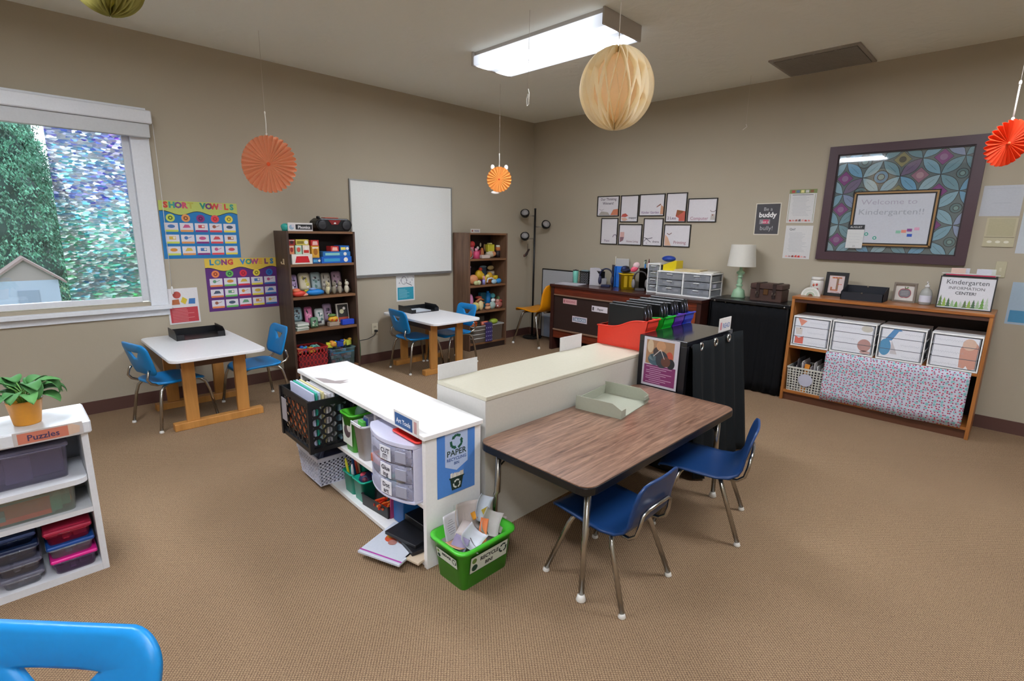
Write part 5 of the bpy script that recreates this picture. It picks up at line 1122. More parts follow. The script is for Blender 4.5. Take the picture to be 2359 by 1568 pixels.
drape([(-.375,-2.70),(-.375,-3.375)],.012,.775,-.012,.075,cloth_k,2,flare=-.015).build('curtain',t,world=True,solid=.003)
drape([(-.04,-2.685),(-.37,-2.685)],.012,.775,-.008,.08,cloth_k,3,flare=.0).build('side_curtain',t,world=True,solid=.003)
for y in(-2.73,-3.34): MB().lathe([(.008,0),(.006,.006)],M('#c8c8c8',.3,1),T=Matrix.Translation((-.392,y,.79))@R3(-PI/2,4,'Y'),n=10).build('pin',t,world=True)
TZ=.8125
t=thing('table_lamp','table lamp with white drum shade and mint green turned base','table lamp',(-.17,-2.855,TZ))
mint=M('#93b794',.35)
MB().lathe([(.062,0),(.062,.012),(.052,.05),(.048,.07),(.026,.085),(.02,.10),(.03,.112),(.03,.12),(.018,.13),(.026,.15),(.018,.17),(.016,.185),(.024,.192),(.024,.2),(.016,.21),(.034,.225),(.036,.24),(.014,.255),(.009,.30)],mint,n=28).build('lamp_base',t)
sh=M('#f2f0e8',.7,sss=.4);b=MB();b.lathe([(.125,.292),(.105,.492)],sh,n=36,cap=False);b.lathe([(.122,.292),(.102,.492)],sh,n=36,cap=False)
b.build('lamp_shade',t,solid=.0)
b=MB();b.tube([(-.104,0,.485),(.104,0,.485)],.002,chrome,n=6).tube([(0,-.104,.485),(0,.104,.485)],.002,chrome,n=6).tube([(0,0,.30),(0,0,.485)],.004,chrome,n=6);b.build('shade_holder',t)
t=thing('wooden_trunk','small brown wooden trunk with leather straps beside the table lamp','trunk',(-.185,-3.135,TZ),rz=math.radians(0))
tw=wood('trunk_leather','#3a2620','#4e352c','Y',1.2,.5);b=MB();b.box(-.09,.09,-.135,.135,0,.105,tw,b=.003);b.build('trunk_body',t)
MB().box(-.093,.093,-.138,.138,.108,.155,tw,b=.006).build('trunk_lid',t)
for y in(-.07,.07):
    MB().box(-.098,-.0935,y-.014,y+.014,.03,.156,M('#2a1814',.5),b=.001).box(-.098,.095,y-.014,y+.014,.1555,.160,M('#2a1814',.5),b=.001).build('strap',t)
    MB().tube([(-.1,y-.012,.05),(-.1,y+.012,.05),(-.1,y+.012,.085),(-.1,y-.012,.085)],.003,M('#9a8c7c',.3,1),n=6,closed=True).build('buckle',t)
MB().box(-.099,-.0935,-.02,.02,.06,.11,M('#8a6a4c',.35,1),b=.002).build('clasp',t)
# ================================================================ OAK SHELF
oak=wood('oak_wood','#8a4f22','#b87436','Y',.8,.35,coat=.2);oakz=wood('oak_upright','#8f5526','#b97a3e','Z',.8,.4);ink=M('#2a1915',.6)
X0,X1,Y0,Y1,ZT=-.42,-.06,-4.652,-3.40,.90
t=thing('oak_bookcase','wide low oak shelf unit under the big frame','shelf unit',(-.24,-4.026,0))
for a,c in((Y1-.022,Y1),(Y0,Y0+.022)): MB().box(X0,X1,a,c,0,ZT-.0221,oakz).build('side_panel',t,world=True,bevel=.002)
MB().box(X0-.004,X1,Y0-.002,Y1+.002,ZT-.022,ZT,oak).build('top_panel',t,world=True,bevel=.002)
MB().box(X0+.006,X0+.02,Y0+.022,Y1-.022,ZT-.05,ZT-.022,M('#4a2a1c',.5)).build('top_rail',t,world=True)
MB().box(X0+.004,X1-.008,Y0+.022,Y1-.022,.462,.484,oak).build('middle_shelf',t,world=True)
MB().box(X0+.004,X1-.008,Y0+.022,Y1-.022,.068,.090,oak).build('bottom_shelf',t,world=True)
MB().box(X0+.02,X0+.034,Y0+.022,Y1-.022,0,.068,M('#5a3420',.5)).build('kickboard',t,world=True)
MB().box(X1-.007,X1,Y0+.022,Y1-.022,.03,ZT-.022,ink).build('back_panel',t,world=True)
def pdraw(label,yl,yr,art,lines):
    w=abs(yr-yl);t=drawers('drawer_unit',label,(-.27,(yl+yr)/2,.4845),w,.30,.255,3,AW,None,printed=True,front=M('#c6cad4',.3));t['group']='white drawer units in the oak shelf'
    F=Matrix.Translation((-w/2,-.1505,0))@Matrix(((1,0,0,0),(0,0,-1,0),(0,1,0,0),(0,0,0,1)));b=MB();h=.255
    b.rect(.02,.018,w-.02,h-.018,0,M('#e4e6ec',.35),T=F)
    for i in(1,2): b.rect(.018,h*i/3-.002,w-.018,h*i/3+.002,.0008,M('#5c626c'),T=F)
    b.line([(.018,.016),(w-.018,.016),(w-.018,h-.016),(.018,h-.016),(.018,.016)],.003,.0008,M('#5c626c'),T=F)
    for a in art:
        if a[0]=='p': b.poly([(x*w,y*h) for x,y in a[1]],.0004,M(a[2]),T=F)
        else: b.disc(a[1]*w,a[2]*h,a[3]*w,.0005,M(a[4]),T=F,ry=a[5]*h)
    q=random.Random(int(yl*-100))
    for i,(x,n_) in enumerate(lines):   # faint handwriting
        y=h*(.82-.333*i);P=[];xx=x*w
        for k in range(n_*4): P.append((xx+k*.0036,y+.0050*sin(k*1.7+q.random()*1.6)*(1 if k%9 else 2.0)+.001*sin(k*.4)))
        b.line(P,.0009,.0009,M('#a9adb8'),T=F)
    b.build('printed_label',t)
pdraw('white drawer unit with an orange fox picture, leftmost in the oak shelf',-3.432,-3.712,[('p',[(.12,.95),(.38,.86),(.24,.68)],'#df927c'),('p',[(.1,.1),(.1,.36),(.2,.28),(.33,.36),(.33,.1)],'#d96f60'),('p',[(.09,.62),(.28,.62),(.28,.4),(.12,.4)],'#d8cfc8'),('d',.22,.6,.013,'#2a2a30',.02)],[(.45,9),(.42,9),(.45,9)])
pdraw('white drawer unit with a brown turkey picture, second in the oak shelf',-3.722,-4.018,[('d',.78,.33,.15,'#b8908a',.19),('d',.82,.12,.12,'#c0a09a',.05),('d',.8,.84,.13,'#c8c4b8',.1)],[(.1,12),(.1,10),(.1,11)])
pdraw('white drawer unit with a blue bird picture, third in the oak shelf',-4.036,-4.322,[('d',.17,.38,.13,'#5a95bc',.25),('p',[(.12,.55),(.3,.6),(.42,.88),(.5,.9),(.44,.95),(.32,.95)],'#5a8fc0'),('p',[(.3,.6),(.4,.35),(.45,.2),(.3,.2)],'#c9c4c6')],[(.55,9),(.5,8),(.55,8)])
pdraw('white drawer unit with a pink bear picture, rightmost in the oak shelf',-4.348,-4.628,[('p',[(.62,.1),(.72,.08),(.76,.16),(.82,.05),(.93,.1),(.95,.72),(.85,.85),(.68,.85),(.6,.6)],'#cf9a88'),('d',.76,.75,.13,'#d8b8a4',.16)],[(.08,12),(.08,12),(.08,12)])
t=basket_sq('file_basket','white lattice basket of files at the lower left of the oak shelf','basket',-.40,-.13,-3.70,-3.44,.0905,.30,.008,13,12,9,'#c8c8be',hole=.34,N=4)
MB().disc(0,0,.055,0,M('#b9b9c8',.6),T=Matrix(((0,0,-1,-.146),(-1,0,0,-.01),(0,1,0,.11),(0,0,0,1)))).build('round_tag',t,solid=.001)
b=MB();q=random.Random(12)
for k in range(20):
    y=-.115+k*.0115;h_=.20+q.uniform(-.02,.075);b.cbox((-.02+q.uniform(-.01,.01),y,h_/2+.005),(.2,.004,h_),M(['#cfcccb','#5a5558','#b9aeb2','#e0dedc','#3c3a3c'][k%5],.6),T=R3(q.uniform(-.02,.02),4,'X'))
one(b,'file_folders','row of thin white and grey files packed in the lattice basket','files',(-.265,-3.57,.0905),kind='stuff')
b=MB();b.cbox((0,0,.12),(.02,.035,.24),M('#d8882c',.5),T=R3(.05,4,'X'));one(b,'orange_folder','orange folder sticking up among the files of the lattice basket','folder',(-.385,-3.565,.094))
def fabric():
    m,nt,b,N,L=nodes('strawberry_print_fabric',.85);tc=N('ShaderNodeTexCoord');mp=N('ShaderNodeMapping');mp.inputs['Scale'].default_value=(1,1,1.05);L(tc.outputs['Object'],mp.inputs[0])
    def layer(sc,thr,loc):
        m2=N('ShaderNodeMapping');m2.inputs['Location'].default_value=loc;L(mp.outputs[0],m2.inputs[0]);cx=N('ShaderNodeSeparateXYZ');L(m2.outputs[0],cx.inputs[0]);cm=N('ShaderNodeCombineXYZ');L(cx.outputs[1],cm.inputs[0]);L(cx.outputs[2],cm.inputs[1])
        v=N('ShaderNodeTexVoronoi');v.voronoi_dimensions='2D';v.inputs['Scale'].default_value=sc;v.inputs['Randomness'].default_value=.6;L(cm.outputs[0],v.inputs['Vector'])
        lt=N('ShaderNodeMath');lt.operation='LESS_THAN';lt.inputs[1].default_value=thr;L(v.outputs['Distance'],lt.inputs[0]);return lt,v
    a,va=layer(46,.26,(0,0,0));c,vc=layer(26,.30,(3,1.3,.7));w_,_=layer(46,.38,(0,0,0))
    mx=N('ShaderNodeMixRGB');mx.inputs[1].default_value=lin('#bcc4d0');mx.inputs[2].default_value=lin('#7fb8bc');L(c.outputs[0],mx.inputs[0])
    m3=N('ShaderNodeMixRGB');m3.inputs[2].default_value=lin('#d2c6d2');L(w_.outputs[0],m3.inputs[0]);L(mx.outputs[0],m3.inputs[1])
    hs=N('ShaderNodeSeparateColor');L(va.outputs['Color'],hs.inputs[0]);rc=N('ShaderNodeMixRGB');rc.inputs[1].default_value=lin('#b8485a');rc.inputs[2].default_value=lin('#84567c');L(hs.outputs[0],rc.inputs[0])
    m4=N('ShaderNodeMixRGB');L(a.outputs[0],m4.inputs[0]);L(m3.outputs[0],m4.inputs[1]);L(rc.outputs[0],m4.inputs[2]);L(m4.outputs[0],b.inputs['Base Color']);return m
b=drape([(-.4215,-3.705),(-.4215,-4.600)],.075,.482,-.0035,.13,fabric(),5,flare=-.003,nz=6,hemvar=.006)
tag(b.build('printed_fabric',loc=(-.428,-4.15,.28),solid=.0015),'pale blue fabric with red strawberry print hung over the lower oak shelf','fabric')
b=MB()
for i,(l,y,c,w_) in enumerate((('grey storage box behind the strawberry fabric, seen at its right edge',-4.5,'#1d1c20',.2),)):
    one(MB().box(-.12,.12,-.09,.09,0,.28,M(c,.6),b=.004),'dark_box',l,'box',(-.25,y,.0905))
ZO=ZT+.0005
t=thing('ceramic_jar','white ceramic jar painted with strawberries at the left of the oak shelf top','jar',(-.15,-3.50,ZO))
wc_=M('#dcd8d2',.25);MB().lathe([(.036,0),(.044,.008),(.05,.05),(.05,.1),(.046,.122),(.04,.128)],wc_,n=28).build('jar_body',t)
MB().lathe([(.046,.128),(.047,.133),(.047,.148),(.044,.152),(.0,.152)],wc_,n=28).build('lid',t)
b=MB()
for a,z,c,r in((2.9,.085,'#c8684a',.013),(3.35,.09,'#b84a44',.012),(3.5,.05,'#a84a4c',.012),(2.6,.06,'#6a8a5c',.010),(3.1,.045,'#6a8a5c',.012)):
    b.ell((.0485*cos(a),.0485*sin(a),z),(.006,r*.8,r),M(c,.4),nu=8,nv=6)
b.build('painted_fruit',t)
t=thing('rainbow_ornament','small white wooden rainbow ornament before the ceramic jar','ornament',(-.275,-3.495,ZO))
for i,(ro,ri,c) in enumerate(((.072,.058,'#dfe0d8'),(.057,.045,'#cfd6c8'),(.044,.032,'#dcdcd4'),(.031,.018,'#a8b8a0'))):
    P=[(ro*cos(PI*k/16),ro*sin(PI*k/16)) for k in range(17)]+[(ri*cos(PI-PI*k/16),ri*sin(PI-PI*k/16)) for k in range(17)]
    n_=17;b=MB();F=Matrix(((0,0,1,0),(1,0,0,0),(0,1,0,0),(0,0,0,1)));vs=[];fs=[]
    for xx in(-.009,.009): vs+=[(xx,y,z) for y,z in P]
    L_=len(P)
    for k in range(16): a,c2,d,e=k,k+1,L_-2-k,L_-1-k;fs+=[[a,c2,d,e][::-1],[L_+a,L_+c2,L_+d,L_+e],[a,L_+a,L_+c2,c2],[e,d,L_+d,L_+e]]
    fs+=[[0,L_-1,2*L_-1,L_],[16,17,L_+17,L_+16]]
    b.add(vs,fs,M(c,.5));b.build('arch',t)
def stand_frame(name,label,cat,loc,w,h,fc,fw_,base,art,lean=.1,th=.014,rz=AW):
    t=thing(name,label,cat,loc,rz=rz,rx=0);Lm=R3(-lean,4,'X')
    m=M(fc,.4);b=MB(Lm);b.box(-w/2,w/2,0,th,0,fw_,m).box(-w/2,w/2,0,th,h-fw_,h,m).box(-w/2,-w/2+fw_,0,th,fw_,h-fw_,m).box(w/2-fw_,w/2,0,th,fw_,h-fw_,m);b.build('frame',t)
    b=MB(Lm);b.box(-w/2+fw_,w/2-fw_,th*.5,th-.001,fw_,h-fw_,M(base,.5));F=Matrix.Translation((-w/2,th*.5-.0003,0))@Matrix(((1,0,0,0),(0,0,-1,0),(0,1,0,0),(0,0,0,1)));art(b,w,h,F);b.build('picture',t);return t
def artJ(b,w,h,F):
    c=M('#b06a48')
    b.rect(w*.28,h*.74,w*.72,h*.80,.001,c,T=F).rect(w*.5,h*.28,w*.6,h*.75,.001,M('#8a6a50'),T=F).rect(w*.26,h*.22,w*.6,h*.28,.001,c,T=F).rect(w*.26,h*.28,w*.34,h*.38,.001,c,T=F)
    for i in range(8): b.disc(w*(.3+.06*i),h*(.77 if i<5 else .5),w*.025,.0015,M('#c8384a' if i%2 else '#d8a040'),T=F,n=8)
    b.line([(w*.3,h*.15),(w*.5,h*.18),(w*.7,h*.15)],.003,.001,M('#9a4a44'),T=F)
stand_frame('tabletop_photo','black photo frame with an ornate letter J on the oak shelf','picture frame',(-.13,-3.635,ZO),.165,.20,'#121214',.026,'#d2c0bc',artJ)
t=thing('desk_tray','black fabric desk box open at the front on the oak shelf','desk box',(-.22,-3.865,ZO),rz=AW)
dk=M('#1a1d26',.7);b=MB();w,d=.285,.2
b.box(-w/2,w/2,-d/2,d/2,0,.004,dk).box(-w/2,w/2,d/2-.005,d/2,.004,.105,dk).box(-w/2,w/2,-d/2,-d/2+.005,.004,.062,dk)
for s_ in(-1,1): b.prism([(-d/2,.004),(d/2,.004),(d/2,.105),(d/2-.04,.105),(-d/2,.062)],min(s_*w/2,s_*(w/2-.005)),max(s_*w/2,s_*(w/2-.005)),dk,T=Matrix(((0,0,1,0),(1,0,0,0),(0,1,0,0),(0,0,0,1))))
b.build('tray_body',t)
MB().cbox((0,-d/2-.002,.06),(.012,.003,.012),chrome).cbox((0,d/2-.008,.1),(.012,.003,.012),chrome).build('rivet',t)
MB().box(-.12,.12,-.08,.08,.0045,.05,M('#0d0f15',.8)).build('dark_lining',t)
def artA(b,w,h,F):
    b.disc(w*.42,h*.46,w*.2,.001,M('#b0404a'),T=F,ry=h*.24).disc(w*.58,h*.46,w*.2,.0011,M('#b0404a'),T=F,ry=h*.24).disc(w*.42,h*.46,w*.175,.0013,M('#7e7c80'),T=F,ry=h*.21).disc(w*.58,h*.46,w*.175,.0015,M('#7e7c80'),T=F,ry=h*.21)
    b.line([(w*.5,h*.66),(w*.48,h*.8)],.005,.0016,M('#5a4a38'),T=F);b.poly([(w*.5,h*.7),(w*.6,h*.8),(w*.66,h*.76),(w*.58,h*.7)],.0015,M('#6a8a5a'),T=F)
    for i in range(3): b.line([(w*.34,h*(.54-.08*i)),(w*.66,h*(.54-.08*i))],.002,.0022,M('#c8c6c8'),T=F)
stand_frame('apple_sign','small wooden box frame with a red outlined grey apple','sign',(-.13,-4.108,ZO),.145,.15,'#7f7468',.013,'#d9d4cc',artA,lean=.0,th=.035)
t=thing('soap_pump','clear pump bottle of sanitizer beside the information sign','pump bottle',(-.16,-4.245,ZO))
MB().lathe([(.034,0),(.038,.006),(.038,.085),(.03,.11),(.014,.125),(.013,.135)],M('#c9ccc8',.12,alpha=.45),n=24).build('bottle_body',t)
MB().lathe([(.0385,.02),(.0385,.07)],M('#d2d2dc',.5),n=24,cap=False).build('bottle_label',t)
b=MB();b.lathe([(.015,.13),(.015,.145),(.006,.148),(.005,.17)],M('#e0deda',.4),n=14).tube([(0,0,.17),(-.035,.0,.172),(-.04,0,.164)],.005,M('#e0deda',.4),n=8);b.build('pump_head',t)
t=thing('file_box','black hanging file box behind the information sign','file box',(-.155,-4.475,ZO),rz=AW)
b=MB();perf_basket(b,-.145,.145,-.055,.055,0,.235,.0,10,5,8,M('#141414',.4),hole=.3,N=6);b.build('basket_wall',t)
G='hanging file folders in the black file box'
for i,(x,y,c,l) in enumerate(((0,-.035,'#c83a5a','crimson hanging folder, frontmost in the black file box'),(0,-.01,'#dcdad8','white hanging folder in the middle of the black file box'),(0,.02,'#e0ddd8','white hanging folder at the back of the black file box'))):
    T=thing('hanging_folder',l,'folder',(-.155+y,-4.475,ZO),rz=AW,group=G);MB().box(-.135,.135,-.001,.001,.01,.243,M(c,.6)).tube([(-.158,0,.245),(.158,0,.245)],.003,M('#dcdcd8'),n=6).build('folder_sheet',T)
    if i:
        for k in range(2): MB().box(-.13+.14*k+.02*i,-.02+.14*k+.02*i-.03,-.002,.002,.245,.285,M(['#d8dcd4','#e0c0b0','#d4d4dc'][(i+k)%3],.5)).build('index_tab',T)
def artI(b,w,h,F):
    b.text('Kindergarten',w*.5,h*.76,h*.2,.001,M('#4a4c50'),T=F,al='CENTER',sx=.95).text('INFORMATION',w*.5,h*.6,h*.125,.001,M('#54565a'),T=F,al='CENTER',sx=1.0).text('CENTER!',w*.5,h*.45,h*.125,.001,M('#54565a'),T=F,al='CENTER',bold=.0006)
    q=random.Random(4)
    for i in range(12):
        x=w*(.07+.075*i);hh=h*(.40-.19*sin(PI*i/11))*q.uniform(.8,1.1);c=['#5f7a48','#8aa84a','#4a6a4a','#9ab890','#6a9a4c','#b4c4b0'][i%6]
        for k in range(3): zz=h*.06+hh*(.28*k);b.poly([(x-w*.05*(1-.25*k),zz),(x+w*.05*(1-.25*k),zz),(x,zz+hh*.45)],.001+.0003*k+.00003*i,M(c),T=F)
t=stand_frame('information_sign','white Kindergarten INFORMATION CENTER! sign with green trees on the oak shelf','sign',(-.285,-4.475,ZO),.305,.232,'#20201f',.007,'#d4d4d8',artI,lean=.08,th=.008)
# ================================================================ WHITE ISLAND SHELF
lam=M('#eeecea',.38);lam2=M('#d3ccc0',.4)
IRZ=math.radians(-1.9)
# built in its own frame: origin at the near front corner, local +y runs along the shelf away from the table, local +x into the shelf
t=thing('white_shelf_unit','low white open shelf unit with crates and drawers in the middle of the room','shelf unit',(-4.016,-3.192,0),rz=IRZ)
IL,ID,IH=1.275,.285,.60;ISL=t
MB().box(-.012,ID+.006,-.012,IL+.01,IH-.022,IH,lam,b=.003).build('top_panel',t)
MB().box(0,ID,0,.024,0,IH-.022,lam).build('end_panel',t,bevel=.002)
MB().box(0,ID,IL-.024,IL,0,IH-.022,lam).build('end_panel',t,bevel=.002)
MB().box(.004,ID-.01,.024,IL-.024,.265,.285,lam).build('middle_shelf',t,bevel=.002)
MB().box(.0,ID-.01,.024,IL-.024,.008,.028,lam).build('bottom_shelf',t,bevel=.002)
MB().box(.01,ID-.01,.415,.435,.285,IH-.022,M('#b9b8be',.5)).build('partition',t)
MB().box(ID-.009,ID-.001,.024,IL-.024,.0,IH-.022,lam).build('back_panel',t)
b=MB();b.poly([(-.008,.93),(.05,.86),(.10,.865),(.075,.885),(.115,.90),(.05,.925),(.03,1.0),(-.008,1.05)],IH+.0006,M('#a59a98',.6));b.build('peeled_patch',t)
IM=wmat(t)
def iw(x,y,z=0): v=IM@Vector((x,y,z));return (v.x,v.y,v.z)
def ithing(name,label,cat,x,y,z,rz=0,group=None): return thing(name,label,cat,iw(x,y,z),rz=IRZ+rz,group=group)
t=ithing('milk_crate','black milk crate of hanging folders at the far end of the white shelf unit','crate',.012,.985,.2855)
kb=M('#101013',.4);b=MB();x0,x1,y0,y1,hh=-.155,.155,-.185,.185,.272
perf_basket(b,x0+.005,x1-.005,y0+.005,y1-.005,.02,hh,.006,5,6,4,kb,hole=.36,N=8,t=.004,rim=.035)
b.box(x0-.004,x1+.004,y0-.004,y0+.006,.0,.022,kb).box(x0-.004,x1+.004,y1-.006,y1+.004,.0,.022,kb).box(x0-.004,x0+.006,y0,y1,.0,.022,kb).box(x1-.006,x1+.004,y0,y1,.0,.022,kb)
for sx in(x0,x1):
    for sy in(y0,y1): b.cbox((sx,sy,hh/2),(.02,.02,hh),kb)
b.build('crate_wall',t,bevel=.0)
MB().box(x0+.012,x0+.016,y0+.05,y1-.05,.05,.225,M('#f08a58',.6)).build('orange_sheet',t)
MB().box(x0-.0115,x0-.0085,.10,.165,.09,.215,M('#9a9498',.4)).build('grey_label',t)
G='paper folders in the black milk crate'
for i,(dx,dy,c,l) in enumerate(((-.115,.0,'#c4c8e0','lilac-white folder at the front of the milk crate'),(-.10,.0,'#2fae94','teal folder second in the milk crate'),(-.083,.005,'#c8d8e8','pale blue folder third in the milk crate'),(-.066,0,'#e0d49c','cream yellow folder in the milk crate'),(-.048,.004,'#e0dcd8','white folder behind the cream one in the milk crate'),(-.03,0,'#d8d4da','grey-white folder in the middle of the milk crate'),(-.008,.004,'#e4e4e6','white folder in the rear half of the milk crate'),(.02,0,'#7ea0ac','slate blue folder in the rear half of the milk crate'),(.05,.004,'#a8c4cc','pale teal folder in the rear half of the milk crate'),(.08,0,'#3c4650','dark grey folder near the rear of the milk crate'),(.11,0,'#c9ced2','pale grey folder rearmost in the milk crate'))):
    hgt=.285 if dx<-.06 else .268
    b=MB();b.cbox((0,0,hgt/2),(.009,.30,hgt),M(c,.6),b=.001);w_=IM@Tm(.012+dx,.985+dy-.0,.2855+.012)
    tag(b.build('file_folder'),l,'folder',G);o=bpy.context.scene.objects.get('file_folder') if False else None
    COL.objects[-1].matrix_basis=w_
t=ithing('lattice_basket','white lattice basket of dark gloves below the milk crate','basket',.055,1.055,.0285)
b=MB();perf_basket(b,-.115,.13,-.13,.13,0,.165,.012,11,11,7,M('#c9cbdc',.4),hole=.30,sq=False,N=6,t=.003,rim=.018);b.build('basket_wall',t)
dollop('bundle of navy knitted gloves filling the lattice basket','.'and iw(.055,1.055)[0],iw(.055,1.055)[1],.0285,[('e',-.03,-.02,.12,.09,.10,.045,'#2c3050'),('e',.03,.05,.125,.08,.07,.04,'#3c4060'),('b',.05,-.06,.10,.12,.12,.07,'#15151b'),('t',[(-.09,-.08,.14),(-.02,0,.168),(.05,.03,.16)],.012,'#4c5274'),('t',[(-.08,.02,.14),(0,.05,.165)],.012,'#20243c')],'knitted_gloves','gloves')
def obin(name,label,cat,x,y,z,w,d,h,k,c,rz=0,rim=.008,group=None,alpha=1):
    t=ithing(name,label,cat,x,y,z,rz,group);MB().tub(-w/2,w/2,-d/2,d/2,0,h,k,.004,M(c,.4,alpha=alpha),r=.014,rim=rim).build('bin_wall',t);return t
t=obin('book_bin','lime green plastic bin of supplies beside the milk crate on the middle shelf','bin',.12,.715,.2855,.20,.085,.205,.018,'#4db32c')
b=MB();b.rect(-.05,-.07,.05,.06,0,M('#dfe6d8'));b.disc(.0,0,.035,.0006,M('#5a4a4c'));b.disc(.02,.02,.02,.001,M('#d8d0c8'))
t2=b.build('picture_label',t);t2.matrix_basis=Matrix(((0,0,-1,-.112),(-1,0,0,.0),(0,1,0,.11),(0,0,0,1)))@Tm(0,0,0)
for l,dx,dy,P in(('clear plastic cup in the lime green bin',-.03,0,[('e',0,0,.05,.035,.03,.05,'#8ab0a8')]),('grey crumpled bag at the back of the lime green bin',.05,0,[('e',0,0,.05,.05,.035,.055,'#9a8c8e')])):
    w_=iw(.12+dx,.715+dy);dollop(l,w_[0],w_[1],.42,P,'supply_item','supplies','supplies in the lime green bin')
t=obin('book_bin','white speckled plastic bin next to the drawers on the middle shelf','bin',.115,.585,.2855,.20,.075,.185,.018,'#c9c6c8')
MB().tube([(-.122,-.05,.19),(-.122,.05,.19)],.004,M('#e6e4e8'),n=6).build('rim_highlight',t)
for l,dx,P in(('blue and grey package in the white speckled bin',-.02,[('b',0,0,.05,.10,.05,.10,'#a8aac0'),('b',-.045,0,.07,.02,.04,.05,'#2c4a8c')]),('red capped glue bottle in the white speckled bin',.06,[('c',0,0,0,.018,.018,.08,'#dcdce4'),('c',0,0,.08,.016,.008,.12,'#d8342c')]),('green packet hanging over the front of the white speckled bin',-.09,[('b',0,0,.06,.02,.05,.05,'#58b84a')])):
    w_=iw(.115+dx,.585);dollop(l,w_[0],w_[1],.40,P,'supply_item','supplies','supplies in the white speckled bin')
# drawer cabinet with bowed fronts
pr=M('#d4d4ea',.3);fro=M('#c4c4dc',.25,alpha=.38);w,d,h=.355,.30,.262;t=ithing('drawer_cabinet','white three drawer plastic cabinet with bowed clear drawers in the white shelf unit','drawer cabinet',.125,.222,.2855,rz=-PI/2)
def bowpoly(w,d,bow,n=14): return [(w/2,-d/2+.0)]+[(w/2,d/2),(-w/2,d/2)]+[(-w/2+w*i/n,-d/2-bow*sin(PI*i/n)**.8) for i in range(n)]
b=MB();b.prism(bowpoly(w,d,.055),h-.02,h,pr).prism(bowpoly(w,d,.055),0,.012,pr)
for s_ in(-1,1):
    x0,x1=sorted((s_*w/2,s_*(w/2-.01)));b.box(x0,x1,-d/2,d/2-.06,.012,h-.02,pr);
    for z in(.012,.09,.165): b.box(x0,x1,d/2-.06,d/2,z,z+.02,pr)
b.build('cabinet_frame',t,bevel=.003)
for k in range(3):
    z=.014+k*.0765;b=MB();N=14;hh=.073
    for i in range(N):
        f=lambda i:(-w/2+.012+(w-.024)*i/N,-d/2-.052*sin(PI*i/N)**.8-.004)
        (xa,ya),(xb,yb)=f(i),f(i+1);b.add([(xa,ya,z),(xb,yb,z),(xb,yb,z+hh),(xa,ya,z+hh),(xa,ya+.004,z),(xb,yb+.004,z),(xb,yb+.004,z+hh),(xa,ya+.004,z+hh)],[(0,1,2,3),(5,4,7,6),(3,2,6,7),(1,0,4,5)],fro,smooth=True)
    b.box(-w/2+.014,-w/2+.017,-d/2,d/2-.02,z,z+hh*.8,fro).box(w/2-.017,w/2-.014,-d/2,d/2-.02,z,z+hh*.8,fro).box(-w/2+.014,w/2-.014,-d/2,d/2-.02,z,z+.003,fro)
    dr=b.build('drawer',t)
    b=MB();q=random.Random(k+30)
    for i in range(10): b.cbox((q.uniform(-.1,.1),q.uniform(-.16,-.02),z+.03),(q.uniform(.03,.09),.05,q.uniform(.03,.05)),M([['#d8c878','#7ec0b8','#c8c8e8','#d8d8dc'],['#d8683c','#b8a8a8','#8c8484','#d8d4e0'],['#e8582c','#3a3c98','#c8a0a8','#d4d0dc']][k][i%4],.6),b=.002)
    b.build('drawer_contents',dr)['kind']='stuff'
    b=MB(Tm(.045,-.2042,0,rz=.146));b.box(-.034,.034,-.001,.001,z+.006,z+.066,M('#eeeef6',.5));F=Matrix.Translation((0,-.0012,z))@Matrix(((1,0,0,0),(0,0,-1,0),(0,1,0,0),(0,0,0,1)))
    for r_,tx in enumerate((('Dot','art'),('Glue','ing'),('CUT','IT!'))[k]): b.text(tx,0,.038-.026*r_,.028,.0006,M('#3c3c4a'),T=F,al='CENTER',bold=.0008)
    b.build('drawer_label',dr)
    MB(Tm(.125,-.1815,0,rz=.36)).box(-.028,.028,-.002,.002,z+.010,z+.060,M('#a4a6b8',.3),b=.002).build('pull_recess',dr)
w_=iw(.02,.13,.548);b=MB();b.tub(-.03,.03,-.09,.09,0,.012,.003,.003,M('#e0342c',.35),r=.012);one(b,'red_tray','thin red plastic tray on top of the bowed drawer cabinet','tray',w_,rz=IRZ)
def dU(b,w,h,F): b.rect(w*.05,h*.12,w*.78,h*.88,.0006,M('#2f5c94'),T=F);b.text('Art Tools',w*.41,h*.33,h*.38,.001,M('#e4e8f0'),T=F,al='CENTER',bold=.0008);b.rect(w*.84,h*.15,w*.95,h*.85,.0006,M('#c89a98'),T=F)
cardsign('small blue Art Tools card standing on the edge of the white shelf top',.185,.072,.004,dU,iw(-.0145,.115,.585),rz=IRZ-PI/2,rx=0)
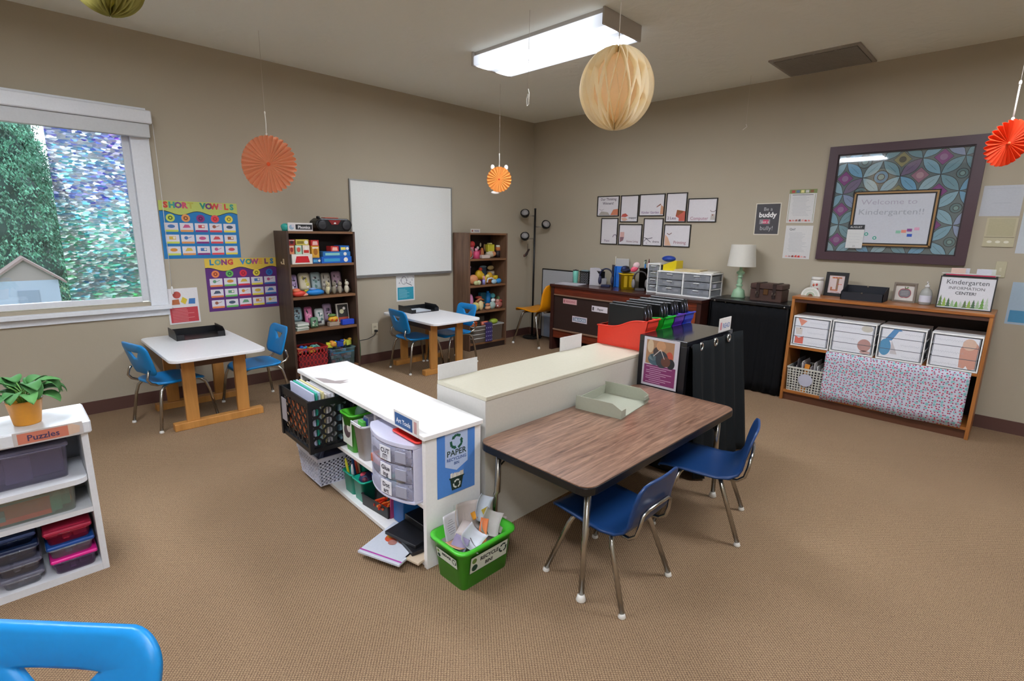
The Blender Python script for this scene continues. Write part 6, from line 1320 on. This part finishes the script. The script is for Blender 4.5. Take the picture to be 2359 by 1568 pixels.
# poster on the end panel
b=MB();w,h=.195,.278;b.box(0,w,0,h,0,.0015,M('#4f86d4',.5));b.poly([(w*.2,h),(w*.2,h*.47),(w*.5,h*.37),(w*.8,h*.47),(w*.8,h)],.002,M('#b4c4e4',.5))
def recyc(b,cx,cy,r,w_,m,T=None):
    for k in range(3):
        a=PI/2+k*2*PI/3;P=[]
        p1=(cx+r*cos(a-.75),cy+r*sin(a-.75));p0=(cx+r*1.0*cos(a+.05),cy+r*sin(a+.05));p2=(cx+r*.95*cos(a+1.05),cy+r*.95*sin(a+1.05))
        b.line([p1,p0],r*.38,w_,m,T);b.line([p0,((p0[0]*.45+p2[0]*.55),(p0[1]*.45+p2[1]*.55))],r*.38,w_,m,T)
        q_=((p0[0]*.45+p2[0]*.55),(p0[1]*.45+p2[1]*.55));dx,dy=p2[0]-p0[0],p2[1]-p0[1];L=math.hypot(dx,dy);dx/=L;dy/=L
        b.poly([(q_[0]-dy*r*.32,q_[1]+dx*r*.32),(q_[0]+dy*r*.32,q_[1]-dx*r*.32),(q_[0]+dx*r*.42,q_[1]+dy*r*.42)],w_,m,T)
recyc(b,w*.5,h*.83,.03,.0026,M('#1f5a44'));b.text('PAPER',w*.5,h*.62,.036,.0026,M('#20382f'),al='CENTER',bold=.0006).text('RECYCLING',w*.5,h*.54,.019,.0026,M('#3a5a9c'),al='CENTER',bold=.0004).text('BIN',w*.5,h*.47,.017,.0026,M('#3a5a9c'),al='CENTER',bold=.0004)
b.poly([(w*.32,h*.26),(w*.68,h*.26),(w*.62,h*.06),(w*.37,h*.06)],.0026,M('#1b332c'));b.rect(w*.3,h*.245,w*.7,h*.27,.0028,M('#1b332c'))
q=random.Random(2)
for i in range(9): b.poly([(w*(.33+.037*i),h*.265),(w*(.40+.035*i),h*.265),(w*(.39+.036*i),h*(.31+.04*q.random())),(w*(.33+.036*i),h*(.30+.04*q.random()))],.0029+.0001*i,M(['#e0dcd4','#c8c4bc','#d8cfc4'][i%3]))
recyc(b,w*.5,h*.15,.018,.0032,M('#dfe6e2'))
o=b.build('recycling_poster');o.matrix_basis=IM@Matrix(((1,0,0,.055),(0,0,-1,-.0008),(0,1,0,.302),(0,0,0,1)));tag(o,'blue and white PAPER recycling poster on the end of the white shelf unit','poster')
# lower shelf items
t=ithing('supply_caddy','teal two cup caddy of markers on the bottom shelf below the lime bin','caddy',.085,.72,.0285)
te=M('#12a287',.35)
for yy in(.056,-.056): MB().tub(-.055,.055,yy-.048,yy+.048,0,.115,.007,.004,te,r=.016).build('cup_wall',t)
G='markers and scissors in the teal caddy'
for i,(l,dx,dy,c,hh) in enumerate((('yellow marker in the teal caddy',-.03,.08,'#d8d43a',.17),('dark blue marker in the teal caddy',-.01,.06,'#24508c',.20),('white marker in the teal caddy',-.03,.05,'#dcdce4',.16),('red marker in the teal caddy',0,.03,'#b8382c',.18),('tan brush in the teal caddy',.01,.045,'#c09878',.19),('bright blue scissors handle in the teal caddy',.02,.075,'#2f86c8',.2))):
    w_=iw(.085+dx,.72+dy);b=MB();b.lathe([(.007,0),(.007,hh-.03),(.004,hh)],M(c,.4),n=10);one(b,'marker',l,'marker',(w_[0],w_[1],.033),G,rx=.12*((i%3)-1),ry=-.1)
w_=iw(.085,.72-.056);dollop('navy and red plush bundle stuffed in the near cup of the teal caddy',w_[0],w_[1],.10,[('e',0,0,.03,.05,.042,.035,'#1c2450'),('e',-.02,.01,.055,.018,.018,.012,'#c8405a'),('e',.02,-.02,.05,.02,.016,.014,'#3c5ab8'),('e',-.03,-.02,.04,.016,.016,.014,'#5a1c34')],'plush_bundle','toy')
t=ithing('crayon_box','black open box of orange crayons on the bottom shelf','box',.07,.515,.0285,rz=.12)
MB().tub(-.035,.035,-.105,.105,0,.062,.003,.003,M('#1d1b1e',.5),r=.003,rim=.002).build('box_wall',t)
b=MB();q=random.Random(8)
for i in range(26): b.cbox((q.uniform(-.022,.022),q.uniform(-.085,.01),q.uniform(.03,.055)),(.05,.009,.009),M(['#d8381f','#e8602a','#e88a3c','#a82418'][i%4],.4),T=R3(q.uniform(-.3,.3),4,'Z'))
one(b,'crayons','orange and red crayons piled in the black box','crayons',iw(.07,.515,.031),kind='stuff',rz=IRZ+.12)
one(MB().box(-.10,.10,-.045,.045,0,.225,M('#1f62a8',.5),b=.003),'blue_bin','blue plastic file bin under the bowed drawer cabinet','bin',iw(.17,.345,.0285),rz=IRZ)
one(MB().box(-.08,.08,-.003,.003,0,.16,M('#c04a80',.5)),'pink_folder','pink edged folder leaning against the blue file bin','folder',iw(.14,.405,.0285),rz=IRZ,rx=.06)
def folderstack(label,x,y,z,w,d,th,rz,c,name='portfolio',cat='portfolio',dr=None,group=None):
    b=MB();b.box(-w/2,w/2,-d/2,d/2,0,th,M(c,.45),b=.002)
    if dr: dr(b,w,d,th)
    return one(b,name,label,cat,iw(x,y,z),group,rz=IRZ+rz)
def dbk(b,w,d,th):
    F=Matrix.Translation((-w/2,-d/2,th+.0004));b.rect(.01,.01,w-.01,d-.01,0,M('#c9ced8'),T=F)
    for i,(x,y,c,r) in enumerate(((.55,.66,'#d0502c',.03),(.6,.72,'#d8902c',.018),(.62,.5,'#b84a3c',.022),(.45,.55,'#a8746c',.02),(.55,.4,'#c07a70',.016))): b.disc(w*x,d*y,r,.0004*(i+1),M(c),T=F)
    b.rect(.012,.0,.02,d,.0006,M('#b03fa0'),T=F)
folderstack('white and pink booklet lying on the carpet edge under the black portfolios',-.025,.205,.0285,.25,.22,.012,.38,'#cdd2dc','booklet','booklet',dbk)
folderstack('cream papers sticking out under the black portfolios near the end panel',.05,.08,.0285,.2,.09,.012,.25,'#cdb9a0','paper_stack','paper')
folderstack('black portfolio lying on the booklets, lower of two',.115,.15,.041,.27,.20,.018,-.12,'#141418')
folderstack('black portfolio tilted on top of the other one',.10,.20,.0595,.26,.19,.016,.22,'#1a1a1e')
folderstack('black binder on top of the portfolios, farther back',.168,.19,.076,.19,.2,.03,.05,'#101013','binder','binder')
# ================================================================ GREEN RECYCLING BIN
t=thing('recycling_bin','bright green bin of scrap paper on the floor before the white shelf unit','recycling bin',(-3.872,-3.316,0))
gm=M('#4cc432',.35);gm2=M('#55d038',.35)
MB().tub(-.122,.122,-.082,.082,0,.182,.022,.005,gm,r=.022,rim=.011).build('bin_wall',t)
b=MB();
b.prism([(-.05,0),(.05,0),(.045,.05),(-.045,.05)],-.004,.004,gm2,T=Tm(.035,.108,.175)@R3(PI/2,4,'X'));b.build('raised_handle',t)
def lbl(b,w,h,tx,ty):
    b.rect(0,0,w,h,.0,M('#d4dccc',.5));b.line([(0,0),(w,0),(w,h),(0,h),(0,0)],.002,.0006,M('#1e2420'))
    b.text(tx,w*.5,h*.55,h*.32,.0006,M('#1b1c1e'),al='CENTER',bold=.0009).text(ty,w*.5,h*.16,h*.3,.0006,M('#1b1c1e'),al='CENTER',bold=.0009)
    b.disc(w*.12,h*.28,h*.2,.0006,M('#123c2c'));b.disc(w*.1,h*.72,h*.16,.0006,M('#6a8a3c'));recyc(b,w*.87,h*.58,h*.26,.0008,M('#16302c'))
b=MB();lbl(b,.20,.075,'RECYCLE','BIN!');o=b.build('front_label',t);tl=math.atan(.022/.171)
o.matrix_basis=Matrix.Translation((-.10,-.0955,.073))@R3(PI/2+tl,4,'X')
b=MB();lbl(b,.13,.045,'REDUCE','');o=b.build('side_label',t);o.matrix_basis=Matrix.Translation((-.1375,.062,.098))@R3(-PI/2,4,'Z')@R3(PI/2+tl,4,'X')
def sheet(label,x,y,z,w,h,rx,ry,rz,c,curl=.0,name='scrap_paper',group='scrap papers in the green recycling bin',cat='paper',dr=None):
    w*=.82;h*=.8;z-=.028
    b=MB();n=8;vs=[];fs=[]
    for j in range(n+1):
        for i in range(n+1):
            u,v=i/n-.5,j/n-.5;vs.append((u*w,v*h,curl*(4*u*u*w+2.5*v*v*h)*(1 if (j+i)%2 else .96)))
    for j in range(n):
        for i in range(n): a=j*(n+1)+i;fs.append([a,a+1,a+n+2,a+n+1])
    b.add(vs,fs,M(c,.6),smooth=True)
    if dr: dr(b,w,h)
    o=b.build(name,solid=.0008);o.matrix_basis=Tm(x,y,z,rz=rz,rx=rx,ry=ry);return tag(o,label,cat,group)
def lines(b,w,h):
    for i in range(10): b.rect(-w*.4,h*(.4-.08*i),w*(.1+.3*((i*7)%5)/5),h*(.4-.08*i)+.0015,.0012,M('#7a7c84'))
def cols_(b,w,h):
    for i in range(8): b.rect(-w*.42+i*w*.11,-h*.42,-w*.42+i*w*.11+.001,h*.45,.0015,M('#a8a09c'))
sheet('white printed page standing at the back left of the green bin',-3.93,-3.245,.215,.10,.15,1.35,0,.08,'#dcdadf',.05,dr=lines)
sheet('pale lined page standing behind the others at the back of the green bin',-3.85,-3.232,.22,.15,.17,1.3,.15,-.05,'#c9bdb6',.15,dr=cols_)
sheet('tan folded page lying across the left of the green bin',-3.945,-3.33,.185,.16,.09,.1,.1,.25,'#c99a74',.12)
sheet('white glossy page bent over the near corner of the green bin',-3.925,-3.35,.195,.11,.11,.75,-.35,.35,'#d8d8e4',.4)
sheet('curled page arching in the middle of the green bin',-3.86,-3.29,.215,.13,.10,.5,0,.6,'#d0c4c0',-.3)
sheet('orange paper strip rising from the middle of the green bin',-3.84,-3.34,.20,.045,.13,.85,.4,-.45,'#f28a56',.1)
sheet('grey-white page leaning right in the green bin',-3.79,-3.32,.205,.10,.13,.8,.5,-.6,'#c2bcb8',.3)
sheet('white sharp folded page standing at the right of the green bin',-3.775,-3.25,.24,.09,.14,1.1,.55,-.2,'#d4dce8',.25)
sheet('stack of pale pages at the right end of the green bin',-3.75,-3.32,.185,.11,.09,.35,-.3,.5,'#b8aca6',.15)
sheet('small yellow note at the right of the green bin',-3.765,-3.275,.225,.05,.05,.8,.1,.2,'#e0c450',.1)
sheet('small orange note in the middle of the green bin',-3.83,-3.27,.235,.035,.04,.9,.1,.2,'#e8a02c',.1)
sheet('black and green photo page deep in the green bin',-3.87,-3.36,.165,.12,.08,.5,.1,.1,'#5a4a48',.2)
sheet('purple and orange clear sleeve hanging over the left edge of the green bin',-3.965,-3.345,.20,.07,.08,.35,-.7,.2,'#8a80a0',.1)
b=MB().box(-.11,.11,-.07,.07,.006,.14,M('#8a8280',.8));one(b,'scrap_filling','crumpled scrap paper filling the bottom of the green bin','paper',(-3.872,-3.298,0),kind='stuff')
# ================================================================ CREAM DIVIDER
t=thing('divider_cabinet','long cream low divider cabinet behind the wood table','cabinet',(-2.70,-3.005,0))
DV=(-3.683,-1.70,-3.182,-2.828,.68);cr=M('#c8c3b6',.4);crt=M('#c6c1ac',.35)
MB().box(DV[0]+.003,DV[1],DV[2]+.003,DV[3],0,DV[4]-.02,cr).build('cabinet_body',t,world=True)
MB().box(DV[0],DV[1],DV[2],DV[3],DV[4]-.02,DV[4],crt).build('cabinet_top',t,world=True,bevel=.003)
MB().box(DV[0]-.001,DV[0]+.003,DV[2]+.003,DV[3],.002,DV[4]-.02,M('#c9c6c0',.4)).build('end_trim',t,world=True)
G='blank white cards standing on the far edge of the cream divider'
for l,x,w_,hh in(('blank white card standing at the left end of the cream divider',-3.555,.25,.075),('blank white card standing on the cream divider before the desk',-2.66,.21,.085)):
    one(MB().box(-w_/2,w_/2,-.002,.002,0,hh,M('#d6d4d2',.5)),'blank_card',l,'card',(x,-2.832,.6805),G)
# book bins with binders
def bookbin(label,x,c,bl,tilt):
    t=thing('book_bin',label,'book bin',(x,-3.0,.6805),group='book bins of black binders behind the black cube shelf');m=M(c,.35);hw=.063
    y0,y1=-.178,.17;b=MB();pr=[]
    n=10
    def top(u): return .125+.065*(1/(1+math.exp((u-.42)*10)))
    for s_ in(-1,1):
        for i in range(n):
            u0,u1=i/n,(i+1)/n;ya,yb=y0+(y1-y0)*u0,y0+(y1-y0)*u1
            xo=s_*hw
            for(xx,zz)in((0,0),):
                pass
            xi=s_*(hw-.004)
            b.add([(xo*.92,ya,0),(xo*.92,yb,0),(xo,yb,top(u1)),(xo,ya,top(u0)),(xi*.92,ya,0),(xi*.92,yb,0),(xi,yb,top(u1)),(xi,ya,top(u0))],[(0,1,2,3) if s_>0 else (3,2,1,0),(7,6,5,4) if s_>0 else (4,5,6,7),(3,2,6,7) if s_>0 else (7,6,2,3)],m)
    for s_ in(-1,1): b.tube([(s_*(hw+.001),y0+(y1-y0)*i/20,top(i/20)-.002) for i in range(21)],.0045,m,n=8)
    ft=[(y0,0),(y0,.124),(y0-.012,.15),(y0-.016,.18),(y0-.022,.197)]
    for (ya,za),(yb,zb) in zip(ft,ft[1:]): b.add([(-hw,ya,za),(hw,ya,za),(hw,yb,zb),(-hw,yb,zb),(-hw,ya+.004,za),(hw,ya+.004,za),(hw,yb+.004,zb),(-hw,yb+.004,zb)],[(0,1,2,3),(7,6,5,4),(0,3,7,4),(1,5,6,2)],m,smooth=False)
    for s_ in(-1,1): xx=s_*hw;b.add([(xx,y0,.1),(xx,y0,.19),(xx,y0-.022,.197),(xx,y0-.016,.18),(xx,y0-.012,.15),(xx,y0,.124)],[(0,1,2,3,4,5) if s_<0 else (5,4,3,2,1,0)],m)
    b.box(-hw-.004,hw+.004,y0-.028,y0-.018,.190,.198,m)
    b.box(-hw,hw,y1-.004,y1,0,top(1),m).box(-hw-.004,hw+.004,y1-.004,y1+.006,top(1)-.007,top(1),m).box(-hw*.92,hw*.92,y0,y1,0,.004,m)
    b.build('bin_wall',t)
    for k,(dx,hh,l) in enumerate(((-.034,.265,'first'),(.0,.275,'middle'),(.033,.27,'last'))):
        T=thing('ring_binder','%s of three black binders standing in the %s'%({'first':'nearest the window, one','middle':'middle one','last':'farthest from the window, one'}[l],bl),'binder',(x+dx,-3.01,.6855),group='black binders in the book bins')
        b=MB();hb=M('#141618',.4);b.box(-.014,.014,-.14,.115,0,hh,hb,b=.003);b.build('binder_cover',T)
        b=MB();b.tube([(0,-.137,hh*.45),(0,-.150,hh*.6),(0,-.150,hh*.8),(0,-.137,hh*.94)],.003,M('#8a8fa0',.25,1),n=6)
        b.lathe([(.004,0),(.004,.003)],M('#c8c8cc',.2,1),T=Tm(.008,-.135,hh-.02)@R3(PI/2,4,'X'),n=10);b.build('ring',T)
bookbin('red-orange book bin, leftmost of the four beside the black cube shelf',-2.315,'#f0402c','red-orange bin',0)
bookbin('green book bin, second of the four behind the black cube shelf',-2.118,'#12b82c','green bin',0)
bookbin('purple book bin, third of the four behind the black cube shelf',-1.98,'#5a2aa8','purple bin',0)
bookbin('royal blue book bin, rightmost of the four behind the black cube shelf',-1.842,'#1f3cc0','royal blue bin',0)
# ================================================================ BLACK CUBE SHELF
bx=M('#0f1013',.3);bt=M('#1a1a20',.16,coat=.3)
QX0,QX1,QY0,QY1,QZ=-2.447,-1.83,-3.487,-3.186,.802
t=thing('cube_shelf','black cube shelf with a black curtain front at the end of the wood table','shelf unit',(-2.14,-3.33,0))
MB().box(QX0,QX1,QY0,QY1,QZ-.03,QZ,bt).build('top_panel',t,world=True,bevel=.002)
MB().box(QX0,QX0+.03,QY0,QY1,0,QZ-.0301,M('#1f1f24',.4)).build('side_panel',t,world=True,bevel=.002)
MB().box(QX1-.03,QX1,QY0,QY1,0,QZ-.0301,bx).build('side_panel',t,world=True,bevel=.002)
MB().box(QX0+.03,QX1-.03,QY1-.01,QY1,0,QZ-.03,bx).build('back_panel',t,world=True)
MB().box(QX0+.03,QX1-.03,QY0+.005,QY1-.01,.40,.42,bx).build('shelf',t,world=True)
MB().tube([(QX0+.01,QY0-.02,QZ-.028),(QX1-.0,QY0-.02,QZ-.028)],.006,M('#2a2a2e',.3,1),n=8).build('curtain_rod',t,world=True)
b=drape([(QX0+.0,QY0-.034),(QX1+.05,QY0-.034)],.015,QZ-.008,.024,.155,M('#12171a',.8,spec=.25,bump=.15,bscale=25),11,flare=-.085,nz=14,hemvar=0)
b.build('curtain',t,world=True,solid=.004)
for x in(-2.36,-2.17,-1.985):
    b=MB();b.tube([(x+.02*cos(2*PI*k/16),-3.528,QZ-.03+.02*sin(2*PI*k/16)) for k in range(16)],.0065,M('#c8c8c8',.2,1),n=8,closed=True)
    b.tube([(x-.045,-3.50,QZ-.035),(x,-3.512,QZ-.028)],.004,M('#c8c8c8',.25,1),n=6);b.build('grommet',t,world=True)
def dC(b,w,h,F): b.text('READ',w*.6,h*.25,h*.5,.0006,M('#7a8cb8'),T=F,al='CENTER',bold=.001);b.rect(w*.08,h*.15,w*.2,h*.7,.0006,M('#cf7a86'),T=F)
cardsign('white word card standing at the right front corner of the black cube shelf',.17,.085,.004,dC,(-1.94,-3.478,QZ+.0005))
b=MB();w,h=.225,.29;b.box(0,w,0,h,0,.0025,M('#d6d2dc',.4));b.rect(.012,.014,w-.012,h*.44,.003,M('#8a3a70',.5))
for i in range(9): b.rect(w*(.12+.1*(i%3==1)),h*(.395-.04*i),w*(.85-.15*(i%3)),h*(.395-.04*i)+.0035,.0035,M('#d8b0cc'))
b.rect(.018,h*.46,w-.03,h*.95,.003,M('#b58a68',.5))
for x,y,r,c,ry in((.35,.56,.045,'#4f6a78',.035),(.55,.58,.04,'#3c4048',.05),(.3,.6,.03,'#8aa0a8',.02),(.75,.66,.022,'#c85a44',.03),(.66,.55,.03,'#6a4438',.03),(.42,.72,.03,'#4a4040',.03),(.2,.82,.02,'#d8c0a0',.04),(.5,.85,.03,'#d09c74',.03),(.8,.52,.025,'#2c2c30',.03)): b.disc(w*x,h*y,r,.0032+.0003*int(x*10)%.002,M(c),ry=ry)
b.line([(w*.3,h*.62),(w*.5,h*.78),(w*.62,h*.6)],.004,.0055,M('#d8d0cc'))
o=b.build('photo_sign');o.matrix_basis=Matrix(((0,0,-1,QX0-.010),(-1,0,0,-3.222),(0,1,0,.5075),(0,0,0,1)))@R3(-.02,4,'X');tag(o,'activity sign with a photo of children above magenta text, leaning on the black cube shelf','sign')
# ================================================================ WOOD TABLE
wt=wood('walnut_laminate','#5a3f32','#9c7862','X',2.0,.3,coat=.2,fine=1.0)
TX0,TX1,TY0,TY1,TZ=-3.752,-2.475,-3.798,-3.205,.506
t=thing('work_table','walnut laminate table with black edge and chrome legs in the foreground','table',((TX0+TX1)/2,(TY0+TY1)/2,0));tw_,td=TX1-TX0,TY1-TY0
MB().prism(rrect(tw_,td,.055,n=7),TZ-.004,TZ,wt).build('tabletop',t)
MB().prism(rrect(tw_+.006,td+.006,.058,n=7),TZ-.036,TZ-.0042,M('#101012',.35)).build('edge_band',t,bevel=.004)
MB().box(-tw_/2+.06,tw_/2-.06,-td/2+.06,td/2-.06,TZ-.075,TZ-.037,M('#0e0e10',.6)).build('apron',t)
for sx in(-1,1):
    for sy in(-1,1):
        x,y=sx*(tw_/2-.075),sy*(td/2-.055)
        o=MB().tube([(x,y,TZ-.04),(x+sx*.004,y+sy*.002,.26),(x+sx*.012,y+sy*.004,.25),(x+sx*.018,y+sy*.006,.02)],[.0135,.0135,.0115,.0115],chrome,n=14).build('leg',t)
        MB().lathe([(.017,0),(.02,.005),(.016,.02),(.012,.03)],glide,n=14,c=(x+sx*.018,y+sy*.006)).build('glide',o)
        MB().tube([(x,y,TZ-.13),(x-sx*.06,y-sy*.03,TZ-.06)],.004,M('#2a2a2c',.4,1),n=6).build('brace',o)
t=tray('letter_tray','grey-green stacking letter tray lying on the wood table against the divider',.33,.255,.07,'#a4a694',(-2.925,-3.335,TZ+.0005),math.radians(14))
t.rotation_euler.z=math.radians(8)
MB().box(.1,.16,-.135,-.1285,.018,.03,M('#7d7f70',.4)).build('label_slot',t)
# ================================================================ PUZZLE SHELF (left)
t=thing('puzzle_shelf','white shelf of puzzle boxes at the left edge with a taped front lip','shelf unit',(-5.3,-2.17,0));pw_=M('#e2e4e8',.4)
PX0,PX1,PY0,PY1=-5.9,-4.957,-2.275,-2.03
MB().box(PX0,PX1+.012,PY0-.02,PY1,.598,.65,pw_,b=.006).build('top_panel',t,world=True)
MB().box(PX1-.022,PX1,PY0,PY1,0,.5979,pw_).build('side_panel',t,world=True,bevel=.002)
MB().box(PX0,PX0+.022,PY0,PY1,0,.5979,pw_).build('side_panel',t,world=True,bevel=.002)
MB().box(PX0+.022,PX1-.022,PY1-.008,PY1,0,.598,M('#9a9ea6',.5)).build('back_panel',t,world=True)
for z in(.425,.285,.03):
    b=MB();
    if z==.425:
        P=[(PX0+.023,PY1-.01),(PX0+.023,PY0-.03)]+[(PX1-.06+.037*cos(a),PY0+.007+.037*sin(a)) for a in[-PI/2+PI/2*k/6 for k in range(7)]]+[(PX1-.023,PY1-.01)];b.prism(P,z-.02,z,pw_)
    else: b.box(PX0+.022,PX1-.022,PY0+.002,PY1-.009,z-.02 if z>.1 else 0,z,pw_)
    b.build('shelf',t,world=True)
def dP(b,w,h,F): b.rect(w*.06,h*.1,w*.78,h*.9,.0004,M('#cf7a62',.6),T=F);b.text('Puzzles',w*.42,h*.28,h*.62,.001,M('#4a3a5c'),T=F,al='CENTER',sx=1.0,bold=.0006);b.poly([(w*.78,h*.1),(w*.94,h*.2),(w*.96,h*.7),(w*.84,h*.95),(w*.78,h*.9)],.0006,M('#d8b8a0'),T=F)
cardsign('salmon and white label lettered Puzzles on the front lip of the white puzzle shelf',.195,.05,.003,dP,(-5.068,-2.298,.602),base='#c8c0bc')
clr=lambda c,a=.4:M(c,.2,alpha=a)
def cbin(label,x0,x1,y0,y1,z,h,c,lid,fill,name='storage_box',cat='storage box',lc_=None,group=None,seed=1,n=14,hf=.6):
    cx,cy=(x0+x1)/2,(y0+y1)/2;t=thing(name,label,cat,(cx,cy,z),group=group);w,d=x1-x0,y1-y0
    MB().tub(-w/2+.012,w/2-.012,-d/2+.012,d/2-.012,0,h-.014,.008,.003,clr(c),r=.02).build('box_wall',t)
    b=MB();b.box(-w/2,w/2,-d/2,d/2,h-.016,h-.002,M(lid,.3,alpha=1 if lc_ else .5),b=.004).box(-w/2+.02,w/2-.02,-d/2+.02,d/2-.02,h-.002,h,M(lid,.3,alpha=1 if lc_ else .5));b.build('lid',t)
    q=random.Random(seed);b=MB()
    for i in range(n):
        s1=q.uniform(.12,.3)*w;b.cbox((q.uniform(-.34,.34)*w,q.uniform(-.3,.3)*d,.008+h*hf*.4),(s1,d*.3,h*hf*q.uniform(.5,.9)),M(fill[i%len(fill)],.6),b=.004)
    b.build('box_contents',t)['kind']='stuff';return t
cbin('large clear box with purple puzzle pieces on the top shelf of the puzzle shelf',-5.62,-5.02,-2.255,-2.05,.4255,.145,'#9a94b0','#8c88a2',['#6a5a80','#7c6a98','#5a5470','#8a7aa4'],seed=3,n=30,hf=.8)
cbin('large clear box with teal and red pieces on the middle shelf of the puzzle shelf',-5.6,-5.015,-2.262,-2.05,.2855,.118,'#c4ccc0','#98b8ac',['#22a088','#2fb094','#3a8a84','#c8604a','#6a8a90','#28a08a'],seed=5,n=26,hf=.8)
one(MB().lathe([(.02,-.01),(.02,.01)],M('#e0903c',.5),T=R3(PI/2,4,'X'),n=16).lathe([(.012,-.011),(.012,.011)],M('#6a4a2c',.6),T=R3(PI/2,4,'X'),n=12),'toy_ring','small orange ring piece at the right inside the teal and red box','toy',(-5.055,-2.215,.325))
G='stacked puzzle boxes on the bottom shelf of the puzzle shelf'
cbin('clear puzzle box with hot pink lid, lowest of the right stack',-5.13,-4.985,-2.262,-2.08,.0305,.068,'#7a5c88','#f0269a',['#5a3c6c','#6a4a7c'],lc_=1,group=G,name='puzzle_box')
cbin('clear puzzle box with blue lid, middle of the right stack',-5.135,-4.988,-2.26,-2.08,.099,.058,'#a8b4c8','#1a4fa0',['#8c98b0','#b8c0d0'],lc_=1,group=G,name='puzzle_box')
cbin('red puzzle box with pink lid, topmost of the right stack',-5.137,-4.99,-2.258,-2.08,.1575,.062,'#c8304a','#b82c4c',['#c83050','#d84a68','#a82038'],lc_=1,group=G,name='puzzle_box')
cbin('clear grey puzzle box, lowest of the left stack',-5.275,-5.15,-2.258,-2.08,.0305,.052,'#a8a8b4','#8c8ca0',['#8a8a98','#b4b4c0'],group=G,name='puzzle_box')
cbin('clear grey puzzle box, second from the bottom of the left stack',-5.28,-5.15,-2.258,-2.08,.083,.055,'#a8a8b4','#7c7c94',['#8a8a98','#787888'],group=G,name='puzzle_box')
cbin('clear puzzle box with dark navy lid, near the top of the left stack',-5.285,-5.152,-2.258,-2.08,.1385,.06,'#9aa0b4','#1c2c50',['#2c3c60','#5c6478'],lc_=1,group=G,name='puzzle_box')
cbin('dark blue topped puzzle box, topmost of the left stack',-5.285,-5.155,-2.255,-2.08,.199,.045,'#1f2f54','#2a3c64',['#24345a'],lc_=1,group=G,name='puzzle_box')
cbin('magenta puzzle box at the far left of the bottom shelf',-5.45,-5.295,-2.258,-2.08,.0305,.07,'#b04a8c','#c8408c',['#a04484'],lc_=1,group=G,name='puzzle_box')
# plant
t=thing('potted_plant','green leafy houseplant in an orange-yellow pot on the puzzle shelf','potted plant',(-5.118,-2.185,.6505))
MB().lathe([(.038,0),(.04,.004),(.052,.088),(.056,.094),(.053,.094),(.048,.08),(.002,.075)],M('#eaa030',.4),n=32).build('pot',t)
MB().lathe([(.049,.076),(.002,.08)],M('#3a2a20',.95),n=20).build('soil',t)
pl=leafmat('#1f5a2c','#5c9a4c','pothos_leaf');q=random.Random(17)
def leaf(b,base,az,el,L,w,droop,m):
    n=8;vs=[];fs=[];p=Vector(base);a=el;d0=Vector((cos(az),sin(az),0));side=Vector((-sin(az),cos(az),0));st=L/n
    for k in range(n+1):
        u=k/n;ww=w*sin(PI*min(1,u*.98+.02))**.7*(1-.35*u);up_=Vector((0,0,1))*cos(a)-d0*sin(a)
        vs+= [tuple(p-side*ww+up_*ww*.35),tuple(p),tuple(p+side*ww+up_*ww*.35)]
        p=p+(d0*cos(a)+Vector((0,0,1))*sin(a))*st;a-=droop/n
    for k in range(n): o=k*3;fs+=[[o,o+1,o+4,o+3],[o+1,o+2,o+5,o+4]]
    b.add(vs,fs,m,smooth=True)
G=None
for k in range(22):
    az=q.uniform(0,6.28) if k>3 else (k*.6-1.2);r=q.uniform(.0,.03);hh=.08+q.uniform(.02,.075);b=MB()
    bx_,by_=r*cos(az),r*sin(az);tip=(bx_+.025*cos(az),by_+.025*sin(az),hh)
    b.tube([(bx_*.4,by_*.4,.075),(bx_,by_,hh*.7+.02),tip],.0018,M('#5a8a3c',.5),n=5)
    leaf(b,tip,az,q.uniform(.3,.9),q.uniform(.07,.115),q.uniform(.024,.038),q.uniform(1.2,2.4),pl);b.build('leaf',t,solid=.0008)
b=MB();b.tube([(.02,.0,.08),(.05,-.02,.11),(.08,-.03,.105),(.115,-.04,.112)],.0012,M('#7a8a5c'),n=5);b.build('stem',t)
